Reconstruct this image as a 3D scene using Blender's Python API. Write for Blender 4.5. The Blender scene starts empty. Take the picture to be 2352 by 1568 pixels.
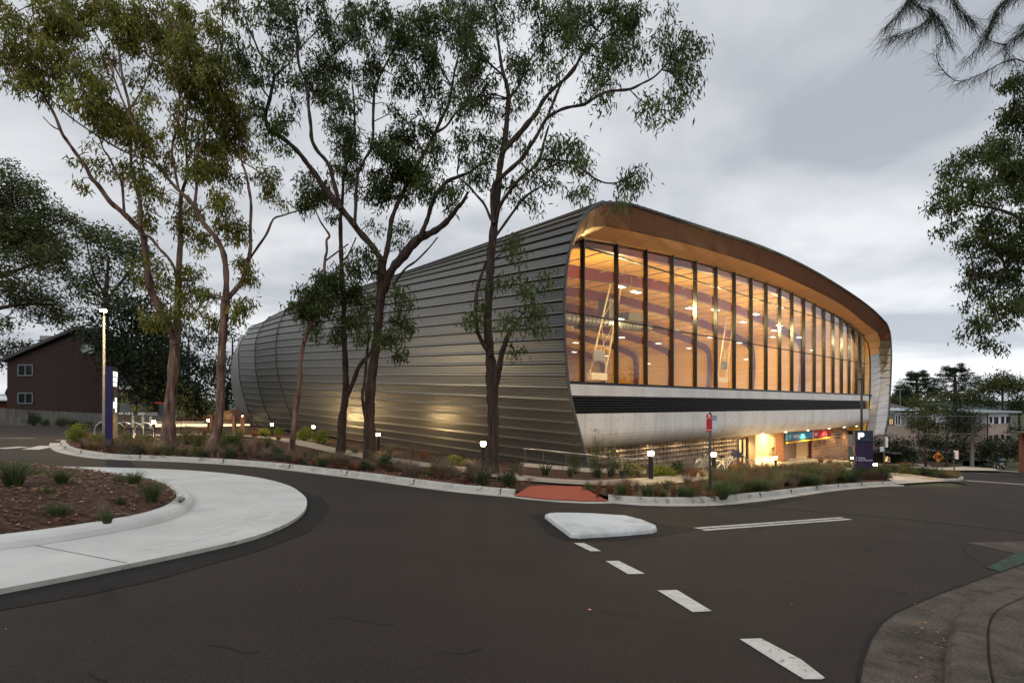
import bpy, bmesh, math, random
import numpy as np
from mathutils import Vector
random.seed(7); rng = np.random.default_rng(7)
S = bpy.context.scene
COL = S.collection

# ------------------------------------------------------------ camera
CZ = 1.5; FP = 1250.0; PW = 2352.0; HX = 1176.0; HY = 930.0
cam = bpy.data.cameras.new('Camera'); co = bpy.data.objects.new('Camera', cam); COL.objects.link(co)
co.location = (0, 0, CZ); co.rotation_euler = (math.radians(90), 0, 0)
cam.sensor_width = 36; cam.lens = 36*FP/PW; cam.shift_y = (HY-784)/PW; cam.clip_end = 6000; cam.clip_start = .05
S.camera = co
S.render.resolution_x = 1024; S.render.resolution_y = 682
S.view_settings.view_transform = 'Standard'; S.view_settings.look = 'None'
S.view_settings.exposure = 0.0; S.view_settings.gamma = 1.0

# ------------------------------------------------------------ sky (overcast dusk)
W_ = bpy.data.worlds.new('World'); S.world = W_; W_.use_nodes = True
nt = W_.node_tree; nt.nodes.clear()
def N(t, **k):
    n = nt.nodes.new(t)
    for a, b in k.items(): setattr(n, a, b)
    return n
def L(a, b): nt.links.new(a, b)
def math_(op, a, b=None, c=None, clamp=False):
    n = N('ShaderNodeMath', operation=op, use_clamp=clamp)
    for i, v in enumerate((a, b, c)):
        if v is None: continue
        if isinstance(v, (int, float)): n.inputs[i].default_value = v
        else: L(v, n.inputs[i])
    return n.outputs[0]
SUN_EL, SUN_AZ = 34, 215
geo = N('ShaderNodeTexCoord'); sep = N('ShaderNodeSeparateXYZ'); L(geo.outputs['Generated'], sep.inputs[0])
zc = math_('MAXIMUM', sep.outputs[2], 0.0)
den = math_('ADD', zc, 0.16)
cx = math_('DIVIDE', sep.outputs[0], den); cy = math_('DIVIDE', sep.outputs[1], den)
cmb = N('ShaderNodeCombineXYZ'); L(cx, cmb.inputs[0]); L(cy, cmb.inputs[1])
n1 = N('ShaderNodeTexNoise'); n1.inputs['Scale'].default_value = 1.15; n1.inputs['Detail'].default_value = 5; n1.inputs['Roughness'].default_value = .5; n1.inputs['Distortion'].default_value = .35
L(cmb.outputs[0], n1.inputs['Vector'])
mp = N('ShaderNodeMapping'); mp.inputs['Rotation'].default_value = (0, 0, .5); mp.inputs['Scale'].default_value = (.35, 1.0, 1); L(cmb.outputs[0], mp.inputs[0])
n2 = N('ShaderNodeTexNoise'); n2.inputs['Scale'].default_value = .75; n2.inputs['Detail'].default_value = 4; L(mp.outputs[0], n2.inputs['Vector'])
nn = math_('ADD', math_('MULTIPLY', n1.outputs[0], .55), math_('MULTIPLY', n2.outputs[0], .45))
cr = N('ShaderNodeValToRGB'); L(nn, cr.inputs[0])
cr.color_ramp.elements[0].position = .40; cr.color_ramp.elements[0].color = (.44, .47, .52, 1)
cr.color_ramp.elements[1].position = .60; cr.color_ramp.elements[1].color = (.94, .955, .97, 1)
# brightness: darker overhead in the north, brighter low down and towards the east
lowb = math_('POWER', math_('SUBTRACT', 1.0, zc, clamp=True), 4.0)
br = math_('ADD', .86, math_('MULTIPLY', lowb, .12))
east = math_('MULTIPLY', math_('MAXIMUM', math_('ADD', math_('MULTIPLY', sep.outputs[0], .8), math_('MULTIPLY', sep.outputs[1], .45)), 0.0), math_('POWER', math_('SUBTRACT', 1.0, zc, clamp=True), 5.0))
br2 = math_('ADD', br, math_('MULTIPLY', east, .42))
# behind the camera the cloud is thinner and brighter
back = math_('MULTIPLY', math_('MAXIMUM', math_('MULTIPLY', sep.outputs[1], -1.0), 0.0), .75)
up = math_('MULTIPLY', math_('POWER', zc, 3.0), .4)
br3 = math_('ADD', math_('ADD', br2, back), up)
vm = N('ShaderNodeVectorMath', operation='SCALE'); L(cr.outputs[0], vm.inputs[0]); L(br3, vm.inputs['Scale'])
bg1 = N('ShaderNodeBackground'); L(vm.outputs[0], bg1.inputs[0]); bg1.inputs[1].default_value = 1.22
sky = N('ShaderNodeTexSky'); sky.sky_type = 'NISHITA'; sky.sun_disc = False
sky.sun_elevation = math.radians(SUN_EL); sky.sun_rotation = math.radians(SUN_AZ)
bg2 = N('ShaderNodeBackground'); L(sky.outputs[0], bg2.inputs[0]); bg2.inputs[1].default_value = .05
mx = N('ShaderNodeMixShader'); mx.inputs[0].default_value = .1
L(bg1.outputs[0], mx.inputs[1]); L(bg2.outputs[0], mx.inputs[2])
wo = N('ShaderNodeOutputWorld'); L(mx.outputs[0], wo.inputs[0])

sl = bpy.data.lights.new('sun', 'SUN'); sl.energy = .55; sl.angle = math.radians(35); sl.color = (1, .95, .88)
so = bpy.data.objects.new('sun', sl); COL.objects.link(so)
az = math.radians(SUN_AZ); el = math.radians(SUN_EL)
dirv = Vector((math.sin(az)*math.cos(el), math.cos(az)*math.cos(el), math.sin(el)))   # towards the sun
so.rotation_euler = dirv.to_track_quat('Z', 'Y').to_euler()

# ------------------------------------------------------------ geometry helpers
OX, OY = 3.537, 24.7
TX, TY = .7373, .6757          # along the glazed front
SX, SY = -.6757, .7373         # into the building
def sm(x, a, b):
    x = np.clip((x-a)/(b-a), 0, 1); return x*x*(3-2*x)
def Gz(X, Y):
    X = np.asarray(X, float); Y = np.asarray(Y, float)
    g = np.where(Y < 34, np.maximum(Y, -12), 34+.5*(np.minimum(Y, 80)-34))
    d = .052*np.clip(X, -35, 60)+.0533*g
    t = (X-OX)*TX+(Y-OY)*TY; s = (X-OX)*SX+(Y-OY)*SY
    d = d+sm(s, -7, -3)*(.38*sm(t, 7, 13)*(1-sm(t, 27, 34))+.6*sm(t, 38, 47)*(1-sm(t, 52, 60)))*(1-sm(s, 12, 16))
    return -d
def gz(x, y): return float(Gz(x, y))
def Pd(px, py, Y): return Vector(((px-HX)/FP*Y, Y, CZ+(HY-py)/FP*Y))
def GP(px, py, off=0.0):
    u = (px-HX)/FP; v = (HY-py)/FP; Y = 1.2; f = lambda y: CZ+v*y-gz(u*y, y)-off
    while f(Y) > 0 and Y < 300: Y *= 1.03
    a, b = Y/1.03, Y
    for _ in range(30):
        m = (a+b)/2
        if f(m) > 0: a = m
        else: b = m
    return Vector((u*a, a, CZ+v*a))
def YH(px, py, h):      # depth at which a thing of height h standing on the ground has its top at this pixel
    u = (px-HX)/FP; v = (HY-py)/FP; Y = 4.0
    while CZ+v*Y-gz(u*Y, Y) > h and Y < 200: Y += .05
    return Y
def F(t, s, z): return Vector((OX+t*TX+s*SX, OY+t*TY+s*SY, z))
def fac(px, py, s):
    u = (px-HX)/FP; x0 = OX+s*SX; y0 = OY+s*SY
    t = (u*y0-x0)/(TX-u*TY); Y = y0+t*TY
    return t, CZ+(HY-py)/FP*Y
def catmull(P, step=.4):
    P = [Vector(p) for p in P]; out = []
    for i in range(len(P)-1):
        a = P[max(i-1, 0)]; b = P[i]; c = P[i+1]; d = P[min(i+2, len(P)-1)]
        n = max(1, int((c-b).length/step))
        for k in range(n):
            t = k/n
            out.append(.5*((2*b)+(c-a)*t+(2*a-5*b+4*c-d)*t*t+(3*b-a-3*c+d)*t**3))
    out.append(P[-1]); return out
def link(name, me, m=None, parent=None, loc=None):
    o = bpy.data.objects.new(name, me); COL.objects.link(o)
    if m is not None: me.materials.append(m)
    if parent is not None: o.parent = parent
    if loc is not None: o.location = loc
    return o
def tag(o, label=None, cat=None, group=None, kind=None):
    if label: o['label'] = label
    if cat: o['category'] = cat
    if group: o['group'] = group
    if kind: o['kind'] = kind
    return o
def empty(name, loc, label=None, cat=None, group=None, rz=0):
    o = bpy.data.objects.new(name, None); COL.objects.link(o); o.location = loc; o.rotation_euler = (0, 0, rz)
    o.empty_display_size = .2
    return tag(o, label, cat, group)
def struct(o): o['kind'] = 'structure'; return o
class MB:
    def __init__(s): s.v = []; s.f = []; s.off = Vector((0, 0, 0))
    def add(s, vs, fs):
        b = len(s.v); s.v += [tuple(v) for v in vs]; s.f += [tuple(i+b for i in f) for f in fs]; return s
    def box(s, c, d, rz=0, axes=None):
        x, y, z = d[0]/2, d[1]/2, d[2]/2; ca, sa = math.cos(rz), math.sin(rz); vs = []
        for i in (-1, 1):
            for j in (-1, 1):
                for k in (-1, 1):
                    if axes: p = Vector(c)+axes[0]*i*x+axes[1]*j*y+axes[2]*k*z
                    else: p = Vector((c[0]+i*x*ca-j*y*sa, c[1]+i*x*sa+j*y*ca, c[2]+k*z))
                    vs.append(p)
        return s.add(vs, [(0, 1, 3, 2), (4, 6, 7, 5), (0, 4, 5, 1), (2, 3, 7, 6), (0, 2, 6, 4), (1, 5, 7, 3)])
    def fbox(s, t0, t1, s0, s1, z0, z1):   # box in facade coordinates
        vs = [F(t, q, z) for t in (t0, t1) for q in (s0, s1) for z in (z0, z1)]
        return s.add(vs, [(0, 1, 3, 2), (4, 6, 7, 5), (0, 4, 5, 1), (2, 3, 7, 6), (0, 2, 6, 4), (1, 5, 7, 3)])
    def quad(s, a, b, c, d): return s.add([a, b, c, d], [(0, 1, 2, 3)])
    def tube(s, P, R, n=8, cap=True, jit=0):
        P = [Vector(p) for p in P]
        if not hasattr(R, '__len__'): R = [R]*len(P)
        base = len(s.v); up = None
        for i, p in enumerate(P):
            d = (P[min(i+1, len(P)-1)]-P[max(i-1, 0)]).normalized()
            if up is None:
                up = Vector((0, 0, 1)) if abs(d.z) < .9 else Vector((0, 1, 0))
            a = d.cross(up)
            if a.length < 1e-4: a = d.orthogonal()
            a.normalize(); b = a.cross(d); up = b
            for k in range(n):
                an = 2*math.pi*k/n; r = R[i]*(1+jit*(random.random()-.5))
                s.v.append(tuple(p+a*math.cos(an)*r+b*math.sin(an)*r))
        for i in range(len(P)-1):
            for k in range(n):
                q = (k+1) % n; s.f.append((base+i*n+k, base+i*n+q, base+(i+1)*n+q, base+(i+1)*n+k))
        if cap:
            s.f.append(tuple(base+k for k in range(n))); s.f.append(tuple(base+(len(P)-1)*n+k for k in reversed(range(n))))
        return s
    def lathe(s, c, prof, n=20):
        c = Vector(c); base = len(s.v)
        for r, z in prof:
            for k in range(n):
                a = 2*math.pi*k/n; s.v.append((c.x+r*math.cos(a), c.y+r*math.sin(a), c.z+z))
        for i in range(len(prof)-1):
            for k in range(n):
                q = (k+1) % n; s.f.append((base+i*n+k, base+i*n+q, base+(i+1)*n+q, base+(i+1)*n+k))
        s.f.append(tuple(base+k for k in reversed(range(n)))); s.f.append(tuple(base+(len(prof)-1)*n+k for k in range(n)))
        return s
    def build(s, name, m=None, parent=None, smooth=False, loc=None, wn=True):
        me = bpy.data.meshes.new(name); inv = Vector((0, 0, 0))
        if parent is not None:
            q = parent
            while q is not None: inv = inv+q.location if q.rotation_euler.z == 0 else inv; q = q.parent
        if wn: vs = [(v[0]-inv.x, v[1]-inv.y, v[2]-inv.z) for v in s.v]
        else: vs = s.v
        me.from_pydata(vs, [], s.f); me.update()
        if smooth: me.polygons.foreach_set('use_smooth', [True]*len(me.polygons))
        return link(name, me, m, parent, loc)
def own(o):   # top-level mesh in world coords: move origin to its base centre
    me = o.data; n = len(me.vertices); a = np.empty(n*3, 'f'); me.vertices.foreach_get('co', a); a = a.reshape(-1, 3)
    c = Vector(((a[:, 0].min()+a[:, 0].max())/2, (a[:, 1].min()+a[:, 1].max())/2, a[:, 2].min()))
    a -= np.array(c); me.vertices.foreach_set('co', a.ravel()); o.location = c; me.update(); return o

# ------------------------------------------------------------ materials
def mat(name, c, rough=.6, metal=0.0, var=.12, scale=3.0, bump=0.0, bscale=40.0, c2=None, stretch=None, spec=None, detail=4, em=None, ems=0, speck=0, dirt=None, trans=0):
    m = bpy.data.materials.new(name); m.use_nodes = True; t = m.node_tree; b = t.nodes['Principled BSDF']
    nd = t.nodes.new; lk = t.links.new
    b.inputs['Roughness'].default_value = rough; b.inputs['Metallic'].default_value = metal
    spec = spec if spec is not None else (.15 if rough > .65 else .35); b.inputs['Specular IOR Level'].default_value = spec
    g = nd('ShaderNodeNewGeometry'); vec = g.outputs['Position']
    if stretch:
        mpn = nd('ShaderNodeMapping'); mpn.inputs['Scale'].default_value = stretch; lk(vec, mpn.inputs[0]); vec = mpn.outputs[0]
    n = nd('ShaderNodeTexNoise'); n.inputs['Scale'].default_value = scale; n.inputs['Detail'].default_value = detail; n.inputs['Roughness'].default_value = .6; lk(vec, n.inputs['Vector'])
    r = nd('ShaderNodeValToRGB'); lk(n.outputs[0], r.inputs[0])
    r.color_ramp.elements[0].position = .32; r.color_ramp.elements[1].position = .68
    c2 = c2 or tuple(min(1, x*(1+var)) for x in c); c1 = tuple(x*(1-var) for x in c)
    r.color_ramp.elements[0].color = (*c1, 1); r.color_ramp.elements[1].color = (*c2, 1)
    out = r.outputs[0]
    if speck:
        n3 = nd('ShaderNodeTexNoise'); n3.inputs['Scale'].default_value = 62; n3.inputs['Detail'].default_value = 5; n3.inputs['Roughness'].default_value = .75; lk(g.outputs['Position'], n3.inputs['Vector'])
        r3 = nd('ShaderNodeValToRGB'); lk(n3.outputs[0], r3.inputs[0]); r3.color_ramp.elements[0].position = .3; r3.color_ramp.elements[1].position = .75
        a, z = 1-speck, 1+speck*2.2
        r3.color_ramp.elements[0].color = (a, a, a, 1); r3.color_ramp.elements[1].color = (z, z, z, 1)
        mm = nd('ShaderNodeMix'); mm.data_type = 'RGBA'; mm.blend_type = 'MULTIPLY'; mm.inputs[0].default_value = 1; lk(out, mm.inputs[6]); lk(r3.outputs[0], mm.inputs[7]); out = mm.outputs[2]
    if dirt:
        n4 = nd('ShaderNodeTexNoise'); n4.inputs['Scale'].default_value = dirt[1]; n4.inputs['Detail'].default_value = 6; n4.inputs['Roughness'].default_value = .7; lk(vec, n4.inputs['Vector'])
        r4 = nd('ShaderNodeValToRGB'); lk(n4.outputs[0], r4.inputs[0]); r4.color_ramp.elements[0].position = dirt[2]; r4.color_ramp.elements[1].position = dirt[2]+.12
        r4.color_ramp.elements[0].color = (0, 0, 0, 1); r4.color_ramp.elements[1].color = (1, 1, 1, 1)
        mm = nd('ShaderNodeMix'); mm.data_type = 'RGBA'; lk(r4.outputs[0], mm.inputs[0]); lk(out, mm.inputs[6]); mm.inputs[7].default_value = (*dirt[0], 1); out = mm.outputs[2]
    lk(out, b.inputs['Base Color'])
    if bump:
        n2 = nd('ShaderNodeTexNoise'); n2.inputs['Scale'].default_value = bscale; n2.inputs['Detail'].default_value = 3; lk(vec, n2.inputs['Vector'])
        bp = nd('ShaderNodeBump'); bp.inputs['Strength'].default_value = bump; bp.inputs['Distance'].default_value = .02; lk(n2.outputs[0], bp.inputs['Height']); lk(bp.outputs[0], b.inputs['Normal'])
    if em: b.inputs['Emission Color'].default_value = (*em, 1); b.inputs['Emission Strength'].default_value = ems
    return m
def emis(name, c, st):
    m = bpy.data.materials.new(name); m.use_nodes = True; t = m.node_tree; t.nodes.clear()
    e = t.nodes.new('ShaderNodeEmission'); e.inputs[0].default_value = (*c, 1); e.inputs[1].default_value = st
    o = t.nodes.new('ShaderNodeOutputMaterial'); t.links.new(e.outputs[0], o.inputs[0]); return m
def lens(name, c, st):   # glowing diffuser that also lets the lamp inside it shine through
    m = emis(name, c, st); t = m.node_tree; e = t.nodes['Emission']; o = t.nodes['Material Output']
    tr = t.nodes.new('ShaderNodeBsdfTransparent'); a = t.nodes.new('ShaderNodeAddShader')
    t.links.new(e.outputs[0], a.inputs[0]); t.links.new(tr.outputs[0], a.inputs[1]); t.links.new(a.outputs[0], o.inputs[0]); return m
def leafmat(name, c, tr=.25):
    m = bpy.data.materials.new(name); m.use_nodes = True; t = m.node_tree; b = t.nodes['Principled BSDF']; o = t.nodes['Material Output']
    at = t.nodes.new('ShaderNodeAttribute'); at.attribute_name = 'tint'
    mm = t.nodes.new('ShaderNodeMix'); mm.data_type = 'RGBA'; mm.blend_type = 'MULTIPLY'; mm.inputs[0].default_value = 1
    mm.inputs[6].default_value = (*c, 1); t.links.new(at.outputs['Color'], mm.inputs[7]); t.links.new(mm.outputs[2], b.inputs['Base Color'])
    b.inputs['Roughness'].default_value = .6; b.inputs['Specular IOR Level'].default_value = .15
    tl = t.nodes.new('ShaderNodeBsdfTranslucent'); t.links.new(mm.outputs[2], tl.inputs[0])
    ms = t.nodes.new('ShaderNodeMixShader'); ms.inputs[0].default_value = tr
    t.links.new(b.outputs[0], ms.inputs[1]); t.links.new(tl.outputs[0], ms.inputs[2]); t.links.new(ms.outputs[0], o.inputs[0]); return m
M = {}
M['asphalt'] = mat('asphalt', (.024, .0185, .016), .82, var=.16, scale=.35, bump=.6, bscale=70, speck=.5, detail=10, dirt=((.033, .026, .023), .22, .50))
M['asphalt_dark'] = mat('asphalt patch', (.013, .012, .012), .85, var=.15, scale=1.2, bump=.3, bscale=90, speck=.2)
M['conc'] = mat('kerb concrete', (.37, .355, .32), .8, var=.16, scale=2.5, bump=.15, bscale=60, dirt=((.16, .15, .125), 3.0, .55))
M['apron'] = mat('apron concrete', (.47, .47, .45), .8, var=.10, scale=1.2, bump=.2, bscale=50, dirt=((.43, .42, .395), .45, .52))
M['oldconc'] = mat('old concrete', (.066, .054, .045), .92, var=.35, scale=3, bump=.8, bscale=60, speck=.6, dirt=((.035, .030, .026), 2.2, .56))
M['gutter'] = mat('gutter concrete', (.40, .375, .33), .8, var=.16, scale=2, bump=.1, bscale=50)
M['paint'] = mat('white road paint', (.50, .48, .44), .75, var=.12, scale=6, bump=.3, bscale=80, dirt=((.12, .105, .095), 16, .55))
M['island'] = mat('painted island', (.50, .515, .52), .8, var=.08, scale=1.5, bump=.4, bscale=50, speck=.12, dirt=((.40, .40, .39), 1.3, .52))
M['mulch'] = mat('bark mulch', (.030, .017, .012), .95, var=.5, scale=12, bump=1, bscale=60, c2=(.115, .062, .042), detail=8)
M['gravel'] = mat('gravel path', (.24, .21, .17), .9, var=.2, scale=6, bump=.6, bscale=90, speck=.4)
M['red'] = mat('red ramp coating', (.28, .066, .038), .85, var=.15, scale=4, bump=.5, bscale=70, speck=.35, dirt=((.16, .055, .035), 4, .58))
M['soil'] = mat('soil', (.05, .045, .03), .95, var=.3, scale=.6, bump=.5, bscale=20, c2=(.07, .075, .035))
M['green'] = mat('green road paint', (.035, .075, .055), .85, var=.3, scale=8, dirt=((.035, .03, .027), 6, .46))
M['court'] = mat('forecourt concrete', (.46, .40, .32), .8, var=.1, scale=1.5, bump=.1, bscale=50)
# ------------------------------------------------------------ ground
def drape(name, xy, off, m, cell=2.0, zf=None, nosub=False):
    from mathutils.geometry import delaunay_2d_cdt
    cv, _, cf, _, _, _ = delaunay_2d_cdt([Vector((p[0], p[1])) for p in xy], [], [list(range(len(xy)))], 1, 1e-4)
    bm = bmesh.new(); vs = [bm.verts.new((p[0], p[1], 0)) for p in cv]
    for f in cf: bm.faces.new([vs[i] for i in f])
    xs = [p[0] for p in xy]; ys = [p[1] for p in xy]
    cuts = []
    if not nosub:
        for a, lo, hi in ((0, min(xs), max(xs)), (1, min(ys), max(ys))):
            k = math.ceil(lo/cell)
            while k*cell < hi: cuts.append((a, k*cell)); k += 1
    for c in (34.0, 80.0): cuts.append((1, c))
    cuts.append((0, -35.0))
    for a, c in cuts:
        bmesh.ops.bisect_plane(bm, geom=bm.verts[:]+bm.edges[:]+bm.faces[:], plane_co=(c if a == 0 else 0, c if a else 0, 0), plane_no=(1, 0, 0) if a == 0 else (0, 1, 0))
    for v in bm.verts:
        v.co.z = gz(v.co.x, v.co.y)+off+(zf(v.co.x, v.co.y) if zf else 0)
    bmesh.ops.recalc_face_normals(bm, faces=bm.faces[:])
    for f in bm.faces:
        if f.normal.z < 0: f.normal_flip()
    me = bpy.data.meshes.new(name); bm.to_mesh(me); bm.free()
    return link(name, me, m)
def pxy(L_, off=0): return [GP(x, y, off)[:2] for x, y in L_]
def smooth_px(L_, step=.3, closed=False):
    P = [GP(x, y) for x, y in L_]
    return [(p.x, p.y) for p in catmull([Vector((p.x, p.y, 0)) for p in P], step)]

# base terrain: one sheet to the horizon
xs = sorted(set([-1500, -600, -300, -150, -100, -80, -60, -50, -40, -35]+list(range(-30, 70, 2))+[70, 80, 100, 150, 300, 600, 1500]))
ys = sorted(set([-300, -100, -50, -20, -12, -6]+list(range(0, 84, 2))+[90, 110, 140, 200, 300, 500, 900, 2500]))
tb = MB(); nx = len(xs)
tb.v = [(x, y, gz(x, y)-.06) for y in ys for x in xs]
tb.f = [(j*nx+i, j*nx+i+1, (j+1)*nx+i+1, (j+1)*nx+i) for j in range(len(ys)-1) for i in range(nx-1)]
struct(tb.build('ground', M['soil']))

# asphalt over the whole junction
road = [(-150, -12), (140, -12), (140, 47.5), (64, 47.5), (50, 41.5), (33, 38), (22, 27), (6, 20), (-8, 27), (-22, 33), (-24, 47), (-34, 53), (-150, 53)]
struct(drape('road', road, 0.0, M['asphalt'], cell=4))
# road to the east, beyond the island
struct(drape('side_road', pxy([(1990, 1093), (2150, 1078), (2352, 1083), (2600, 1092), (2700, 1140), (2352, 1140), (2200, 1108)]), .004, M['asphalt'], cell=4))

K1 = [(138, 1018), (140, 1026), (155, 1036), (193, 1045), (258, 1053), (387, 1058), (490, 1063), (606, 1071), (700, 1081), (775, 1090), (866, 1101), (950, 1113), (1042, 1125), (1110, 1132), (1180, 1138)]
K2 = [(1397, 1151), (1467, 1156), (1526, 1157.6), (1585, 1157), (1643, 1154.5), (1736, 1145), (1819, 1134.5), (1900, 1124), (1980, 1117), (2057, 1112.5)]
KM = [(1180, 1138), (1230, 1144), (1290, 1149), (1340, 1151), (1397, 1151)]
def sweep(path, sec, name, m, kind=True):   # path: list of (x,y); sec: (offset to the left of travel, z)
    mb = MB(); n = len(sec)
    for i, p in enumerate(path):
        a = path[max(i-1, 0)]; b = path[min(i+1, len(path)-1)]
        d = Vector((b[0]-a[0], b[1]-a[1])).normalized(); nn_ = Vector((-d.y, d.x))
        z0 = gz(p[0], p[1])
        for o, z in sec:
            x, y = p[0]+nn_.x*o, p[1]+nn_.y*o; mb.v.append((x, y, gz(x, y)+z))
    for i in range(len(path)-1):
        for k in range(n-1):
            mb.f.append((i*n+k, (i+1)*n+k, (i+1)*n+k+1, i*n+k+1))
    mb.f.append(tuple(range(n))); mb.f.append(tuple(reversed([(len(path)-1)*n+k for k in range(n)])))
    o = mb.build(name, m)
    return struct(o) if kind else o
kerbsec = [(-.0, -.05), (0, .02), (.025, .12), (.05, .142), (.085, .15), (.2, .15), (.2, -.05)]
gutsec = [(-.36, -.05), (-.36, .012), (-.02, .014), (0.0, .02), (0.0, -.05)]
def joints(P, step, name):
    mb = MB(); acc = 0
    for i in range(1, len(P)-1):
        acc += math.dist(P[i], P[i-1])
        if acc > step:
            acc = 0; d = Vector((P[i+1][0]-P[i][0], P[i+1][1]-P[i][1])).normalized(); q = Vector((-d.y, d.x))
            for o0, o1, z0, z1 in ((-.36, -.0, .0, .0175), (-.003, .204, .0, .153)):
                c = Vector((P[i][0], P[i][1]))+q*((o0+o1)/2); z = gz(c.x, c.y)
                mb.box((c.x, c.y, z+(z0+z1)/2), (.014, abs(o1-o0), z1-z0), rz=math.atan2(d.y, d.x))
    return struct(mb.build(name, M['asphalt_dark']))
k1 = smooth_px(K1, .35); k2 = smooth_px(K2, .35); km = smooth_px(KM, .35)
sweep(k1, kerbsec, 'kerb', M['conc']); sweep(k2, kerbsec, 'kerb', M['conc'])
allk = k1+km[1:]+k2[1:]
sweep(allk, gutsec, 'gutter', M['gutter'])
joints(k1, 2.6, 'kerb_joints'); joints(k2, 2.6, 'kerb_joints')
# raised verge around the building: mulch
dist = lambda P, q: Vector(P)+Vector(q)
inner = []
for i, p in enumerate(allk):
    a = allk[max(i-1, 0)]; b = allk[min(i+1, len(allk)-1)]; d = Vector((b[0]-a[0], b[1]-a[1])).normalized()
    inner.append((p[0]-d.y*.19, p[1]+d.x*.19))
back = [GP(x, y, .1)[:2] for x, y in [(2040, 1100), (2010, 1092), (1990, 1087)]]
far = [(50, 62), (30, 75), (-20, 95), (-34, 88)]
lft = pxy([(560, 975), (470, 978), (400, 981), (352, 992), (330, 1000), (240, 1004), (160, 1012)])
i0 = len(k1)-1; i1 = len(k1)-1+len(km)-1
verge = inner[:i0+1]+pxy([(1182, 1129), (1218, 1117.5), (1331, 1117.5), (1396, 1142)], .1)+inner[i1:]+back+far+lft
struct(drape('garden_bed', verge, .10, M['mulch'], cell=2, zf=lambda x, y: .03*math.sin(x*1.7)*math.sin(y*1.3)))
# gravel path between bed and wall
pathc = [(350, 1001), (430, 998), (520, 999), (620, 1006), (690, 1017), (796, 1040), (936, 1063), (1060, 1079), (1218, 1101), (1342, 1109), (1395, 1111), (1460, 1108), (1549, 1101), (1610, 1094), (1660, 1088)]
pc = catmull([Vector((p.x, p.y, 0)) for p in (GP(x, y, .12) for x, y in pathc)], .6)
def ribbon(P, w, off, name, m):
    mb = MB()
    for i, p in enumerate(P):
        d = (P[min(i+1, len(P)-1)]-P[max(i-1, 0)]).normalized(); q = Vector((-d.y, d.x, 0))
        for k in (-1, -.33, .33, 1):
            a = p+q*w/2*k; mb.v.append((a.x, a.y, gz(a.x, a.y)+off))
    for i in range(len(P)-1):
        for k in range(3): mb.f.append((i*4+k, (i+1)*4+k, (i+1)*4+k+1, i*4+k+1))
    return struct(mb.build(name, m))
ribbon(pc, 1.7, .15, 'gravel_path', M['gravel'])
# forecourt slab under the overhang, lit by the car park lamps
fc = [F(t, s, 0)[:2] for t, s in [(19.5, -1.5), (23, -3.4), (30, -5.2), (37, -7.5), (44, -9.5), (49, -9), (47, -2), (38.5, 1.5), (38.5, 10), (20, 10), (20, 1.0)]]
struct(drape('forecourt', fc, .17, M['court'], cell=1.5))
dr = pxy([(2060, 1112.3), (2140, 1107), (2190, 1105), (2150, 1098), (2080, 1089), (2030, 1086), (1996, 1085), (2010, 1092), (2040, 1100)], .0)
struct(drape('driveway', dr, .03, M['gutter'], cell=2))
# red coated kerb ramp
rp = [GP(1180, 1137, .035), GP(1216, 1116, .13), GP(1246, 1114.5, .13), GP(1333, 1116, .13), GP(1397, 1149, .035), GP(1340, 1150, .03), GP(1260, 1146, .03)]
mb = MB(); mb.v = [tuple(p) for p in rp]; mb.f = [(0, 1, 2), (0, 2, 6), (6, 2, 3), (6, 3, 5), (5, 3, 4)]
struct(mb.build('kerb_ramp', M['red']))
# concrete cheeks either side of the ramp
for pts in ([(1180, 1137), (1178, 1128), (1218, 1116)], [(1397, 1150), (1399, 1140), (1333, 1117)]): pass

# roundabout: apron, island kerb and planted mound
ap = [(-900, 1100), (-400, 1082), (-100, 1076), (89, 1074.6), (213, 1076.4), (356, 1080), (480, 1087), (587, 1099.5), (658, 1117.3), (693.7, 1138.7), (705, 1156.5), (697, 1181), (658, 1209.8), (583, 1240), (476.7, 1266.7), (291.7, 1306.6), (140, 1338), (0, 1365.6), (-250, 1420), (-700, 1480)]
apx = smooth_px(ap, .25)
po = [(-700, 1540), (-250, 1450), (0, 1402), (199, 1366.6), (356, 1333), (460, 1303), (590.6, 1267), (711.6, 1220.8), (761, 1167.4), (740, 1142.5), (676, 1122)]
struct(drape('road_patch', pxy(po)+pxy([(650, 1118), (690, 1142), (698, 1160), (690, 1180), (650, 1206), (583, 1236), (476, 1262), (291, 1302), (0, 1360), (-250, 1412), (-700, 1470)]), .004, M['asphalt_dark'], nosub=True))
struct(drape('roundabout_apron', apx, .05, M['apron'], cell=3))
sweep(apx, [(0, .0), (0, .05)], 'apron_edge', M['conc'])
ik = [(-900, 1090), (-100, 1078), (70, 1082), (190, 1091), (300, 1102), (377, 1112), (409, 1121), (438, 1138), (447.5, 1154.7), (427, 1178), (373.5, 1199), (302, 1215), (178, 1238), (57, 1256), (0, 1262.4), (-300, 1300), (-900, 1340)]
ikx = [(p.x, p.y) for p in catmull([Vector((q.x, q.y, 0)) for q in (GP(x, y, .05) for x, y in ik)], .25)]
sweep([q for q in ikx], [(0, .04), (0, .06), (-.035, .12), (-.09, .155), (-.27, .165), (-.27, .0)], 'island_kerb', M['apron'])
inn = []
for i, p in enumerate(ikx):
    a = ikx[max(i-1, 0)]; b = ikx[min(i+1, len(ikx)-1)]; d = Vector((b[0]-a[0], b[1]-a[1])).normalized(); inn.append((p[0]+d.y*.26, p[1]-d.x*.26))
def mound(x, y):
    d = min(math.dist((x, y), q) for q in inn); return .36*(1-math.exp(-d/1.1))+.02*math.sin(x*5)*math.sin(y*4.3)*min(1, d*3)
MOUND = drape('planted_mound', inn, .14, M['mulch'], cell=.45, zf=mound); struct(MOUND)
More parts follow.
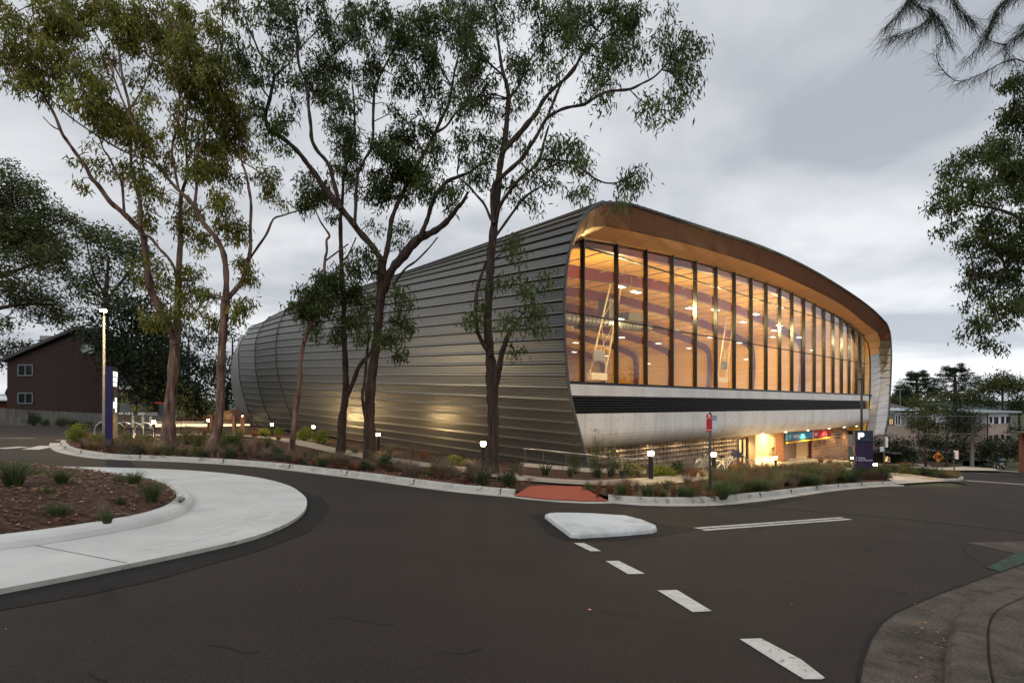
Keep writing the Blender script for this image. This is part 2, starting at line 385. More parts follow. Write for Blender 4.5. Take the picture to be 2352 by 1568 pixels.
# slab joint on the apron
def stripe(a, b, w, off, name, m, ya=.5):
    A = GP(*a); B = GP(*b); d = (B-A); d.z = 0; d.normalize(); q = Vector((-d.y, d.x, 0))*w/2
    mb = MB(); n = max(2, int((B-A).length/.15)); 
    for i in range(n+1):
        p = A.lerp(B, i/n)
        for k in (-1, 1):
            r = p+q*k*(1+.12*(random.random()-.5)); mb.v.append((r.x, r.y, gz(r.x, r.y)+off))
    for i in range(n): mb.f.append((2*i, 2*i+1, 2*i+3, 2*i+2))
    return struct(mb.build(name, m))
stripe((57, 1258), (291, 1304), .012, .0515, 'slab_joint', M['asphalt_dark'])

M['tyremark'] = mat('tyre marked concrete', (.47, .465, .45), .75, var=.12, scale=8)
for pts, w in (([(462, 1103), (569, 1135), (628, 1160), (640, 1178), (605, 1203), (498, 1238), (320, 1274)], .16), ([(430, 1112), (520, 1138), (575, 1163), (580, 1180), (550, 1203), (450, 1236)], .12), ([(150, 1084), (300, 1087), (420, 1096), (560, 1118), (640, 1142)], .1)):
    pass

# painted traffic island
isl = [(1251, 1190), (1262, 1186), (1300, 1186), (1357.5, 1187.5), (1442.5, 1193), (1474, 1201), (1507, 1215), (1509, 1220), (1500, 1225), (1421, 1231.6), (1331, 1237), (1310, 1235), (1278, 1211)]
ip = [GP(x, y) for x, y in isl]; cen = sum(ip, Vector())/len(ip); mb = MB(); n = len(ip)
for k, (sc, h) in enumerate([(1.0, 0), (.996, .05), (.98, .075), (.90, .082), (.885, .096), (.7, .10)]):
    for p in ip:
        q = cen+(p-cen)*sc; mb.v.append((q.x, q.y, gz(q.x, q.y)+h))
for k in range(5):
    for i in range(n): j = (i+1) % n; mb.f.append((k*n+i, k*n+j, (k+1)*n+j, (k+1)*n+i))
mb.f.append(tuple(5*n+i for i in range(n)))
io = mb.build('traffic_island', M['island'], smooth=False); struct(io)
struct(drape('road_patch', pxy([(1219, 1182), (1257, 1180), (1440, 1187), (1506, 1200), (1600, 1215), (1517, 1231), (1421, 1241), (1310, 1244), (1262, 1228)]), .004, M['asphalt_dark'], nosub=True))
stripe((1599, 1213), (1936, 1188.5), .11, .006, 'lane_line', M['paint']); stripe((1615, 1217.3), (1952, 1192), .11, .006, 'lane_line', M['paint'])
for q in ([(1317.7, 1247), (1341.6, 1247), (1380.4, 1265.6), (1356.5, 1266)], [(1391, 1288.5), (1421, 1288), (1481, 1317.7), (1442.5, 1318.7)], [(1510, 1356), (1555, 1355), (1635, 1403.7), (1591, 1406)], [(1698.6, 1468), (1748, 1466.5), (1840, 1515), (1895, 1557.3), (1888, 1560.5), (1846, 1560.5), (1770, 1513)]):
    struct(drape('road_dash', pxy(q), .006, M['paint'], nosub=True))
def band(pts, w, off, name, m):
    P = catmull([Vector((p.x, p.y, 0)) for p in (GP(x, y) for x, y in pts)], .5); mb = MB()
    for i, p in enumerate(P):
        d = (P[min(i+1, len(P)-1)]-P[max(i-1, 0)]).normalized(); q = Vector((-d.y, d.x, 0))
        for k in (-1, 1):
            a = p+q*w/2*k*(1+.25*(random.random()-.5)); mb.v.append((a.x, a.y, gz(a.x, a.y)+off))
    for i in range(len(P)-1): mb.f.append((2*i, 2*i+1, 2*i+3, 2*i+2))
    return struct(mb.build(name, m))
band([(1690, 1160), (1745, 1164), (2003, 1185), (2200, 1205), (2380, 1227)], .22, .003, 'road_seam', M['asphalt_dark'])
band([(1840, 1142), (1745, 1160), (1690, 1162)], .35, .0035, 'road_seam', M['asphalt_dark'])
def crack(x, y, n, dx, dy, w=.012):
    pts = [(x, y)]
    for i in range(n): pts.append((pts[-1][0]+dx*(.5+random.random()), pts[-1][1]+dy*(random.random()*2-.6)))
    band(pts, w, .0045, 'road_crack', M['asphalt_dark'])
for a in [(1990, 1215, 7, 22, 6), (2060, 1245, 6, -18, 8), (2120, 1210, 5, 14, 12), (2040, 1230, 6, 20, 4), (2180, 1240, 5, 12, 14), (1960, 1250, 5, 24, 5), (205, 1545, 5, 20, 8), (1830, 1165, 6, 25, -3), (2220, 1160, 5, 22, 4), (2260, 1222, 4, 25, 6), (1620, 1285, 5, 24, 3), (1380, 1400, 6, 16, 5), (760, 1420, 6, 22, 6), (1000, 1500, 5, 20, -8), (1700, 1330, 6, 26, 4), (1850, 1300, 7, 18, 9), (1150, 1180, 5, 18, 2), (2080, 1180, 6, 24, 3), (2000, 1350, 5, 14, 8), (480, 1480, 6, 22, 5), (1820, 1230, 5, 20, 5)]: crack(*a, .008)
# near right corner: old kerb and footpath
ga = [(1965, 1700), (1973.8, 1568), (1979, 1527.5), (2000.4, 1469), (2027, 1432), (2058.8, 1408), (2165, 1362.8), (2298, 1315), (2352, 1296), (2520, 1240)]
kb = [(2175, 1720), (2172, 1568), (2177, 1506), (2192, 1448), (2220, 1415), (2280, 1388), (2352, 1366), (2520, 1320)]
ki = [(2270, 1720), (2260.7, 1568), (2245, 1495.7), (2255.4, 1453), (2282, 1421), (2340, 1388), (2420, 1365), (2560, 1330)]
corner = [(9, 1), (9, 8)]
A = smooth_px(ga, .12)
struct(drape('gutter', A+[(8, 9.6), (9, 2), (3, .6)], .006, M['oldconc'], nosub=True))
KB = smooth_px(kb, .12)
sweep(KB[::-1], [(-.0, -.02), (-.01, .05), (.0, .09), (.03, .125), (.07, .135), (.22, .135), (.225, .11), (.24, .13), (3.5, .13)], 'footpath', M['oldconc'])
P3 = [(p[0], p[1]) for p in KB]
band([(x-3, y) for x, y in ga[1:9]], .03, .0085, 'road_crack', M['asphalt_dark'])
stripe((2040, 1444), (2180, 1490), .012, .0075, 'slab_joint', M['asphalt_dark'])
struct(drape('road_patch', pxy([(2266, 1304), (2297, 1313), (2400, 1276), (2400, 1240)]), .0095, M['green'], nosub=True))
for pts, w in (([(462, 1103), (569, 1135), (628, 1160), (640, 1178), (605, 1203), (498, 1238), (320, 1274)], .13), ([(430, 1112), (520, 1138), (575, 1163), (580, 1180), (550, 1203), (450, 1236)], .10)):
    band(pts, w, .0515, 'tyre_mark', M['tyremark'])
# far side: kerb at the fence, east island, far kerb
band([(-60, 971), (0, 973), (100, 975.5), (200, 979), (300, 983), (352, 986)], .5, .12, 'kerb', M['gutter'])
is2 = [(1996, 1081), (2000, 1085), (2060, 1091), (2120, 1099), (2165, 1104.5), (2205, 1104), (2212, 1101), (2205, 1097), (2140, 1085), (2080, 1079), (2030, 1076)]
i2 = smooth_px(is2, .5); sweep(i2, [(0, -.05), (0, .12), (.03, .15), (.2, .15), (.2, 0)], 'kerb', M['conc'])
struct(drape('garden_bed', i2, .11, M['mulch'], cell=3))
band([(2215, 1103), (2290, 1108), (2400, 1116)], .6, .01, 'gutter', M['gutter'])
band([(2030, 1068), (2120, 1070), (2200, 1077), (2352, 1087), (2500, 1098)], .9, .12, 'footpath', M['gutter'])
stripe((2170, 1080), (2272, 1088), .15, .012, 'lane_line', M['paint'])
# give-way markings on the far left street
stripe((0, 1030), (56, 1026), .35, .006, 'road_dash', M['paint']); stripe((70, 1032), (110, 1024), .5, .006, 'road_dash', M['paint'])
stripe((0, 1006), (80, 1006), .12, .006, 'lane_line', M['paint']); stripe((130, 1011), (160, 1010), .12, .006, 'lane_line', M['paint'])
stripe((290, 990), (345, 989), .12, .006, 'lane_line', M['paint']); stripe((295, 994), (345, 993), .12, .006, 'lane_line', M['paint'])
# distant hills
for (x0, x1, Y, h, nm) in ((-900, 1400, 900, 20, 'hills'), (250, 1100, 1500, 42, 'hills')):
    mb = MB(); n = 60
    for i in range(n+1):
        x = x0+(x1-x0)*i/n; hh = h*(.72+.18*math.sin(i*.37)+.1*math.sin(i*1.1+1))*math.sin(math.pi*min(1, max(0, i/n)))**.3
        mb.v += [(x, Y, -30), (x, Y+60, hh*.8), (x, Y+160, hh), (x, Y+500, -30)]
    for i in range(n):
        for k in range(3): mb.f.append((i*4+k, (i+1)*4+k, (i+1)*4+k+1, i*4+k+1))
    struct(mb.build(nm, mat('hill bush', (.06, .075, .075), .95, var=.3, scale=.05, bump=.5, bscale=.3), smooth=True))
# ------------------------------------------------------------ sports hall
M['zinc'] = mat('zinc cladding', (.175, .175, .168), .40, metal=.84, var=.04, scale=.9, stretch=(.25, .25, 5))
M['soff'] = mat('glow tinted soffit', (.72, .34, .12), .5, metal=.05, var=.03)  # orange glow of the hall lights put into the panel colour
M['jamb'] = mat('sky lit rim panels', (.44, .44, .45), .55, metal=.3, var=.03)  # pale copy of the rim panels: bright sky reflection put into the colour
M['panel'] = mat('shaded rim panels', (.22, .105, .066), .45, metal=.35, var=.03, scale=1)  # dark copy of the same panels: ground reflection put into the colour
M['black'] = mat('black metal', (.018, .018, .02), .4, metal=.3, var=.1)
M['mull'] = mat('mullion metal', (.055, .06, .065), .22, metal=.75, var=.05)
M['edge'] = mat('rim trim', (.07, .075, .08), .6, metal=.2, var=.1)
M['fair'] = mat('precast concrete', (.60, .59, .575), .7, var=.10, scale=1.1, stretch=(1, 1, .35), bump=.12, bscale=25, dirt=((.36, .35, .33), 2.2, .6))
M['timber'] = mat('timber lining', (.72, .42, .075), .55, var=.12, scale=.6, stretch=(.3, .3, 9))
M['frame'] = mat('red steel', (.12, .012, .005), .5, var=.06, scale=2)
M['cream'] = mat('cream paint', (.72, .62, .45), .5, var=.04)
M['grey'] = mat('grey metal', (.22, .22, .23), .45, metal=.5, var=.08)
M['block'] = mat('concrete block', (.20, .17, .145), .85, var=.3, scale=2.5, bump=.3, bscale=40)
M['block2'] = mat('tan block', (.22, .135, .095), .85, var=.35, scale=2.2, bump=.3, bscale=40)
M['mortar'] = mat('mortar', (.5, .45, .38), .9, var=.1)
M['brownp'] = mat('brown panel', (.16, .07, .04), .5, var=.1)
M['tanp'] = mat('tan door', (.45, .30, .15), .5, var=.05)
M['paleblock'] = mat('pale wall', (.55, .47, .34), .8, var=.1, scale=3)
M['yellow'] = mat('yellow paint', (.65, .42, .02), .5, var=.05)
gl = bpy.data.materials.new('glass'); gl.use_nodes = True; t_ = gl.node_tree; t_.nodes.clear()
fr = t_.nodes.new('ShaderNodeLayerWeight'); fr.inputs[0].default_value = .5
pw_ = t_.nodes.new('ShaderNodeMath'); pw_.operation = 'POWER'; pw_.inputs[1].default_value = 3.6; t_.links.new(fr.outputs['Facing'], pw_.inputs[0])
trn = t_.nodes.new('ShaderNodeBsdfTransparent'); trn.inputs[0].default_value = (.82, .84, .86, 1)
gs = t_.nodes.new('ShaderNodeBsdfGlossy'); gs.inputs['Roughness'].default_value = .0; gs.inputs[0].default_value = (.93, .94, .94, 1)
mm_ = t_.nodes.new('ShaderNodeMath'); mm_.operation = 'MULTIPLY_ADD'; mm_.inputs[1].default_value = .72; mm_.inputs[2].default_value = .05; mm_.use_clamp = True; t_.links.new(pw_.outputs[0], mm_.inputs[0])
ms_ = t_.nodes.new('ShaderNodeMixShader'); t_.links.new(mm_.outputs[0], ms_.inputs[0]); t_.links.new(trn.outputs[0], ms_.inputs[1]); t_.links.new(gs.outputs[0], ms_.inputs[2])
oo_ = t_.nodes.new('ShaderNodeOutputMaterial'); t_.links.new(ms_.outputs[0], oo_.inputs[0]); M['glass'] = gl

HALL = empty('sports_hall', (OX, OY, gz(OX, OY)), 'large curved hall in grey horizontal metal cladding with tall glazed end wall lit from inside', 'building')
def arc(P, n):   # resample polyline (t,z) into n+1 equally spaced points
    P = np.array(P, float); d = np.r_[0, np.cumsum(np.hypot(*np.diff(P, axis=0).T))]; q = np.linspace(0, d[-1], n+1)
    return np.c_[np.interp(q, d, P[:, 0]), np.interp(q, d, P[:, 1])]
def sp(P, n):    # smooth then resample
    C = catmull([Vector((a, b, 0)) for a, b in P], .1); return arc([(c.x, c.y) for c in C], n)
NL, NR, NQ = 26, 86, 16
L0 = [(1358.5, 1100), (1347.6, 1055.6), (1336, 1013.4), (1324, 967), (1313, 925), (1305, 878), (1298.5, 800), (1296, 720), (1297, 666), (1303, 603), (1315, 550), (1331, 511), (1356, 480), (1384, 465)]
R0 = [(1384, 465), (1440, 467), (1500, 485), (1619.5, 523.6), (1760, 570), (1865.6, 619.6), (1953.5, 673), (2006, 711.7), (2036, 742)]
Q0 = [(2036, 742), (2045, 768), (2047.7, 828), (2044.6, 904), (2041, 956), (2033, 1000)]
def fc_(L_, s): return [fac(x, y, s) for x, y in L_]
l0, r0, q0 = fc_(L0, 0), fc_(R0, 0), fc_(Q0, 0)
def prof(l, r, q): return np.vstack([sp(l, NL), sp(r, NR)[1:], sp(q, NQ)[1:]])
PR = [(0.0, prof(l0, r0, q0))]
secs = {34: [(688, 990), (670, 950), (655, 910), (643.4, 872.8), (637.6, 837.7), (636.4, 795.5), (640, 760), (650.5, 731), (669, 705.6)],
        40: [(634, 984), (621, 958), (608, 929), (597.7, 889), (590.7, 854), (588.3, 818.9), (589.5, 788), (595.4, 767), (608, 746), (627, 728)],
        47.5: [(592, 974), (577.8, 953.7), (565, 919.7), (554.4, 877.5), (550.9, 842.3), (550.2, 807), (556.7, 783.7), (568, 766), (586, 748.6)],
        54: [(545, 936), (540, 925), (536.8, 910), (532.8, 877.5), (532, 847), (536.8, 816.5), (549.7, 788.4), (563.7, 769.7)]}
kk = {34: (1, 1), 40: (.965, .925), 47.5: (.9, .84), 54: (.8, .70)}
for s in (34, 40, 47.5, 54):
    l = fc_(secs[s], s); k, kz = kk[s]; tc = 26
    fr_ = [(tc+(t-tc)*k, (z-CZ)*kz+CZ) for t, z in r0]; fq = [(tc+(t-tc)*k, (z-CZ)*kz+CZ) for t, z in q0]
    l = l+[fr_[1]]; 
    PR.append((float(s), prof(l, fr_[1:], fq)))
if False: PR.append((59.0, np.c_[26+(PR[-1][1][:, 0]-26)*.6, (PR[-1][1][:, 1]-CZ)*.6+CZ]))
def normals(P):
    d = np.gradient(P, axis=0); n = np.c_[-d[:, 1], d[:, 0]]; n /= np.linalg.norm(n, axis=1)[:, None]; return n
def shell_rows():
    rows = []
    NP = NL+NR+NQ; crown = NL+int(NR*.38)
    sec = [(0, -.05), (.075, -.05), (.075, .10), (.10, .105), (.30, .066), (.31, .084), (.345, .084), (.355, .062), (.52, .047), (.53, .063), (.565, .063), (.575, .043), (.75, .028), (.76, .044), (.795, .044), (.805, .024), (.985, .008)]
    for i in range(NP):
        rr = sec if i < crown else [(1-a, b) for a, b in reversed(sec)]
        for a, b in rr: rows.append((i+a, b))
    return rows
ROWS = shell_rows()
def offs(P, rows, extra=0):
    n = normals(P); out = []
    for p, h in rows:
        i = min(int(p), len(P)-2); f = p-i
        q = P[i]*(1-f)+P[i+1]*f; m_ = n[i]*(1-f)+n[i+1]*f
        out.append(q+m_*(h+extra))
    return out
mb = MB(); R_ = [offs(P, ROWS) for s, P in PR]; nr = len(ROWS)
for (s, P), rws in zip(PR, R_):
    ks = {40: .3, 47.5: .9, 54: 1.4}.get(s, 0)
    for q, (_, h_) in zip(rws, ROWS): mb.v.append(tuple(F(q[0], s+h_*ks, q[1])))
for j in range(len(PR)-1):
    for i in range(nr-1): mb.f.append((j*nr+i, j*nr+i+1, (j+1)*nr+i+1, (j+1)*nr+i))
mb.f.append(tuple((len(PR)-1)*nr+i for i in range(0, nr, 16)))
cl_ = mb.build('cladding', M['zinc'], HALL); cl_.data.materials.append(M['black']); mi = np.zeros(len(cl_.data.polygons), 'i'); per_ = 17
for j in range(len(PR)-1):
    for i in range(nr-1):
        if ROWS[i][1] < -.01 and ROWS[i+1][1] < -.01: mi[j*(nr-1)+i] = 1  # recess faces blackened: shade under each lip put into the colour
cl_.data.polygons.foreach_set('material_index', mi)
# standing seams where the cladding changes direction
for j in (1, 2, 3):
    s, P = PR[j]; rr = offs(P[:NL+30], [(i/2, .115) for i in range(0, 2*(NL+20))])
    MB().tube([F(q[0], s, q[1]) for q in rr], .035, 5).build('seam_strip', M['black'], HALL)
# rim, crease and glazing outlines
C1 = [(1320.8, 551), (1345.9, 527.6), (1370.9, 519.6), (1393, 519.6)]; C1r = [(1393, 519.6), (1436, 527.6), (1511, 543.9), (1619.5, 571), (1760, 616.8), (1865.6, 664), (1936, 701), (1985, 739.9), (2014, 762)]
C1q = [(2014, 762), (2024.5, 785.6), (2025.6, 827.8), (2022.7, 873), (2018.9, 914.5), (2012.4, 961), (2008.6, 999)]
G1 = [(1325, 550), (1340, 549.5)]; G1r = [(1340, 549.5), (1408.5, 561.4), (1486, 576.4), (1595, 601), (1726.7, 640), (1821.7, 674.8), (1895.5, 711.7), (1934, 732.8), (1967.6, 757.4), (1983, 771)]
G1q = [(1983, 771), (1994, 792.6), (1998, 827.8), (1997.5, 905), (1994.4, 950.6), (1990.5, 979), (1988, 999)]
SC, SG = .95, 1.8
low = [(t, z) for t, z in l0 if z < CZ+6.6]
c1 = [(t+.62, z) for t, z in low]+fc_(C1, SC); g1 = [(t+1.2, z) for t, z in low]+fc_(G1, SG)
ring0 = np.vstack([sp(l0, NL), sp(r0, 22)[1:], sp(q0, NQ)[1:]])
ring1 = np.vstack([sp(c1, NL), sp(fc_(C1r, SC), 22)[1:], sp(fc_(C1q, SC), NQ)[1:]])
ring2 = np.vstack([sp(g1, NL), sp(fc_(G1r, SG), 22)[1:], sp(fc_(G1q, SG), NQ)[1:]])
MB().tube([F(q[0], 0, q[1]) for q in ring0], .07, 6).build('rim_trim', M['edge'], HALL)
def zalign(r0_, r1_):     # rows of jamb panels at matching heights
    for r in (r0_, r1_):
        q = r[NL+22:]; zz = np.linspace(q[0, 1], q[-1, 1], NQ+1); o = np.argsort(q[:, 1]); r[NL+22:, 0] = np.interp(zz, q[o, 1], q[o, 0]); r[NL+22:, 1] = zz
zalign(ring0, ring1); zalign(ring2, ring2)
fz = (ring0[:NL+1, 1]-ring0[0, 1])/(ring0[NL, 1]-ring0[0, 1])
for r in (ring1, ring2):
    q = r[:NL+1].copy(); zz = q[0, 1]+fz*(q[-1, 1]-q[0, 1]); d_ = np.maximum.accumulate(q[:, 1]+np.arange(NL+1)*1e-6); r[:NL+1, 0] = np.interp(zz, d_, q[:, 0]); r[:NL+1, 1] = zz
bk = MB()
for (ra, sa, rb, sb, nm) in ((ring0, 0.0, ring1, SC, 'rim_panel'), (ring1, SC, ring2, SG, 'soffit_panel')):
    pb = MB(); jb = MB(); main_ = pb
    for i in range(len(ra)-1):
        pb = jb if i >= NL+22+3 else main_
        step = 1
        a, b, c, d = F(ra[i][0], sa, ra[i][1]), F(ra[i+1][0], sa, ra[i+1][1]), F(rb[i+1][0], sb, rb[i+1][1]), F(rb[i][0], sb, rb[i][1])
        n = (b-a).cross(d-a).normalized(); bk.quad(a+n*.03, b+n*.03, c+n*.03, d+n*.03)
        e = .012; L1 = (b-a).length; L2 = (c-d).length
        a2 = a.lerp(b, e/L1); b2 = b.lerp(a, e/L1); c2_ = c.lerp(d, e/L2); d2 = d.lerp(c, e/L2)
        m2 = .012
        a3, d3 = a2.lerp(d2, m2), d2.lerp(a2, m2); b3, c3 = b2.lerp(c2_, m2), c2_.lerp(b2, m2)
        pb.quad(a3, b3, c3, d3)
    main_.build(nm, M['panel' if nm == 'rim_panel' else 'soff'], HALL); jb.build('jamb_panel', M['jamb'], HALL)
bk.build('panel_backing', M['black'], HALL)
# close between shell and glazing line
b = MB(); Pa = PR[0][1]; Pb = inset(PR[0][1], .10) if 'inset' in globals() else PR[0][1]-normals(PR[0][1])*.10
for i in range(len(Pa)): b.v += [tuple(F(Pa[i][0], .05, Pa[i][1])), tuple(F(Pb[i][0], .05, Pb[i][1]))]
for i in range(len(Pa)-1): b.f.append((2*i, 2*i+1, 2*i+3, 2*i+2))
b.build('rim_flashing', M['black'], HALL)
# ------------ glazing
def gtop(t):
    tt = ring2[NL-3:NL+22+3]; return float(np.interp(t, tt[:, 0], tt[:, 1]))
SILL = CZ+1.10
mx_ = [1336.5, 1413.8, 1481.3, 1541.4, 1594.9, 1642.3, 1684.5, 1723.2, 1757.7, 1789.3, 1817.4, 1844.5, 1869.1, 1891.3, 1912.4, 1931.7, 1949.3, 1965.8, 1981.6]
mt = [fac(x, 700, SG)[0] for x in mx_]
gx0, gx1 = -.55, fac(1998, 850, SG)[0]
edges = [gx0]+mt+[gx1]
for t in mt:
    zt = gtop(t); b = MB(); b.fbox(t-.04, t+.04, SG-.18, SG+.08, SILL-.05, zt+.02); b.build('mullion', M['mull'], HALL)
for a, b_ in zip(edges[:-1], edges[1:]):
    n = 6; top = [(a+(b_-a)*i/n) for i in range(n+1)]
    mb = MB(); mb.v = [tuple(F(a, SG, SILL))]+[tuple(F(x, SG, gtop(x) if x > .4 else CZ+7.75)) for x in top]+[tuple(F(b_, SG, SILL))]
    if b_ == gx1:
        rr = [q for q in ring2[NL+20:] if q[1] > SILL]; mb.v = [tuple(F(a, SG, SILL)), tuple(F(a, SG, gtop(a)))]+[tuple(F(q[0]+.02, SG, q[1])) for q in rr]+[tuple(F(b_, SG, SILL))]
    mb.f = [tuple(range(len(mb.v)))]; mb.build('glass_pane', M['glass'], HALL)
for z in (CZ+4.5, CZ+7.9):
    te = gx1 if z < CZ+6 else mt[-3]
    MB().fbox(gx0, te, SG-.05, SG+.03, z-.03, z+.03).build('transom', M['black'], HALL)
MB().fbox(gx0, gx1, SG-.2, SG+.15, SILL-.1, SILL+.06).build('sill', M['black'], HALL)
# head frame following the soffit
MB().tube([F(q[0], SG-.04, q[1]-.05) for q in ring2[NL-1:]], .05, 5).build('head_frame', M['black'], HALL)
# ------------ concrete front
CS = 1.3; CR = fac(1996, 915, CS)[0]; CL = -.75
jt = [fac(x, 940, CS)[0] for x in (1344, 1403, 1457.8)]; dj = 2.06
def cfront(z0, z1, name):
    b = MB(); e = [CL]+[jt[0]+dj*i for i in range(24) if jt[0]+dj*i < CR-.6]+[CR]
    for a, c in zip(e[:-1], e[1:]): b.fbox(a+.008, c-.008, CS, CS+.3, z0, z1)
    b.fbox(CL, CR, CS+.012, CS+.25, z0+.01, z1-.01)
    return b.build(name, M['fair'], HALL)
cfront(CZ+.46, SILL-.1, 'concrete_band')
LV = MB(); LV.fbox(CL, CR, CS+.3, CS+.35, CZ-.44, CZ+.47)
LV.build('louvre_back', M['black'], HALL)
M['louvre'] = mat('louvre blades', (.085, .08, .08), .38, metal=.6, var=.1)
LV = MB()
for i in range(7):
    z = CZ-.40+i*.128
    vs = [F(t, s, zz) for t in (CL, CR) for s, zz in ((CS+.02, z), (CS+.02, z+.022), (CS+.26, z+.09), (CS+.26, z+.068))]
    LV.add(vs, [(0, 1, 5, 4), (1, 2, 6, 5), (2, 3, 7, 6), (3, 0, 4, 7), (0, 3, 2, 1), (4, 5, 6, 7)])
LV.build('louvres', M['louvre'], HALL)
# belly: vertical, then rolling under
BL0 = .05
e = [BL0]+[jt[0]+dj*i for i in range(24) if jt[0]+dj*i < CR-.6]+[CR]
bel = [(CS, CZ-.42), (CS, CZ-1.25)]+[(CS+1.5*(1-math.cos(a)), CZ-1.25-1.08*math.sin(a)) for a in [math.pi/2*k/9 for k in range(1, 10)]]+[(4.6, CZ-2.33)]
b = MB()
for a, c in zip(e[:-1], e[1:]):
    n = len(bel); base = len(b.v)
    for t in (a+.009, c-.009): b.v += [tuple(F(t, s, z)) for s, z in bel]
    for k in range(n-1): b.f.append((base+k, base+k+1, base+n+k+1, base+n+k))
bo = b.build('concrete_belly', M['fair'], HALL, smooth=False)
b = MB(); n = len(bel)
for t in (BL0, CR): b.v += [tuple(F(t, s+.015, z+.01)) for s, z in bel]
for k in range(n-1): b.f.append((k, k+1, n+k+1, n+k))
b.build('belly_backing', M['asphalt_dark'], HALL)
TH_ = []   # tie holes
for i, t0 in enumerate(e[:-1]):
    for f_ in (.25, .75):
        for z in (CZ-.75, CZ-1.2, CZ+.62, CZ+.88): TH_.append((t0+dj*f_, z))
for t0, z in TH_:
    if z < CZ: MB().fbox(t0-.02, t0+.02, CS-.003, CS+.02, z-.022, z+.022).build('tie_hole', M['asphalt_dark'], HALL)
M['soffit'] = mat('dark soffit', (.20, .15, .11), .8)
b = MB(); b.fbox(.9, CR+1, 4.6, 12.2, CZ-2.35, CZ-2.2); b.build('undercroft_ceiling', M['soffit'], HALL)
# ------------ interior
def inset(P, d):
    n = normals(P); return P-n*d
INN = [(s, inset(P, .75)) for s, P in PR[:4]]
FLOOR = CZ+.25
def prof_at(s, d=.75):
    for (s0, P0), (s1, P1) in zip(PR[:-1], PR[1:]):
        if s0 <= s <= s1: f = (s-s0)/(s1-s0); return inset(P0*(1-f)+P1*f, d)
lm = MB(); SS = [SG+.15, 10, 20, 30, 34, 40, 45]; idx = list(range(0, NL+NR+NQ+1, 1)); n = len(idx)
for s in SS:
    P = prof_at(s)
    for i in idx: lm.v.append(tuple(F(P[i][0], s, P[i][1])))
for j in range(len(SS)-1):
    for i in range(n-1): lm.f.append((j*n+i, j*n+i+1, (j+1)*n+i+1, (j+1)*n+i))
lm.build('timber_lining', M['timber'], HALL)
P = prof_at(45); b = MB(); b.v = [tuple(F(P[i][0], 45, P[i][1])) for i in idx]; b.f = [tuple(range(n))]; b.build('end_wall', M['timber'], HALL)
Pl = prof_at(SG+.15); b = MB(); n2 = len(ring2)
for i in range(n2):
    j = i if i <= NL else (NL+(i-NL)*NR/22 if i <= NL+22 else NL+NR+(i-NL-22)); j0 = min(int(j), len(Pl)-2); f_ = j-j0; q = Pl[j0]*(1-f_)+Pl[j0+1]*f_
    b.v += [tuple(F(ring2[i][0], SG+.02, ring2[i][1])), tuple(F(q[0], SG+.16, q[1]))]
for i in range(n2-1): b.f.append((2*i, 2*i+1, 2*i+3, 2*i+2))
b.build('head_closure', M['timber'], HALL)
# close the ring between lining and shell rim
b = MB(); P = prof_at(SG+.15); 
for i in idx: b.v += [tuple(F(P[i][0], SG+.15, P[i][1])), tuple(F(PR[0][1][i][0], SG+.15, PR[0][1][i][1]))]
for i in range(n-1): b.f.append((2*i, 2*i+1, 2*i+3, 2*i+2))
b.build('rim_closure', M['black'], HALL)
M['sprung'] = mat('sports floor', (.42, .26, .12), .35, var=.1, scale=1)
b = MB(); b.fbox(-.3, 51.5, SG+.2, 36, FLOOR-.25, FLOOR); b.fbox(2.5, 49, 36, 44.9, FLOOR-.25, FLOOR); b.build('hall_floor', M['sprung'], HALL)
b = MB(); b.fbox(1.3, 49, 12, 12.2, -8, CZ-2.36); b.build('undercroft_wall', M['paleblock'], HALL)
for s in (2.85, 8.7, 14.6, 20.4, 26.3, 32.2, 38):
    Po = prof_at(s, .8); Pi = prof_at(s, 1.55); b = MB(); ii = [i for i in range(0, NL+NR+NQ+1, 2)]
    for i in ii:
        for P_, ds in ((Po, -.17), (Pi, -.17), (Pi, .17), (Po, .17)): b.v.append(tuple(F(P_[i][0], s+ds, max(P_[i][1], FLOOR-.1))))
    for k in range(len(ii)-1):
        for q in range(4): r = (q+1) % 4; b.f.append((k*4+q, k*4+r, (k+1)*4+r, (k+1)*4+q))
    b.build('arch_frame', M['frame'], HALL)
# purlins along the ceiling
b = MB()
for i in range(NL+2, NL+NR-2, 4):
    pts = [F(prof_at(s, .95)[i][0], s, prof_at(s, .95)[i][1]) for s in (2.2, 34, 44)]; b.tube(pts, .05, 4)
b.build('purlins', M['tanp'], HALL)
# wall battens
b = MB()
for k in range(24):
    z = FLOOR+.3+k*.3; b.fbox(3, 47, 44.85, 44.97, z, z+.07)
for k in range(16):
    i = NL+NR+NQ-2-k//2; 
b.build('wall_battens', M['brownp'], HALL)
# hanging lights, duct and basketball backstops
HL = bpy.data.lights.new('hall_light', 'POINT'); HL.shadow_soft_size = .25; HL.energy = 300; HL.color = (1, .74, .30)
M['panelem'] = emis('light panel', (1, .9, .72), 6)
zl = CZ+7.2; spots = []
for X_z, Y_z in ((550,655),(900,760),(445,830),(455,950),(810,905),(695,990),(895,1020),(1035,950),(1250,850),(1225,985),(1450,905),(1615,950),(155,985),(145,1045),(360,1070),(1700,1015),(1330,800)):
    px, py = 1267.9+.3516*X_z, 441+.3516*Y_z; Y = 7.2*FP/(HY-py); X = (px-HX)/FP*Y; spots.append((X, Y, zl, 1))
for t, s in ((40, 8), (47, 14), (44, 26), (8, 4.2), (20, 4.2), (32, 4.2), (41, 4.4)): q = F(t, s, CZ+(5.6 if t > 40 else 7.2)); spots.append((q.x, q.y, q.z, 2 if s < 5 and t < 40 else 1))
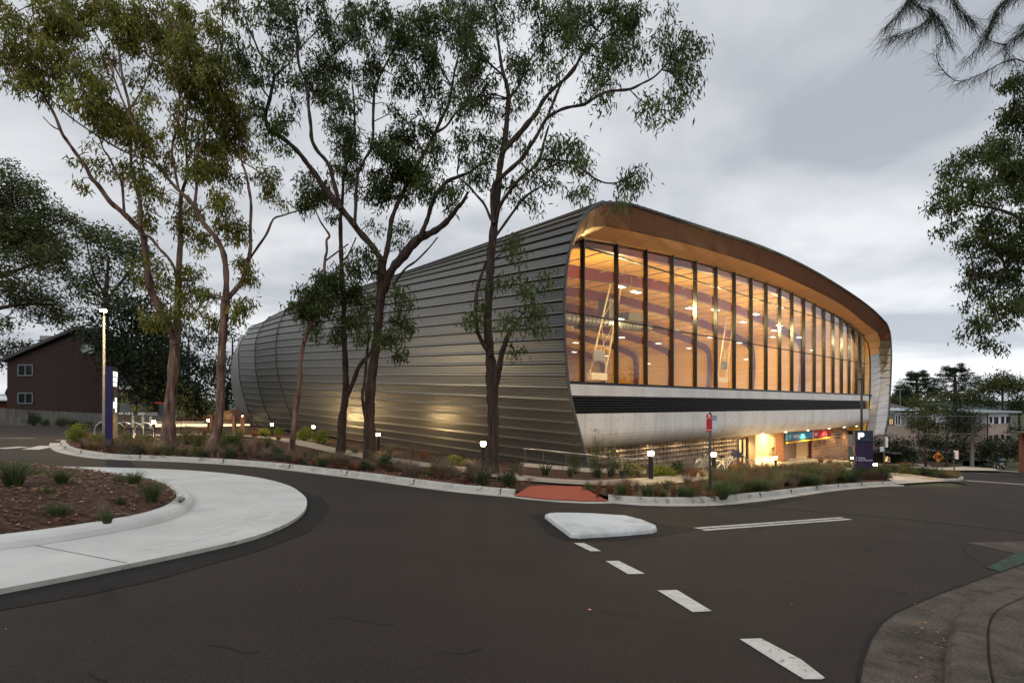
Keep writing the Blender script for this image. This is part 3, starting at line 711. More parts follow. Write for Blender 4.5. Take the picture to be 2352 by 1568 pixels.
for (X, Y, z, e_) in spots:
    lt = empty('hall_light', (X, Y, z), 'small flat white light panel hanging on rods under the timber ceiling', 'ceiling light', 'light panels hanging in rows inside the hall')
    b = MB(); b.box((0, 0, .05), (.8, .4, .07), rz=math.atan2(TY, TX)); b.tube([(-.3, 0, .08), (-.3, 0, 1.2)], .012, 4); b.tube([(.3, 0, .08), (.3, 0, 1.2)], .012, 4)
    b.build('housing', M['grey'], lt, wn=False)
    b = MB(); b.box((0, 0, 0), (.72, .34, .02), rz=math.atan2(TY, TX)); b.build('diffuser', M['panelem'], lt, wn=False)
    hl_ = HL
    if e_ == 2: hl_ = HL.copy(); hl_.energy = 1500
    lo = bpy.data.objects.new('panel_lamp', hl_); COL.objects.link(lo); lo.parent = lt; lo.location = (0, 0, -.35)
def up_light(): pass
def fp(x, y, s): t, z = fac(x, y, s); return F(t, s, z)
DC = 12.5
duct = empty('air_duct', fp(1390, 735, DC), 'grey round air duct with ribbed bends hanging inside the hall near the glazed corner', 'air duct')
b = MB(); A_, B_ = fp(1285, 728, DC), fp(1490, 752, DC); b.tube([A_, B_], .42, 14)
for i in range(24): q = A_.lerp(B_, i/24); q2 = A_.lerp(B_, i/24+.004); b.tube([q, q2], .47, 14)
b.build('duct', M['grey'], duct)
b = MB(); q = fp(1397, 716, DC+2); b.box(q, (1.3, 1.2, 2.2), rz=math.atan2(TY, TX)); q = fp(1452, 738, DC+2); b.box(q, (3.0, 1.4, 1.3), rz=math.atan2(TY, TX)); q = fp(1345, 745, DC+2); b.box(q, (1.6, 1.2, .8), rz=math.atan2(TY, TX)); b.build('plant_box', M['grey'], duct)
def backstop(p, s, lab):
    a0, a1, b0_, b1_ = [fp(x, y, s) for x, y in p]; h = empty('basketball_backstop', a0, lab, 'basketball hoop', 'basketball backstops inside the hall')
    b = MB(); b.tube([a0, a1], .06, 6); b.tube([b0_, b1_], .06, 6)
    for f, g in ((.3, .3), (.55, .55), (.8, .8), (.05, .55), (.55, .05), (.6, .95)): b.tube([a0.lerp(a1, f), b0_.lerp(b1_, g)], .02, 4)
    lo_ = a0.lerp(b0_, .5); b.box(lo_+Vector((0, 0, -.2)), ((a0-b0_).length, .4, .5), rz=math.atan2(TY, TX)); b.build('mast', M['cream'], h)
    c = a0.lerp(a1, .18)+Vector((.3, -.6, 0)); b = MB(); b.box(c, (1.2, .05, .8), rz=math.atan2(TY, TX)); b.build('backboard', M['grey'], h)
    b = MB(); b.tube([c+Vector((.2*math.cos(k*math.pi/6), -.3+.2*math.sin(k*math.pi/6), -.35)) for k in range(13)], .012, 4); b.build('hoop', M['frame'], h)
backstop([(1354, 858), (1403, 648), (1390, 858), (1428, 652)], 9, 'white braced basketball backstop behind the second glass bay from the left')
backstop([(1648, 868), (1672, 712), (1668, 868), (1686, 720)], 12, 'white basketball backstop standing behind the seventh glass bay of the hall')
# ------------------------------------------------------------ undercroft walls (parts of the hall)
M['hole'] = mat('hole shade', (.10, .07, .05), .9)
M['diffw'] = emis('lit car park wall', (1, .72, .36), .9)
def screen(t0, t1, s, z0f, z1, m, name, cw, ch, kind, lit):
    """perforated block wall: every block a flat face with an octagonal or slotted opening"""
    b = MB(); nc = int((t1-t0)/cw); cw = (t1-t0)/nc
    zb = CZ-6.9; rows = int((z1-zb)/ch)
    def P_(t, z, d=0): return F(t, s+d, z)
    for c in range(nc):
        for r in range(rows):
            ta = t0+c*cw; za = z1-(r+1)*ch; g = .007
            a0, a1, b0, b1 = ta+g, ta+cw-g, za+g, za+ch-g
            if b1 < gz(*F(ta, s, 0)[:2])-.3: continue
            open_ = kind(c, r, nc)
            if not open_:
                b.add([P_(a0, b0), P_(a1, b0), P_(a1, b1), P_(a0, b1)], [(0, 1, 2, 3)]); continue
            rx, rz = open_; mt_, mz = (a0+a1)/2, (b0+b1)/2
            out = [(a0, b0), (mt_, b0), (a1, b0), (a1, mz), (a1, b1), (mt_, b1), (a0, b1), (a0, mz)]
            ang = [225, 270, 315, 0, 45, 90, 135, 180]
            inn_ = [(mt_+rx*math.cos(math.radians(a)), mz+rz*math.sin(math.radians(a))) for a in ang]
            base = len(b.v); b.v += [tuple(P_(*q)) for q in out]+[tuple(P_(*q)) for q in inn_]+[tuple(P_(*q, .16)) for q in inn_]
            for k in range(8):
                j = (k+1) % 8; b.f.append((base+k, base+j, base+8+j, base+8+k)); b.f.append((base+8+k, base+8+j, base+16+j, base+16+k))
    o = b.build(name, m, HALL)
    # mortar bed just behind the face with the same openings left dark
    return o
random.seed(11)
rs = {}
def kl(c, r, nc):
    if r > 4 or c < 8 or c > nc-2: return None
    h = (c*7+r*13) % 11
    if r == 4 and c > nc*.6: return None
    big = .11 if (10 < c < 30 and r in (1, 2)) or c > nc-12 else .07
    q = random.random()
    if q < .12: return None
    rr = big*random.uniform(.6, 1.1); return (rr, rr)
def kr(c, r, nc):
    if r > 6 or c < 2 or c > nc-7: return None
    return (.055, .115) if random.random() < .85 else None
zt = CZ-2.36
screen(1.4, 21.7, 3.3, 0, zt, M['block'], 'breeze_block_wall', .385, .30, kl, 1)
b = MB(); b.fbox(1.4, 21.7, 5.2, 5.3, CZ-7, zt); b.build('screen_backing', M['paleblock'], HALL)
screen(37.3, 48.4, 3.3, 0, zt, M['block2'], 'slotted_block_wall', .30, .30, kr, 1)
b = MB(); b.fbox(37.3, 48.4, 5.2, 5.3, CZ-8, zt); b.fbox(48.3, 48.4, 3.3, 12, CZ-8, zt); b.build('screen_backing', M['paleblock'], HALL)
g0 = lambda t, s: gz(*F(t, s, 0)[:2])+.17
# door leaves, brown panel
zf = g0(22.5, 3.3)
dr_ = MB(); dr_.fbox(21.85, 23.45, 3.30, 3.40, zf, zf+.08); dr_.fbox(21.85, 23.45, 3.3, 3.4, zt-.30, zt-.2)
for t in (21.85, 22.6, 23.37): dr_.fbox(t, t+.09, 3.28, 3.4, zf, zt-.2)
do = dr_.build('door', M['black'], HALL)
MB().fbox(21.94, 22.6, 3.34, 3.36, zf+.05, zt-.3).build('door_pane', lens('frosted lit glass', (1, .74, .38), .75), do) if False else None
dp = MB(); dp.fbox(21.94, 23.37, 3.34, 3.36, zf+.05, zt-.3); dpo = dp.build('door_glass', M['glass'], HALL)
b = MB(); b.fbox(22.5, 22.53, 3.18, 3.22, zf+.8, zf+1.6); b.build('door_handle', M['grey'], HALL)
b = MB(); b.fbox(21.7, 23.5, 3.3, 3.45, zt-.2, zt); b.fbox(23.46, 24.7, 3.2, 3.45, zf-.3, zt); b.build('door_panel', M['tanp'], HALL)
b = MB(); b.fbox(21.7, 24.7, 6.9, 7.0, CZ-7, zt); b.build('lobby_wall', M['paleblock'], HALL)
# back wall of the entry, column, recess and service door
b = MB(); b.fbox(24.7, 36.5, 6.2, 6.4, CZ-7.5, zt); b.fbox(24.55, 24.7, 3.45, 6.9, CZ-7, zt)
b.build('entry_wall', M['paleblock'], HALL)
b = MB()
for i in range(20): b.fbox(24.7, 34, 6.19, 6.2, zt-.2*i-.012, zt-.2*i)
b.build('mortar_lines', M['block'], HALL)
fx = lambda x, s: fac(x, 1050, s)[0]
t0, t1, t2, t3, t4 = fx(1797, 3.3), fx(1809, 3.3), fx(1829.7, 3.6), fx(1859, 3.6), fx(1866, 3.3)
b = MB(); b.fbox(t0, t1, 3.2, 3.9, CZ-7.5, zt); b.build('steel_column', M['brownp'], HALL)
b = MB(); b.fbox(t1, t2, 3.7, 3.8, CZ-7.5, zt); b.build('recess_panel', M['brownp'], HALL); b = MB(); b.fbox(t3, t4+.1, 3.3, 3.8, CZ-8, zt); b.build('door_jamb', M['brownp'], HALL)
b = MB(); b.fbox(t2, t3, 3.62, 3.72, g0(34, 3.6), zt); b.build('service_door', M['tanp'], HALL)
b = MB(); b.fbox(t3-.35, t3-.1, 3.55, 3.6, g0(34, 3.6)+1.0, g0(34, 3.6)+1.06); b.build('lever_handle', M['black'], HALL)
# meter box, yellow post, bin on the lit wall
mbx = empty('meter_box', F(fx(1780, 6), 6.1, CZ-3.6), 'pale square meter box with thin conduits, mounted on the lit entry wall', 'electrical box')
q = mbx.location; b = MB(); b.box(q+Vector((0, 0, .0)), (.9, .14, 1.0), rz=math.atan2(TY, TX)); b.build('cabinet', M['cream'], mbx)
b = MB()
for k in range(6): b.tube([q+Vector((-.3+k*.09, -.02, -.5)), q+Vector((-.3+k*.09, -.02, -1.4-(k % 3)*.3))], .015, 4)
b.build('conduit', M['grey'], mbx)
yp = GP(1781, 1064, .17); yp = F(fx(1783, 5.4), 5.4, 0); yp.z = g0(fx(1783, 5.4), 5.4)
b = MB(); b.lathe(yp, [(.11, 0), (.11, 1.35), (.08, 1.42), (0.01, 1.43)], 12); o = own(b.build('bollard_post', M['yellow'])); tag(o, 'bright yellow steel guard post against the lit entry wall', 'post')
b = MB(); c_ = F(fx(1802, 4.6), 4.6, CZ-3.5); b.box(c_, (.55, .3, 1.3), rz=math.atan2(TY, TX)); b.box(c_+Vector((0, 0, .67)), (.62, .4, .08), rz=math.atan2(TY, TX)); b.box(c_+Vector((.1, -.1, -.95)), (.3, .16, .6), rz=math.atan2(TY, TX)); o = own(b.build('ticket_machine', M['black'])); tag(o, 'black boxy unit fixed beside the brown steel column of the car park entry', 'machine')
# hanging header sign: PARKING / EXIT
M['blue'] = mat('sign blue', (.03, .22, .42), .4, var=.03); M['redsign'] = mat('sign red', (.42, .02, .03), .4, var=.03)
M['white'] = mat('sign white', (.8, .8, .8), .4, var=.02)
def text(body, size, m, name, parent, origin, xdir, zdir=Vector((0, 0, 1)), ext=.004, align='LEFT', bold=0.0):
    cu = bpy.data.curves.new('txt', 'FONT'); cu.body = body; cu.size = size; cu.extrude = ext; cu.align_x = align; cu.offset = bold
    o = bpy.data.objects.new('txt', cu); COL.objects.link(o); bpy.context.view_layer.update()
    me = bpy.data.meshes.new_from_object(o); bpy.data.objects.remove(o); x = xdir.normalized(); n = x.cross(zdir).normalized()
    inv = Vector((0, 0, 0)); q = parent
    while q is not None: inv = inv+q.location; q = q.parent
    for v in me.vertices: v.co = Vector(origin)+x*v.co.x+zdir*v.co.y+n*v.co.z-inv
    me.materials.clear(); return link(name, me, m, parent)
def Fv(): return Vector((TX, TY, 0))
sA, sB, sC = fac(1810, 1004, 2.6)[0], fac(1867.5, 1000, 2.6)[0], fac(1908.5, 995, 2.6)[0]
zs1 = CZ-2.42; zs0 = zs1-.62
sg = empty('header_sign', F(sA, 2.6, zs0), 'long blue and red PARKING and EXIT sign box hanging over the car park entry', 'sign')
b = MB(); b.fbox(sA, sB-.05, 2.6, 2.8, zs0, zs1); b.build('blue_panel', M['blue'], sg)
b = MB(); b.fbox(sB+.05, sC, 2.6, 2.8, zs0, zs1); b.build('red_panel', M['redsign'], sg)
b = MB(); b.fbox(sB-.05, sB+.05, 2.58, 2.8, zs0, zs1); b.build('white_divider', M['white'], sg)
text('P', .52, M['white'], 'letter_p', sg, F(sA+.35, 2.595, zs0+.12), Fv(), bold=.01); text('PARKING', .36, M['white'], 'lettering', sg, F(sA+1.15, 2.595, zs0+.18), Fv(), bold=.008)
text('EXIT', .36, M['white'], 'lettering', sg, F(sB+.45, 2.595, zs0+.18), Fv(), bold=.008)
cb = empty('clearance_bar', F(sA-.6, 2.45, zs0-.3), 'yellow height clearance bar hung below the blue and red entry sign', 'bar')
b = MB(); b.tube([F(sA-.7, 2.45, zs0-.16), F(sC-.4, 2.45, zs0-.16)], .075, 8); b.build('bar', M['yellow'], cb)
b = MB(); b.tube([F(sA+1, 2.45, zs0-.1), F(sA+1, 2.5, zs1)], .015, 4); b.tube([F(sC-1.6, 2.45, zs0-.1), F(sC-1.6, 2.5, zs1)], .015, 4); b.build('hanger', M['grey'], cb)
# lamps of the undercroft (battens on the ceiling)
BL = bpy.data.lights.new('batten_light', 'AREA'); BL.shape = 'RECTANGLE'; BL.size = 1.2; BL.size_y = .2; BL.energy = 420; BL.color = (1, .70, .33)
M['warmem'] = emis('warm tube', (1, .78, .45), 9)
for t, s in ((26.5, 4.9), (30, 4.9), (33.5, 5.0), (27, 1.9), (33, 1.9), (39.5, 2.2), (23, 5.2), (18, 2.5), (11, 2.5)):
    inset_ = s > 3
    if not inset_ and s < 3: z = CZ-2.2
    z = zt-.02 if s > 4.5 or s > 3 else CZ-2.30
    if s > 3:
        lt = empty('batten_light', F(t, s, z), 'slim warm ceiling lamp over the car park entry', 'ceiling light', 'ceiling lamps in the car park entry')
        b = MB(); b.box((0, 0, 0), (1.2, .16, .06), rz=math.atan2(TY, TX)); b.build('lamp_tube', M['warmem'], lt, wn=False)
        lo = bpy.data.objects.new('entry_lamp', BL); COL.objects.link(lo); lo.parent = lt; lo.location = (0, 0, -.05)

SCL = bpy.data.lights.new('screen_lamp', 'POINT'); SCL.energy = 200; SCL.color = (1, .75, .45); SCL.shadow_soft_size = .15
for t in (5, 9, 12.5, 16, 20, 40, 43, 46):
    lt = empty('batten_light', F(t, 4.5, zt-.1), 'slim lamp glimpsed through the openings of a block wall', 'ceiling light', 'lamps behind the perforated block walls')
    b = MB(); b.box((0, 0, 0), (.9, .12, .05), rz=math.atan2(TY, TX)); b.build('lamp_tube', M['warmem'], lt, wn=False)
    lo = bpy.data.objects.new('screen_lamp', SCL); COL.objects.link(lo); lo.parent = lt; lo.location = (0, 0, -.25)
DL = bpy.data.lights.new('fill_spot', 'SPOT'); DL.energy = 420; DL.color = (1, .72, .36); DL.spot_size = 2.3; DL.spot_blend = .6; DL.shadow_soft_size = .06
for t in (23.5, 28, 33, 38.5, 43, 47):  # row of lamps added to brighten the forecourt floor
    lt = empty('fill_lamp', F(t, 2.15, CZ-2.24), 'small round downlight added under the concrete belly to brighten the forecourt', 'ceiling light', 'added downlights under the concrete belly')
    b = MB(); b.lathe((0, 0, -.03), [(.09, 0), (.09, .06), (.02, .07)], 12); b.build('fill_lamp_ring', M['warmem'], lt, wn=False)
    lo = bpy.data.objects.new('fill_spot', DL); COL.objects.link(lo); lo.parent = lt; lo.location = (0, 0, -.08)
# ------------------------------------------------------------ lit bollards
M['bol'] = mat('bollard black', (.02, .018, .016), .45, metal=.2)
M['bolens'] = lens('bollard lens', (1, .80, .48), 40)
BP = bpy.data.lights.new('bollard_lamp', 'POINT'); BP.energy = 200; BP.color = (1, .66, .28); BP.shadow_soft_size = .07
def bollard(p, label, e=None):
    r = empty('bollard_light', p, label, 'bollard light', 'lit bollards along the paths')
    b = MB(); b.lathe((0, 0, 0), [(.085, -.05), (.085, .86), (.03, .861)], 16); b.build('post', M['bol'], r, wn=False, smooth=False)
    b = MB(); b.lathe((0, 0, .86), [(.07, 0), (.095, .03), (.105, .10), (.09, .17)], 16); b.build('lens', M['bolens'], r, wn=False)
    b = MB(); b.lathe((0, 0, 1.03), [(.092, 0), (.092, .02), (.01, .03)], 16); b.build('cap', M['bol'], r, wn=False)
    bp = BP
    if e: bp = BP.copy(); bp.energy = e
    lo = bpy.data.objects.new('bollard_lamp', bp); COL.objects.link(lo); lo.parent = r; lo.location = (0, 0, .935)
    return r
for x, y, lab in [(353, 1003, 'lit black bollard right of the bike hoops, left of the leftmost gum trunk'), (720, 1009, 'lit bollard between the slender crooked gum and the straight thin gum'),
                  (868.6, 1034, 'lit bollard partly behind the big spreading gum'), (1110, 1075, 'lit bollard just left of the tall rough-barked gum'), (1495, 1101, 'lit bollard at the end of the handrail, below the hall front'),
                  (1639.4, 1093, 'lit bollard beside the red bus zone sign post and parked bicycle'), (1781.7, 1082, 'lit bollard in the grasses in front of the car park entry')]:
    bollard(GP(x, y, .12), lab)
for x, y, lab, YY in [(625, 975, 'lit bollard under the curved seams near the rear of the hall', 0), (479, 965.5, 'small distant lit bollard beside the bench strip light, left of the second gum', 0), (556, 956, 'farthest lit bollard, at the timber batten screen', 0),
                  (1956.5, 1052, 'lit bollard at the corner of the slotted block wall', 50), (2010, 1067, 'lit bollard just right of the purple parking totem', 34)]:
    Y = YY or YH(x, y, 1.05); p = Pd(x, y, Y); p.z = Pd(x, y, Y).z-.93; bollard(p, lab)

# ------------------------------------------------------------ street lamps
M['pole'] = mat('galvanised pole', (.085, .08, .07), .6, metal=.2, var=.08)
lp = Pd(239, 1000, 31); lp.z = gz(lp.x, lp.y); hl = Pd(237, 722, 31).z-lp.z
sl_ = empty('street_lamp', lp, 'tall slim street lamp, switched on, behind the purple totem', 'street lamp')
b = MB(); b.lathe((0, 0, -.1), [(.13, 0), (.13, .5), (.095, .55), (.055, hl)], 14); b.build('pole', M['pole'], sl_, wn=False, smooth=True)
b = MB(); b.tube([(0, 0, hl-.05), (.35, -.5, hl+.06), (.65, -.9, hl+.1)], .03, 8); b.box((.75, -1.05, hl+.1), (.3, .6, .09), rz=.62); b.build('lamp_head', M['grey'], sl_, wn=False)
b = MB(); b.box((.75, -1.05, hl+.03), (.28, .5, .07), rz=.62); b.build('lamp_lens', emis('street lamp lens', (1, .82, .5), 90), sl_, wn=False)
pl = bpy.data.lights.new('street_lamp_light', 'POINT'); pl.energy = 2000; pl.color = (1, .74, .40); pl.shadow_soft_size = .12
po_ = bpy.data.objects.new('street_lamp_light', pl); COL.objects.link(po_); po_.parent = sl_; po_.location = (.75, -1.05, hl-.12)
dp_ = GP(1979, 1086, .1); hd = Pd(1979, 863, dp_.y).z-dp_.z
s2 = empty('street_lamp', dp_, 'thin black lamp pole with a short arm, unlit, in front of the P totem', 'street lamp')
b = MB(); b.lathe((0, 0, -.1), [(.09, 0), (.075, hd)], 12); b.build('pole', M['black'], s2, wn=False, smooth=True)
b = MB(); b.box((-.2, 0, hd-.28), (.5, .12, .07)); b.build('lamp_head', M['black'], s2, wn=False)

# ------------------------------------------------------------ totems
M['purple'] = mat('purple sign', (.020, .012, .042), .4, var=.06, scale=2); M['navy'] = mat('navy sign', (.018, .03, .05), .4, var=.05)
M['lit'] = emis('lit lettering', (1, .97, .92), 1.6)
tp = GP(1982, 1087, .1); Yt = tp.y; ht = Pd(0, 988, Yt).z-tp.z; wt = 41/FP*Yt
T1 = empty('parking_totem', tp, 'dark purple parking totem with glowing white P and navy top', 'sign totem')
b = MB(); b.box(tp+Vector((0, 0, ht*.36)), (wt, .28, ht*.72+.1)); b.build('body', M['purple'], T1)
b = MB(); b.box(tp+Vector((0, 0, ht*.86)), (wt, .28, ht*.276)); b.build('top_panel', M['navy'], T1)
X_ = Vector((1, 0, 0))
b = MB(); fy = Yt-.147; px0 = Pd(1971, 0, fy).x; pz0 = Pd(0, 1008, fy).z; pw = .13; ph = Pd(0, 993, fy).z-pz0
b.box((px0+pw*.5, fy, pz0+ph/2), (pw, .02, ph)); cx0 = px0+pw+.04; cz0 = pz0+ph*.66; R_o = ph*.34
vs = [(cx0, fy-.01, cz0-R_o), (cx0, fy-.01, cz0+R_o)]+[(cx0+.12+R_o*math.cos(a), fy-.01, cz0+R_o*math.sin(a)) for a in [math.pi/2-math.pi*k/10 for k in range(11)]]
b.add(vs, [(0, 1)+tuple(range(2, 13))]); b.build('glowing_p', M['lit'], T1)
M['litdim'] = emis('small lit text', (.8, .78, .9), .5)
text('P  Parking', .17, M['litdim'], 'lettering', T1, (Pd(1966, 0, fy).x, fy, Pd(0, 1053, fy).z), X_); text('P  Entry to Car park', .15, M['litdim'], 'lettering', T1, (Pd(1966, 0, fy).x, fy, Pd(0, 1058, fy).z), X_)
t2 = GP(256, 1032, .1); Y2 = t2.y; h2 = Pd(0, 843, Y2).z-t2.z
T2 = empty('wayfinding_totem', t2, 'narrow purple wayfinding totem with glowing white symbols beside the lit street lamp', 'sign totem')
M['violet'] = mat('violet sign side', (.018, .011, .075), .4, var=.05)
ax = Vector((.62, -.78, 0)).normalized()     # edge-on: side face towards the camera
ay = Vector((-ax.y, ax.x, 0))
b = MB(); b.box(t2+Vector((0, 0, h2/2)), (.22, .95, h2), axes=(Vector((.9, .44, 0)).normalized(), Vector((-.44, .9, 0)).normalized(), Vector((0, 0, 1)))); b.build('body', M['violet'], T2)
A0 = Vector((.9, .44, 0)).normalized(); A1 = Vector((-.44, .9, 0)).normalized(); nf = Vector((A1.y, -A1.x, 0))
fo = t2+A0*.11
def tile(u0, u1, z0, z1, m, nm):
    vs = [fo+nf*.012+A1*u+Vector((0, 0, z)) for u, z in ((u0, z0), (u1, z0), (u1, z1), (u0, z1))]; b = MB(); b.add(vs, [(0, 1, 2, 3)]); return b.build(nm, m, T2)
tile(-.46, .46, 0, h2-.02, M['purple'], 'front_panel')
for k, (a, c) in enumerate(((.945, .885), (.875, .82), (.81, .765))): 
    vs = [fo+nf*.02+A1*u+Vector((0, 0, z)) for u, z in ((-.42, h2*c), (.38-.06*k, h2*c), (.38-.06*k, h2*a), (-.42, h2*a))]; b = MB(); b.add(vs, [(0, 1, 2, 3)]); b.build('lit_symbol', M['lit'], T2)
for (u0, u1, a, c) in ((-.40, -.12, .50, .58), (-.1, .22, .52, .63), (-.05, .18, .45, .51), (.05, .25, .50, .58)):
    vs = [fo+nf*.02+A1*u+Vector((0, 0, h2*z)) for u, z in ((u0, a), (u1, a), (u1, c), (u0, c))]; b = MB(); b.add(vs, [(0, 1, 2, 3)]); b.build('lit_symbol', M['lit'], T2)

# ------------------------------------------------------------ signs
def post(nm, lab, x, yb, yt, cat='sign', grp=None, w=.035):
    p = GP(x, yb, .1); h = Pd(x, yt, p.y).z-p.z; r = empty(nm, p, lab, cat, grp); b = MB(); b.lathe((0, 0, -.1), [(w, 0), (w, h+.1), (.004, h+.115)], 10); b.build('post', M['pole'], r, wn=False, smooth=True); return r, p, h
r, p, h = post('bus_zone_sign', 'grey post with a red bus zone plate and a white no-parking plate at the kerb', 1631, 1139, 947)
fy = p.y-.045; pc_ = lambda x, y: Pd(x, y, fy)
b = MB(); a = pc_(1622.5, 990.5); c = pc_(1635.5, 951); b.box(((a.x+c.x)/2-.0, fy, (a.z+c.z)/2), (c.x-a.x, .006, c.z-a.z)); b.build('red_plate', M['redsign'], r)
wz = (a.x+c.x)/2
text('BUS', .042, M['white'], 'lettering', r, (wz, fy-.005, pc_(0, 956.5).z), X_, align='CENTER'); text('BUS ZONE', .035, M['white'], 'lettering', r, (wz, fy-.005, pc_(0, 960.8).z), X_, align='CENTER')
b = MB(); b.box((wz, fy-.004, pc_(0, 987).z), (.12, .004, .012)); b.box((wz, fy-.004, pc_(0, 954.4).z), (.045, .004, .035)); b.build('arrow_bar', M['white'], r)
M['pale'] = mat('pale sign plate', (.50, .56, .60), .4, var=.03)
b = MB(); a = pc_(1636.3, 989.5); c = pc_(1647, 951); b.box(((a.x+c.x)/2, fy+.02, (a.z+c.z)/2), (c.x-a.x, .006, c.z-a.z)); b.build('white_plate', M['pale'], r)
cxp = (a.x+c.x)/2; czp = pc_(0, 959.8).z; rr = .062
b = MB(); b.tube([(cxp+rr*math.cos(k*math.pi/10), fy+.014, czp+rr*math.sin(k*math.pi/10)) for k in range(21)], .006, 5, cap=False); b.tube([(cxp-.042, fy+.013, czp-.042), (cxp+.042, fy+.013, czp+.042)], .005, 4); b.build('no_parking_ring', M['purple'], r)
text('P', .09, M['purple'], 'lettering', r, (cxp-.028, fy+.014, czp-.032), X_); b = MB(); b.box((cxp, fy+.014, pc_(0, 986).z), (.09, .004, .01)); b.build('arrow_bar', M['purple'], r)
r, p, h = post('dip_sign', 'orange diamond warning sign reading DIP across the east road', 2152, 1081, 1040)
M['orange'] = mat('orange sign', (.55, .17, .02), .45, var=.06); cc = Pd(2155, 1048.7, p.y-.05); hs = 12.6/FP*p.y; hv = 12.2/FP*p.y
b = MB(); b.add([(cc.x-hs, cc.y-.01, cc.z), (cc.x, cc.y-.01, cc.z-hv), (cc.x+hs, cc.y-.01, cc.z), (cc.x, cc.y-.01, cc.z+hv), (cc.x-hs, cc.y+.01, cc.z), (cc.x, cc.y+.01, cc.z-hv), (cc.x+hs, cc.y+.01, cc.z), (cc.x, cc.y+.01, cc.z+hv)], [(0, 1, 2, 3), (7, 6, 5, 4), (0, 4, 5, 1), (1, 5, 6, 2), (2, 6, 7, 3), (3, 7, 4, 0)]); b.build('plate', M['orange'], r)
text('DIP', .40, M['black'], 'lettering', r, (cc.x+.02, cc.y-.02, cc.z-.14), X_, align='CENTER', bold=.018)
r, p, h = post('side_on_sign', 'slim post with a red and white plate seen edge-on, right of the DIP sign', 2191.5, 1088, 1037)
b = MB(); b.box((p.x+.12, p.y-.02, Pd(0, 1044, p.y).z), (.10, .3, .62)); b.build('plate', M['white'], r); b = MB(); b.box((p.x+.2, p.y, Pd(0, 1044, p.y).z), (.05, .32, .62)); b.build('red_face', M['redsign'], r)
r, p, h = post('timed_parking_sign', 'grey post with small plates at the right end of the planted bed', 2030.5, 1106, 1002)
b = MB(); b.box((p.x+.07, p.y-.02, p.z+h-.28), (.06, .22, .5)); b.build('plate', M['white'], r); b = MB(); b.box((p.x-.12, p.y-.03, p.z+h-.62), (.2, .01, .24)); b.build('small_plate', M['pale'], r)
r, p, h = post('stop_sign', 'thin post with a blue and red sign, seen between the house and the leftmost gum', 374, 985, 925, w=.04)
b = MB(); b.box((p.x, p.y-.05, p.z+h), (1.3, .03, .08)); b.build('red_bar', M['redsign'], r); b = MB(); b.box((p.x-.12, p.y-.05, p.z+h-.6), (.35, .02, 1.1)); b.build('blue_panel', M['navy'], r)

# ------------------------------------------------------------ bike hoops and bicycles
M['steel'] = mat('stainless steel', (.55, .52, .46), .3, metal=.9, var=.05)
def hoop(p, w, h, ang, label, grp):
    r = empty('bike_hoop', p, label, 'bike rack', grp); d = Vector((math.cos(ang), math.sin(ang), 0))
    pts = [d*-w/2+Vector((0, 0, -.05)), d*-w/2+Vector((0, 0, h-w/2))]+[d*(-w/2*math.cos(a))+Vector((0, 0, h-w/2+w/2*math.sin(a))) for a in [math.pi*k/12 for k in range(1, 12)]]+[d*w/2+Vector((0, 0, h-w/2)), d*w/2+Vector((0, 0, -.05))]
    b = MB(); b.tube(pts, .027, 8); b.build('tube', M['steel'], r, wn=False, smooth=True); return r
for x, lab in ((241, 'stainless bike hoop, left of the wayfinding totem'), (263, 'stainless bike hoop mostly hidden behind the wayfinding totem'), (284, 'stainless bike hoop just right of the wayfinding totem'), (307.5, 'stainless bike hoop, second from the left bollard'), (331, 'stainless bike hoop next to the leftmost bollard')):
    hoop(GP(x, 1003, .1), 1.1, .9, .15, lab, 'bike hoops on the left footpath')
for x, y, lab in ((1686, 1089, 'steel hoop holding the parked bicycle'), (1700, 1089, 'steel bike hoop right of the bicycle, in front of the glass door'), (1721, 1088, 'steel bike hoop in the middle of the forecourt row'), (1741, 1087, 'rightmost steel bike hoop among the grasses')):
    hoop(GP(x, y, .12), .95, .95, .5, lab, 'bike hoops on the forecourt')
M['tyre'] = mat('rubber', (.02, .02, .02), .7); M['wframe'] = mat('white bike paint', (.6, .58, .52), .35, var=.03); M['bframe'] = mat('dark bike paint', (.05, .06, .10), .3, var=.03)
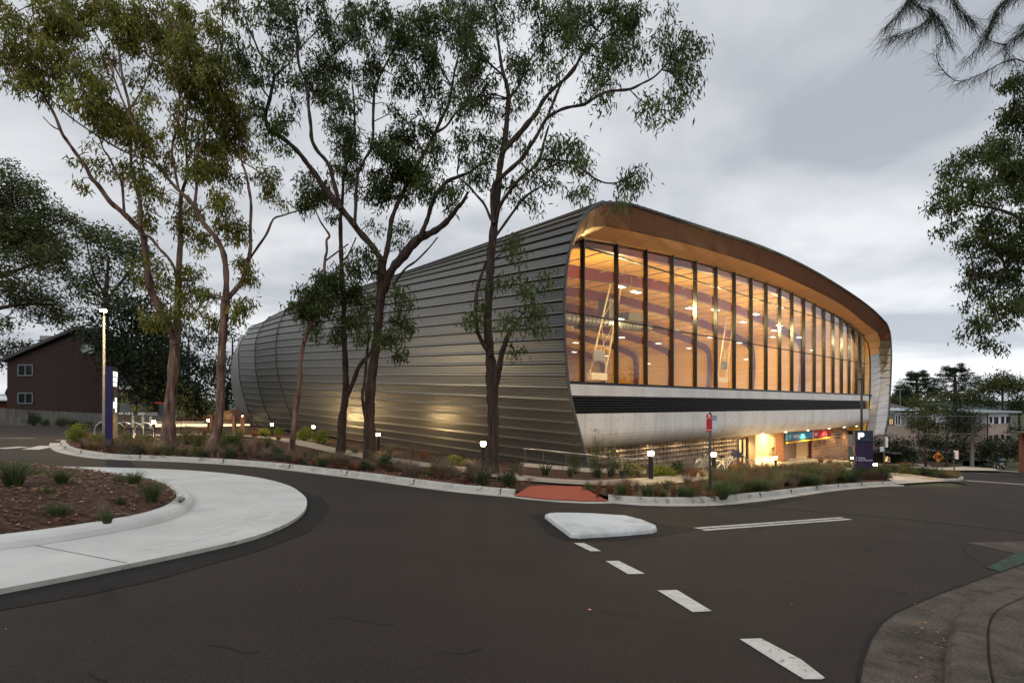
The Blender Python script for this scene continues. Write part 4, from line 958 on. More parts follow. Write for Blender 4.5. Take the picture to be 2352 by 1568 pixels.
def bicycle(p, ang, label, fm, basket=True):
    r = empty('bicycle', p, label, 'bicycle', 'bicycles parked at the hoops', rz=ang); R = .33
    def part(nm, f, m, par=r, sm=True):
        b = MB(); f(b); return b.build(nm, m, par, wn=False, smooth=sm)
    for x, nm in ((-.53, 'rear_wheel'), (.53, 'front_wheel')):
        w = part(nm, lambda b: b.tube([(x+R*.94*math.cos(a), 0, R+R*.94*math.sin(a)) for a in [2*math.pi*k/24 for k in range(25)]], .014, 6, cap=False), M['steel'])
        part('tyre', lambda b: b.tube([(x+R*math.cos(a), 0, R+R*math.sin(a)) for a in [2*math.pi*k/24 for k in range(25)]], .02, 6, cap=False), M['tyre'], w)
        part('spokes', lambda b: [b.tube([(x, 0, R), (x+R*.93*math.cos(a), 0, R+R*.93*math.sin(a))], .003, 3) for a in [2*math.pi*k/16 for k in range(16)]], M['steel'], w)
    def fr__(b):
        for a, c in (((-.08, 0, .28), (.38, 0, .75)), ((-.08, 0, .28), (-.2, 0, .82)), ((-.17, 0, .72), (.36, 0, .82)), ((-.53, 0, R), (-.08, 0, .28)), ((-.53, 0, R), (-.17, 0, .72)), ((.36, 0, .88), (.53, 0, R))): b.tube([a, c], .02, 7)
    part('frame', fr__, fm)
    part('saddle', lambda b: b.tube([(-.34, 0, .86), (-.2, 0, .88), (-.06, 0, .86)], [.07, .055, .02], 8), M['tyre'])
    part('handlebar', lambda b: b.tube([(.28, .28, .98), (.34, .2, 1.0), (.37, 0, .93), (.34, -.2, 1.0), (.28, -.28, .98)], .014, 6), M['black'])
    part('mudguard', lambda b: b.tube([(-.53+.38*math.cos(a), 0, R+.38*math.sin(a)) for a in [math.pi*(.15+.8*k/10) for k in range(11)]], [.03]*11, 5), fm)
    part('crank', lambda b: (b.tube([(-.08, -.08, .28), (.02, -.09, .14)], .011, 5), b.tube([(-.08, .08, .28), (-.18, .09, .42)], .011, 5), b.tube([(-.08+.09*math.cos(a), -.05, .28+.09*math.sin(a)) for a in [2*math.pi*k/12 for k in range(13)]], .006, 4)), M['black'])
    if basket: part('basket', lambda b: (b.box((.58, 0, .92), (.3, .34, .22)), b.box((.56, 0, 1.08), (.2, .26, .16))), M['bframe'], sm=False)
    return r
bicycle(GP(1668, 1091, .12), .35, 'white bicycle with a dark bundle on its front basket, right of the bollard', M['wframe'])
bicycle(GP(1617, 1091, .12)+Vector((.3, .5, 0)), .6, 'dark bicycle half hidden behind the bollard and the sign post', M['bframe'], False)

# ------------------------------------------------------------ handrail and sloped kerb by the corner
hr = empty('handrail', GP(1200, 1090, .1), 'thin steel handrail on posts running down past the hall corner', 'handrail')
b = MB(); pts = []
for x, y in [(1203, 1073), (1240, 1075), (1300, 1081), (1380, 1100-7), (1443, 1100), (1470, 1105-5), (1484, 1096)]:
    pts.append((x, y))
tops = [(1203, 1030), (1232, 1031.5), (1268, 1035.3), (1345, 1043.4), (1412, 1050.5), (1448, 1053), (1462, 1053), (1482, 1050.5)]
Yh = lambda x: np.interp(x, [1203, 1345, 1482], [24.2, 22.6, 23.6])
P = [Pd(x, y, Yh(x)) for x, y in tops]; b.tube(P, .022, 8); b.build('rail', M['steel'], hr, smooth=True)
for x, y in ((1206, 1031), (1248, 1033), (1300, 1038), (1352, 1044), (1404, 1049.8), (1443, 1053), (1466, 1053), (1482, 1050.5)):
    Y = float(Yh(x)); q = Pd(x, y, Y); b = MB(); b.tube([(q.x, q.y, gz(q.x, q.y)), q], .02 if x < 1440 else .03, 6); b.build('post', M['edge'], hr)
kp = [Pd(x, 0, float(Yh(x))-.15) for x in (1195, 1240, 1300, 1345, 1400, 1440, 1484)]; kp = [(q.x, q.y) for q in kp]
sweep(kp, [(0, 0), (0, .26), (.14, .26), (.14, 0)], 'edging_kerb', M['conc'])

# ------------------------------------------------------------ bench wall with light strip, batten screen
def wallseg(name, P, Y, h0, h1, m, label, cat, thick=.3):
    pass
lw = empty('bench_wall', Pd(470, 985, 44), 'long low concrete bench wall with a warm light strip under its edge', 'wall')
lines = [(349, 50), (466, 54), (574, 64)]
def zat(x, y, Y): return Pd(x, y, Y).z
b = MB(); vs = []
for x, Y in lines:
    for d in (0, .8): 
        for y in (967.5, 984): q = Pd(x, y, Y); vs.append((q.x, q.y+d, q.z if y < 970 else q.z-1.2))
b.add(vs, [(0, 4, 5, 1), (4, 8, 9, 5), (0, 2, 6, 4), (4, 6, 10, 8), (2, 3, 7, 6), (6, 7, 11, 10)]); b.build('wall', M['court'], lw)
b = MB(); vs = []
for x, Y in lines:
    for y in (973.5, 980): q = Pd(x, y, Y-.03); vs.append(q)
b.add(vs, [(0, 2, 3, 1), (2, 4, 5, 3)]); b.build('light_strip', emis('strip light', (1, .80, .45), 1.6), lw)
SLt = bpy.data.lights.new('strip_lamp', 'AREA'); SLt.shape = 'RECTANGLE'; SLt.size = 8; SLt.size_y = .2; SLt.energy = 60; SLt.color = (1, .7, .35)
for x, Y in ((410, 51.5), (520, 58)):
    q = Pd(x, 978, Y-.3); lo = bpy.data.objects.new('strip_lamp', SLt); COL.objects.link(lo); lo.parent = lw; lo.location = q-lw.location; lo.rotation_euler = (math.radians(60), 0, 0)
sc_ = empty('batten_screen', Pd(480, 965, 52), 'orange-brown vertical timber batten screen behind the bench wall', 'fence')
M['batten'] = mat('timber batten', (.26, .095, .04), .6, var=.25, scale=3, stretch=(2, 2, .3)); b = MB()
for i in range(88):
    x = 405+i*2.05; top = np.interp(x, [405, 480, 530, 585], [958, 948, 941, 936]); Y = 66; q0 = Pd(x, 972, Y); q1 = Pd(x, top, Y); b.box(((q0.x), q0.y, (q0.z+q1.z)/2), (.045, .09, q1.z-q0.z))
b.build('battens', M['batten'], sc_); b = MB()
for x in (410, 460, 510, 560): q = Pd(x, 960, 66.1); b.box(q, (.12, .1, 2.6))
b.tube([Pd(405, 966, 66.08), Pd(585, 964, 66.08)], .04, 4); b.build('rail', M['brownp'], sc_)
for x, lab in ((486, 'dark timber post between the bollard and second gum trunk'), (538, 'dark timber post right of the second gum trunk'), (557, 'dark post beside the farthest lit bollard')):
    p = Pd(x, 985, 42); p.z = gz(p.x, p.y); b = MB(); b.box(p+Vector((0, 0, .75)), (.22, .22, 1.5)); b.box(p+Vector((0, 0, 1.53)), (.26, .26, .06)); tag(own(b.build('timber_post', M['brownp'])), lab, 'post', 'short timber posts by the bench wall')
for k, x in enumerate((305.5, 328.5, 346)):
    p = Pd(x, 985, 46); p.z = gz(p.x, p.y); b = MB(); b.lathe(p, [(.1, 0), (.1, 1.0), (.07, 1.06), (.01, 1.08)], 8)
    tag(own(b.build('timber_bollard', M['court'])), ['pale round post, leftmost of three across the side street', 'pale round post, middle of three across the side street', 'pale round post, rightmost of three across the side street'][k], 'post', 'pale round posts across the side street')

# ------------------------------------------------------------ brick house and fence on the left
M['brick'] = mat('dark brick', (.095, .052, .042), .85, var=.2, scale=2)
mt_ = M['brick'].node_tree; bk_ = mt_.nodes.new('ShaderNodeTexBrick'); g_ = mt_.nodes.new('ShaderNodeNewGeometry'); sp_ = mt_.nodes.new('ShaderNodeSeparateXYZ'); cb_ = mt_.nodes.new('ShaderNodeCombineXYZ')
mt_.links.new(g_.outputs['Position'], sp_.inputs[0]); ad_ = mt_.nodes.new('ShaderNodeMath'); mt_.links.new(sp_.outputs[0], ad_.inputs[0]); mt_.links.new(sp_.outputs[1], ad_.inputs[1]); mt_.links.new(ad_.outputs[0], cb_.inputs[0]); mt_.links.new(sp_.outputs[2], cb_.inputs[1]); mt_.links.new(cb_.outputs[0], bk_.inputs['Vector'])
bk_.inputs['Color1'].default_value = (.032, .017, .014, 1); bk_.inputs['Color2'].default_value = (.022, .013, .011, 1); bk_.inputs['Mortar'].default_value = (.062, .045, .042, 1)
bk_.inputs['Scale'].default_value = 1.0; bk_.inputs['Brick Width'].default_value = .36; bk_.inputs['Row Height'].default_value = .14; bk_.inputs['Mortar Size'].default_value = .014
mt_.links.new(bk_.outputs[0], mt_.nodes['Principled BSDF'].inputs['Base Color'])
M['tile'] = mat('dark roof tiles', (.035, .033, .036), .6, var=.2, scale=4); M['wfr'] = mat('window frame grey', (.12, .14, .15), .5)
M['wglass'] = mat('dark window glass', (.012, .014, .014), .12, var=.1, spec=.8); M['render'] = mat('grey render', (.22, .22, .22), .8)
HY_ = 62
hp = lambda x, y, d=0: Pd(x, y, HY_)+Vector((0, d, 0))
HS = empty('brick_house', hp(184, 962), 'dark brick house with a steep gable, two white-framed windows and a round vent', 'house')
b = MB(); out = [hp(16.4, 985), hp(350, 985), hp(350, 845), hp(185, 762), hp(16.4, 831)]
b.add([tuple(q) for q in out]+[tuple(q+Vector((0, 3, 0))) for q in out], [(0, 1, 2, 3, 4), (9, 8, 7, 6, 5), (0, 4, 9, 5), (1, 6, 7, 2)]); b.build('wall', M['brick'], HS)
b = MB(); ra = [hp(8, 832, -.5), hp(185, 756, -.5), hp(362, 850, -.5)]; th = Vector((0, 0, .35)); bkv = Vector((0, 4, 0))
b.add([ra[0], ra[1], ra[1]+bkv, ra[0]+bkv, ra[0]+th, ra[1]+th, ra[1]+th+bkv, ra[0]+th+bkv, ra[2], ra[2]+bkv, ra[2]+th, ra[2]+th+bkv], [(0, 1, 5, 4), (4, 5, 6, 7), (0, 3, 2, 1), (1, 8, 10, 5), (5, 10, 11, 6), (1, 2, 9, 8), (0, 4, 7, 3), (8, 9, 11, 10)]); b.build('roof', M['tile'], HS)
def win(par, P, x0, y0, x1, y1, d, frm=M['wfr'], mull=1, gm=M['wglass'], fw=.07):
    a = P(x0, y1, d); c = P(x1, y0, d); w = c.x-a.x; h = c.z-a.z; b = MB(); yy = a.y
    b.box(((a.x+c.x)/2, yy, a.z), (w+fw, .1, fw)); b.box(((a.x+c.x)/2, yy, c.z), (w+fw, .1, fw)); b.box((a.x, yy, (a.z+c.z)/2), (fw, .1, h)); b.box((c.x, yy, (a.z+c.z)/2), (fw, .1, h))
    for k in range(mull): b.box((a.x+w*(k+1)/(mull+1), yy, (a.z+c.z)/2), (fw*.8, .08, h))
    wo_ = b.build('window', frm, par); b = MB(); b.box(((a.x+c.x)/2, yy+.03, (a.z+c.z)/2), (w, .02, h)); b.build('pane', gm, wo_)
win(HS, hp, 43, 838, 76, 862, -.06, fw=.12); win(HS, hp, 43, 902.5, 76, 926, -.06, fw=.12); win(HS, hp, 268, 845, 293, 865, -.06, fw=.1); win(HS, hp, 268, 904, 294, 926, -.06, fw=.1)
b = MB(); c = hp(203.7, 801.5, -.06)
b.add([c+Vector((.8*math.cos(a), 0, .62*math.sin(a))) for a in [2*math.pi*k/24 for k in range(24)]], [tuple(range(24))]); b.build('round_window', mat('pale round window', (.20, .24, .22), .4), HS)
b = MB(); b.tube([c+Vector((.8*math.cos(a), -.02, .62*math.sin(a))) for a in [2*math.pi*k/24 for k in range(25)]], .06, 5); b.build('round_window_frame', M['wfr'], HS)
b = MB(); b.box(hp(91, 790, 3), (2.6, 3, 2.3)); b.build('dormer_wall', M['render'], HS)
b = MB(); v = [hp(60, 777, 1.5), hp(150, 777, 1.5), hp(165, 758, 4), hp(74, 757, 4)]; b.add(v+[q+Vector((0, 0, -.15)) for q in v], [(0, 1, 2, 3), (7, 6, 5, 4), (0, 4, 5, 1)]); b.build('dormer_roof', M['tile'], HS)
for k, y in enumerate((891, 950)):
    b = MB(); q = hp(337, y, -1.2); b.box(q, (2.9, 2.4, .35)); b.build('balcony_slab', M['white'], HS)
    b = MB(); b.box(q+Vector((0, -1.1, .65)), (2.8, .05, 1.0)); b.build('balcony_rail', M['wfr'], HS)
nb = empty('neighbour_house', Pd(5, 960, 66), 'small red brick house with a pale roof, cut by the left edge', 'house')
b = MB(); b.box(Pd(-25, 935, 66)+Vector((0, 2, 0)), (4.2, 4, 3)); b.build('wall', mat('red brick', (.18, .07, .045), .85), nb)
v = [Pd(-80, 917, 64), Pd(17.5, 917, 64), Pd(12, 904, 67), Pd(-60, 897, 67)]; b = MB(); b.add(v+[q+Vector((0, 0, -.15)) for q in v], [(0, 1, 2, 3), (7, 6, 5, 4), (0, 4, 5, 1), (1, 5, 6, 2)]); b.build('roof', M['pale'], nb)
M['paling'] = mat('weathered paling', (.11, .105, .10), .85, var=.3, scale=1.6, stretch=(3, 3, .3), bump=.5, bscale=20)
fe = empty('paling_fence', Pd(180, 976, 55), 'long weathered grey timber paling fence in front of the brick house', 'fence')
b = MB()
for i in range(215):
    x = -60+i*2.05; Y = 55; top = np.interp(x, [-60, 0, 60, 235, 370], [937, 937, 941, 949.5, 955])+random.uniform(-.6, .4); q = Pd(x, top, Y); g1_ = gz(q.x, q.y); b.box((q.x, q.y+random.uniform(-.008, .008), (q.z+g1_)/2), (.082, .02, q.z-g1_))
b.build('palings', M['paling'], fe); b = MB(); b.tube([Pd(-60, 945, 55.05), Pd(370, 961, 55.05)], .04, 4); b.build('rail', M['paling'], fe)

# ------------------------------------------------------------ houses on the right
def ep(Y): return lambda x, y, d=0: Pd(1984.5+.17575*x, 826.9+.17575*y, Y)+Vector((0, d, 0))
M['cream2'] = mat('cream brick', (.30, .235, .20), .85, var=.12, scale=3); M['wht'] = mat('white render', (.62, .63, .68), .7, var=.04); M['metroof'] = mat('grey metal roof', (.26, .30, .31), .5, metal=.3, var=.05)
e = ep(85); H2 = empty('pale_house', e(1760, 1080), 'pale two-storey house with flat grey metal roof and narrow windows, across the east road', 'house')
b = MB(); a = e(1605, 830); c = e(1922, 685); w = c.x-a.x
b.box(((a.x+c.x)/2, a.y+5, (a.z+c.z)/2), (w, 10, c.z-a.z)); b.build('upper_wall', M['wht'], H2)
a2 = e(1605, 1300); b = MB(); b.box(((a.x+c.x)/2, a.y+5.02, (a2.z+a.z)/2), (w+.04, 10, a.z-a2.z)); b.build('lower_wall', M['cream2'], H2)
b = MB(); l0_, l1_ = e(1290, 690, 4), e(1605, 690, 4); b.box(((l0_.x+l1_.x)/2, l0_.y+3, (e(0, 830).z+l0_.z)/2), (l1_.x-l0_.x, 6, l0_.z-e(0, 830).z)); b.build('side_upper_wall', M['wht'], H2)
b = MB(); b.box(((l0_.x+l1_.x)/2, l0_.y+3, (e(0, 830).z+e(0, 1300).z)/2), (l1_.x-l0_.x, 6.04, e(0, 830).z-e(0, 1300).z)); b.build('side_lower_wall', M['cream2'], H2)
b = MB(); v = [e(1180, 668, -1), e(1985, 665, -1), e(1985, 640, 12), e(1290, 608, 12)]; b.add(v+[q+Vector((0, 0, -.25)) for q in v], [(0, 1, 2, 3), (7, 6, 5, 4), (0, 4, 5, 1), (1, 5, 6, 2)]); b.build('roof', M['metroof'], H2)
for (x0, y0, x1, y1) in ((1645, 745, 1665, 815), (1705, 745, 1745, 822), (1797, 742, 1822, 820), (1862, 742, 1884, 815), (1645, 985, 1665, 1050), (1705, 980, 1745, 1050), (1797, 975, 1820, 1030), (1866, 985, 1886, 1050)):
    win(H2, e, x0, y0, x1, y1, -.05, frm=M['black'], mull=0, fw=.12)
win(H2, e, 1490, 745, 1510, 830, 3.9, frm=M['black'], mull=0, fw=.12)
b = MB(); b.tube([e(1610, 690, -.1), e(1608, 1100, -.1)], .09, 6); b.tube([e(1902, 690, -.1), e(1900, 940, -.1)], .09, 6); b.build('downpipe', M['black'], H2)
e3 = ep(92); H3 = empty('brown_roof_house', e3(450, 1060), 'older house with brown tiled roof, pale upper walls and a lit yellow window', 'house')
b = MB(); a = e3(250, 700); c = e3(1290, 900); b.box(((a.x+c.x)/2, a.y+5, (a.z+c.z)/2), (c.x-a.x, 10, a.z-c.z)); b.build('upper_wall', M['render'], H3)
b = MB(); a = e3(250, 850); c = e3(1290, 1300); b.box(((a.x+c.x)/2, a.y+4.9, (a.z+c.z)/2), (c.x-a.x+.1, 10, a.z-c.z)); b.build('lower_wall', M['cream2'], H3)
b = MB(); v = [e3(200, 640, -1), e3(640, 640, -1), e3(600, 532, 7), e3(250, 532, 7)]; b.add(v+[q+Vector((0, 0, -.3)) for q in v], [(0, 1, 2, 3), (7, 6, 5, 4), (0, 4, 5, 1), (1, 5, 6, 2)]); b.build('roof', mat('brown tiles', (.10, .075, .07), .8, var=.2, scale=3), H3)
b = MB(); b.box((e3(430, 665).x, e3(0, 0).y-1.1, e3(0, 640).z), (7.5, .3, .5)); b.build('gutter', M['pale'], H3)
win(H3, e3, 320, 762, 376, 845, -.1, frm=M['black'], mull=1, gm=emis('lit window', (1, .68, .25), .75), fw=.12); win(H3, e3, 400, 712, 470, 845, -.1, frm=M['wht'], mull=1, fw=.12)
b = MB(); b.tube([e3(530, 625, 1), e3(526, 380, 1)], .06, 4); b.tube([e3(420, 383, 1), e3(590, 378, 1)], .05, 4)
for k in range(7): x = 430+k*22; b.tube([e3(x, 375, .4), e3(x, 388, 1.6)], .03, 3)
b.build('tv_antenna', M['grey'], H3)
e4 = ep(63); H4 = empty('brick_porch', e4(300, 1390), 'low brick porch with a brightly lit doorway, right of the parking totem', 'building')
b = MB(); a = e4(105, 1205); c = e4(275, 1420); b.box(((a.x+c.x)/2, a.y+1.5, (a.z+c.z)/2), (c.x-a.x, 3, a.z-c.z)); a = e4(355, 1200); c = e4(440, 1420); b.box(((a.x+c.x)/2, a.y+1.5, (a.z+c.z)/2), (c.x-a.x, 3, a.z-c.z)); b.build('wall', M['brick'], H4)
b = MB(); a = e4(225, 1195, -1); c = e4(335, 1208, -1); b.box(((a.x+c.x)/2, a.y, a.z), (c.x-a.x, 2, .15)); b.build('canopy', M['grey'], H4)
b = MB(); a = e4(281, 1258, .1); c = e4(320, 1378, .1); b.box(((a.x+c.x)/2, a.y, (a.z+c.z)/2), (c.x-a.x, .05, a.z-c.z)); b.build('lit_doorway', emis('lit door', (1, .72, .32), 1.0), H4)
b = MB(); a = e4(331, 1270, .1); c = e4(348, 1378, .1); b.box(((a.x+c.x)/2, a.y, (a.z+c.z)/2), (c.x-a.x, .05, a.z-c.z)); b.build('sidelight', emis('lit sidelight', (.9, .5, .3), .4), H4)
e5 = ep(45); H5 = empty('brick_pier_house', e5(2075, 1390), 'red brick house corner with low roof edge, cut by the right edge', 'house')
b = MB(); a = e5(2066, 960); c = e5(2500, 1470); b.box(((a.x+c.x)/2, a.y+.15, (a.z+c.z)/2), (c.x-a.x, .3, a.z-c.z)); b.build('wall', mat('red brown brick', (.16, .07, .05), .85, var=.15), H5)
b = MB(); a = e5(1960, 935, -.8); c = e5(2500, 958, -.8); b.box(((a.x+c.x)/2, a.y+.7, (a.z+c.z)/2), (c.x-a.x, 1.6, a.z-c.z)); b.build('roof', M['tile'], H5)
b = MB(); a = e5(1850, 1382, -2.5); c = e5(2600, 1475, -2.5); b.box(((a.x+c.x)/2, a.y, (a.z+c.z)/2), (c.x-a.x, .3, a.z-c.z)); tag(own(b.build('garden_wall', mat('tan render wall', (.33, .21, .16), .8, var=.06))), 'low tan rendered wall along the footpath at the right edge', 'wall')
pf = empty('paling_fence', ep(60)(1420, 1430), 'short grey paling fence either side of the power pole base', 'fence'); b = MB(); ee = ep(60)
for i in range(90):
    x = 1290+i*3.6; q = ee(x, 1310+random.uniform(-4, 3)); q2 = ee(x, 1445); b.box((q.x, q.y, (q.z+q2.z)/2), (.1, .02, q.z-q2.z))
b.build('palings', M['paling'], pf)
pp = ee(1410, 1440); PPo = empty('power_pole', ep(52)(1410, 1442), 'tall pale power pole with crossing wires, right of the DIP sign', 'power pole'); e52 = ep(52)
b = MB(); b.tube([e52(1409, 1450), e52(1427, 840)], [.17, .12], 8); b.build('pole', M['pole'], PPo, smooth=True)
b = MB()
for (x0, y0, x1, y1) in ((100, 962, 2900, 975), (1427, 850, 3000, 860), (360, 735, 3000, 728), (560, 1120, 1420, 1240)):
    n = 10; b.tube([e52(x0+(x1-x0)*k/n, y0+(y1-y0)*k/n+4*math.sin(math.pi*k/n), 1.0 if x0 < 1400 else 0) for k in range(n+1)], .018, 3)
b.build('wires', M['grey'], PPo)
# parked motorcycle
mo = ep(50)(1785, 1450); mo.z = gz(mo.x, mo.y)+.12
MC = empty('motorcycle', mo, 'dark parked motorcycle on the footpath beside the low tan wall', 'motorcycle', rz=.5)
def mpart(nm, f, m): b = MB(); f(b); return b.build(nm, m, MC, wn=False, smooth=True)
for x in (-.62, .62):
    mpart('wheel', lambda b: b.tube([(x+.28*math.cos(a), 0, .33+.28*math.sin(a)) for a in [2*math.pi*k/20 for k in range(21)]], .06, 7, cap=False), M['tyre'])
    mpart('hub', lambda b: b.tube([(x, -.06, .33), (x, .06, .33)], .12, 10), M['steel'])
mpart('frame', lambda b: (b.tube([(-.62, .05, .33), (-.1, .05, .4), (.2, 0, .5), (.45, 0, .95)], .05, 6), b.tube([(.45, .08, 1.0), (.62, .08, .33)], .03, 6)), M['black'])
mpart('fuel_tank', lambda b: b.tube([(-.05, 0, .82), (.12, 0, .88), (.35, 0, .88), (.45, 0, .82)], [.08, .17, .17, .06], 10), M['bframe'])
mpart('seat', lambda b: b.tube([(-.75, 0, .88), (-.45, 0, .80), (-.08, 0, .80)], [.05, .12, .11], 8), M['tyre'])
mpart('engine', lambda b: b.box((.02, 0, .48), (.42, .3, .36)), M['grey']); mpart('handlebar', lambda b: b.tube([(.3, .35, 1.06), (.4, .2, 1.05), (.42, 0, 1.0), (.4, -.2, 1.05), (.3, -.35, 1.06)], .018, 6), M['black'])
mpart('headlight', lambda b: b.tube([(.5, 0, .92), (.62, 0, .92)], [.07, .09], 10), M['steel']); mpart('exhaust', lambda b: b.tube([(.1, .16, .35), (-.3, .18, .32), (-.75, .18, .42)], [.03, .04, .05], 7), M['steel'])
# ------------------------------------------------------------ trees
def mesh_quads(name, V, tint, m, parent=None, loc=None):
    n = len(V)//4; me = bpy.data.meshes.new(name)
    if parent is not None: V = V-np.array(parent.location)
    me.vertices.add(n*4); me.vertices.foreach_set('co', V.astype('f').ravel())
    me.loops.add(n*4); me.loops.foreach_set('vertex_index', np.arange(n*4, dtype='i'))
    me.polygons.add(n); me.polygons.foreach_set('loop_start', np.arange(0, n*4, 4, dtype='i')); me.polygons.foreach_set('loop_total', np.full(n, 4, 'i'))
    ca = me.color_attributes.new('tint', 'FLOAT_COLOR', 'POINT'); ca.data.foreach_set('color', np.repeat(tint, 4, 0).astype('f').ravel())
    me.update(calc_edges=True); return link(name, me, m, parent)
def leaves(C, n, sig, Lf, Wf, droop=1.0, spread=.55, tintvar=.25, flat=1.0):
    """n lance-shaped leaves hanging round each clump centre"""
    K = len(C); ct = np.exp(rng.normal(0, tintvar, (K, 1)))*np.c_[np.exp(rng.normal(0, .08, K)), np.ones(K), np.exp(rng.normal(0, .1, K))]
    c = np.repeat(C, n, 0); N_ = len(c); sg = np.repeat(np.atleast_1d(sig)*np.ones(K), n)[:, None]
    p = c+rng.normal(0, 1, (N_, 3))*sg*np.array([1, 1, .8*flat])
    d = rng.normal(0, spread, (N_, 3)); d[:, 2] -= droop; d /= np.linalg.norm(d, axis=1)[:, None]
    r = rng.normal(0, 1, (N_, 3)); w = np.cross(d, r); w /= np.linalg.norm(w, axis=1)[:, None]
    ln = Lf*rng.uniform(.6, 1.3, (N_, 1)); wd = Wf*rng.uniform(.7, 1.25, (N_, 1))/2
    V = np.stack([p, p+d*ln*.42+w*wd, p+d*ln, p+d*ln*.42-w*wd], 1).reshape(-1, 3)
    tint = np.repeat(ct, n, 0)*np.exp(rng.normal(0, .18, (N_, 1))); return V, np.c_[tint, np.ones(N_)]
def tree(name, label, base, limbs, blobs, leafm, barkm, Lf=.25, Wf=.056, dens=1.0, group=None, cat='tree', csize=.17, per=40, twigs=.45, ref=None, k=20, droop=1.0, spread=.55):
    Y0 = base.y; root = empty(name, base, label, cat, group)
    tb = MB(); skel = []
    for lb in limbs:
        pts, dy = lb[0], lb[1]; d0 = lb[2] if len(lb) > 2 else 0; n = len(pts); P = []; R = []
        for i, (x, y, w) in enumerate(pts):
            Y = Y0+d0+(dy-d0)*(i/(n-1)); P.append(Pd(x, y, Y)); R.append(w/2*Y/FP*(.78 if w > 7 else .9))
            skel.append((x, y, Y))
        Q = []; RR = []
        for i in range(n-1):
            a = P[max(i-1, 0)]; b = P[i]; c = P[i+1]; d = P[min(i+2, n-1)]
            for kk_ in range(3):
                t = kk_/3; Q.append(.5*((2*b)+(c-a)*t+(2*a-5*b+4*c-d)*t*t+(3*b-a-3*c+d)*t**3)); RR.append(R[i]*(1-t)+R[i+1]*t)
        Q.append(P[-1]); RR.append(R[-1])
        RR = [r*(1+.10*math.sin(j*1.9+n)+.06*(random.random()-.5)) for j, r in enumerate(RR)]
        if P[0].z < base.z+.4 and d0 == 0: Q[0].z -= .25; RR[0] *= 1.15
        tb.tube(Q, RR, 12 if RR[0] > .12 else 7, jit=.10)
    sk = np.array(skel); C = []; tw = tb
    for (x, y, rx, ry, dn) in blobs:
        dd = np.hypot(sk[:, 0]-x, sk[:, 1]-y); j = int(np.argmin(dd)); Yb = sk[j, 2]+random.gauss(0, .5)+min(dd[j]/FP*Y0, 2)*random.choice((-.6, .6))
        sc = Yb/FP; rX, rZ = rx*sc*1.02, ry*sc*1.02; rY = (rX+rZ)*.5+.25
        nc = max(2, int(math.pi*rX*rZ*dn*k*dens)); c0 = np.array(Pd(x, y, Yb))
        u = rng.normal(0, 1, (nc, 3)); u /= np.linalg.norm(u, axis=1)[:, None]; u *= rng.uniform(0, 1, (nc, 1))**.42
        cc = c0+u*np.array([rX, rY, rZ]); C.append(cc)
        if twigs:
            a = Vector(Pd(*sk[j])); b = Vector(c0); mid = a.lerp(b, .5)+Vector((0, 0, .12*(b-a).length)); rr = .012+.006*math.sqrt(nc)
            if (b-a).length > .15: tw.tube([a, mid, b], [rr, rr*.8, rr*.6], 4, cap=False)
            for q in cc[:int(nc*twigs)]:
                q = Vector(q); st = a.lerp(b, random.uniform(.35, 1)); tw.tube([st, st.lerp(q, .55)+Vector((0, 0, .06)), q], [rr*.5, .009, .004], 3, cap=False)
    if C:
        V, T = leaves(np.vstack(C), per, csize, Lf, Wf, droop, spread); mesh_quads('crown', V, T, leafm, root)
    tb.build('trunk', barkm, root, smooth=True)
    return root
def barkmat(name, a, b, c, sc=2.0, zs=.35, bump=.6, bs=18):
    m = mat(name, a, .85, c2=b, var=.3, scale=sc, stretch=(1.6, 1.6, zs), bump=bump, bscale=bs, dirt=(c, sc*.8, .56)); return m
M['bark_s'] = barkmat('smooth pink bark', (.060, .030, .021), (.23, .145, .11), (.022, .008, .006), 3.0, .35, .8, 7)
M['bark_r'] = barkmat('rough fissured bark', (.024, .015, .012), (.066, .045, .036), (.016, .010, .008), 9, .12, 1.0, 16)
M['bark_d'] = barkmat('dark bark', (.03, .019, .015), (.065, .042, .033), (.02, .012, .01), 5, .3, .8, 14)
M['leaf_y'] = leafmat('olive gum leaves', (.13, .13, .024), .34)
M['leaf_g'] = leafmat('dark gum leaves', (.048, .068, .018), .26)
M['leaf_d'] = leafmat('deep green leaves', (.022, .032, .014), .2)
M['leaf_m'] = leafmat('mid green leaves', (.050, .062, .018), .25)
B1 = [(35,30,35,30,.6),(125,25,45,35,1),(188,30,50,40,1),(263,32,50,40,1),(338,38,50,45,1),(400,50,42,50,1),(432,22,25,28,1),(105,65,30,25,.9),(62,70,25,20,1),(38,100,35,25,1),(88,112,40,25,1),(32,150,40,30,1),(88,155,50,40,1),(100,195,45,30,.9),(15,185,20,20,.8),(162,95,35,35,.7),(170,155,35,35,.9),(212,185,40,35,.9),(208,238,40,40,1),(262,262,45,35,1),(288,300,40,30,1),(238,285,30,25,.8),(235,125,25,40,.5),(312,120,30,30,.6),(375,95,40,30,.9),(375,150,35,35,.8),(325,325,40,30,.9),(205,350,28,22,.4),(178,375,20,20,.35),(180,418,22,15,.3),(240,405,18,20,.3),(300,388,35,25,.8),(338,418,35,25,.9),(313,455,20,20,.4),(343,502,20,28,.9),(370,450,25,20,.6),(425,508,28,30,.8),(450,548,28,28,.7),(438,480,25,25,.7),(320,650,20,18,.7),(325,613,15,15,.5),(363,593,20,20,.5),(375,648,28,25,.7),(438,630,28,25,.7),(425,668,35,25,.8),(370,730,32,24,1),(400,715,25,22,.7),(318,200,30,30,.5),(340,250,25,30,.5),(150,60,40,30,.9),(290,80,45,30,1)]
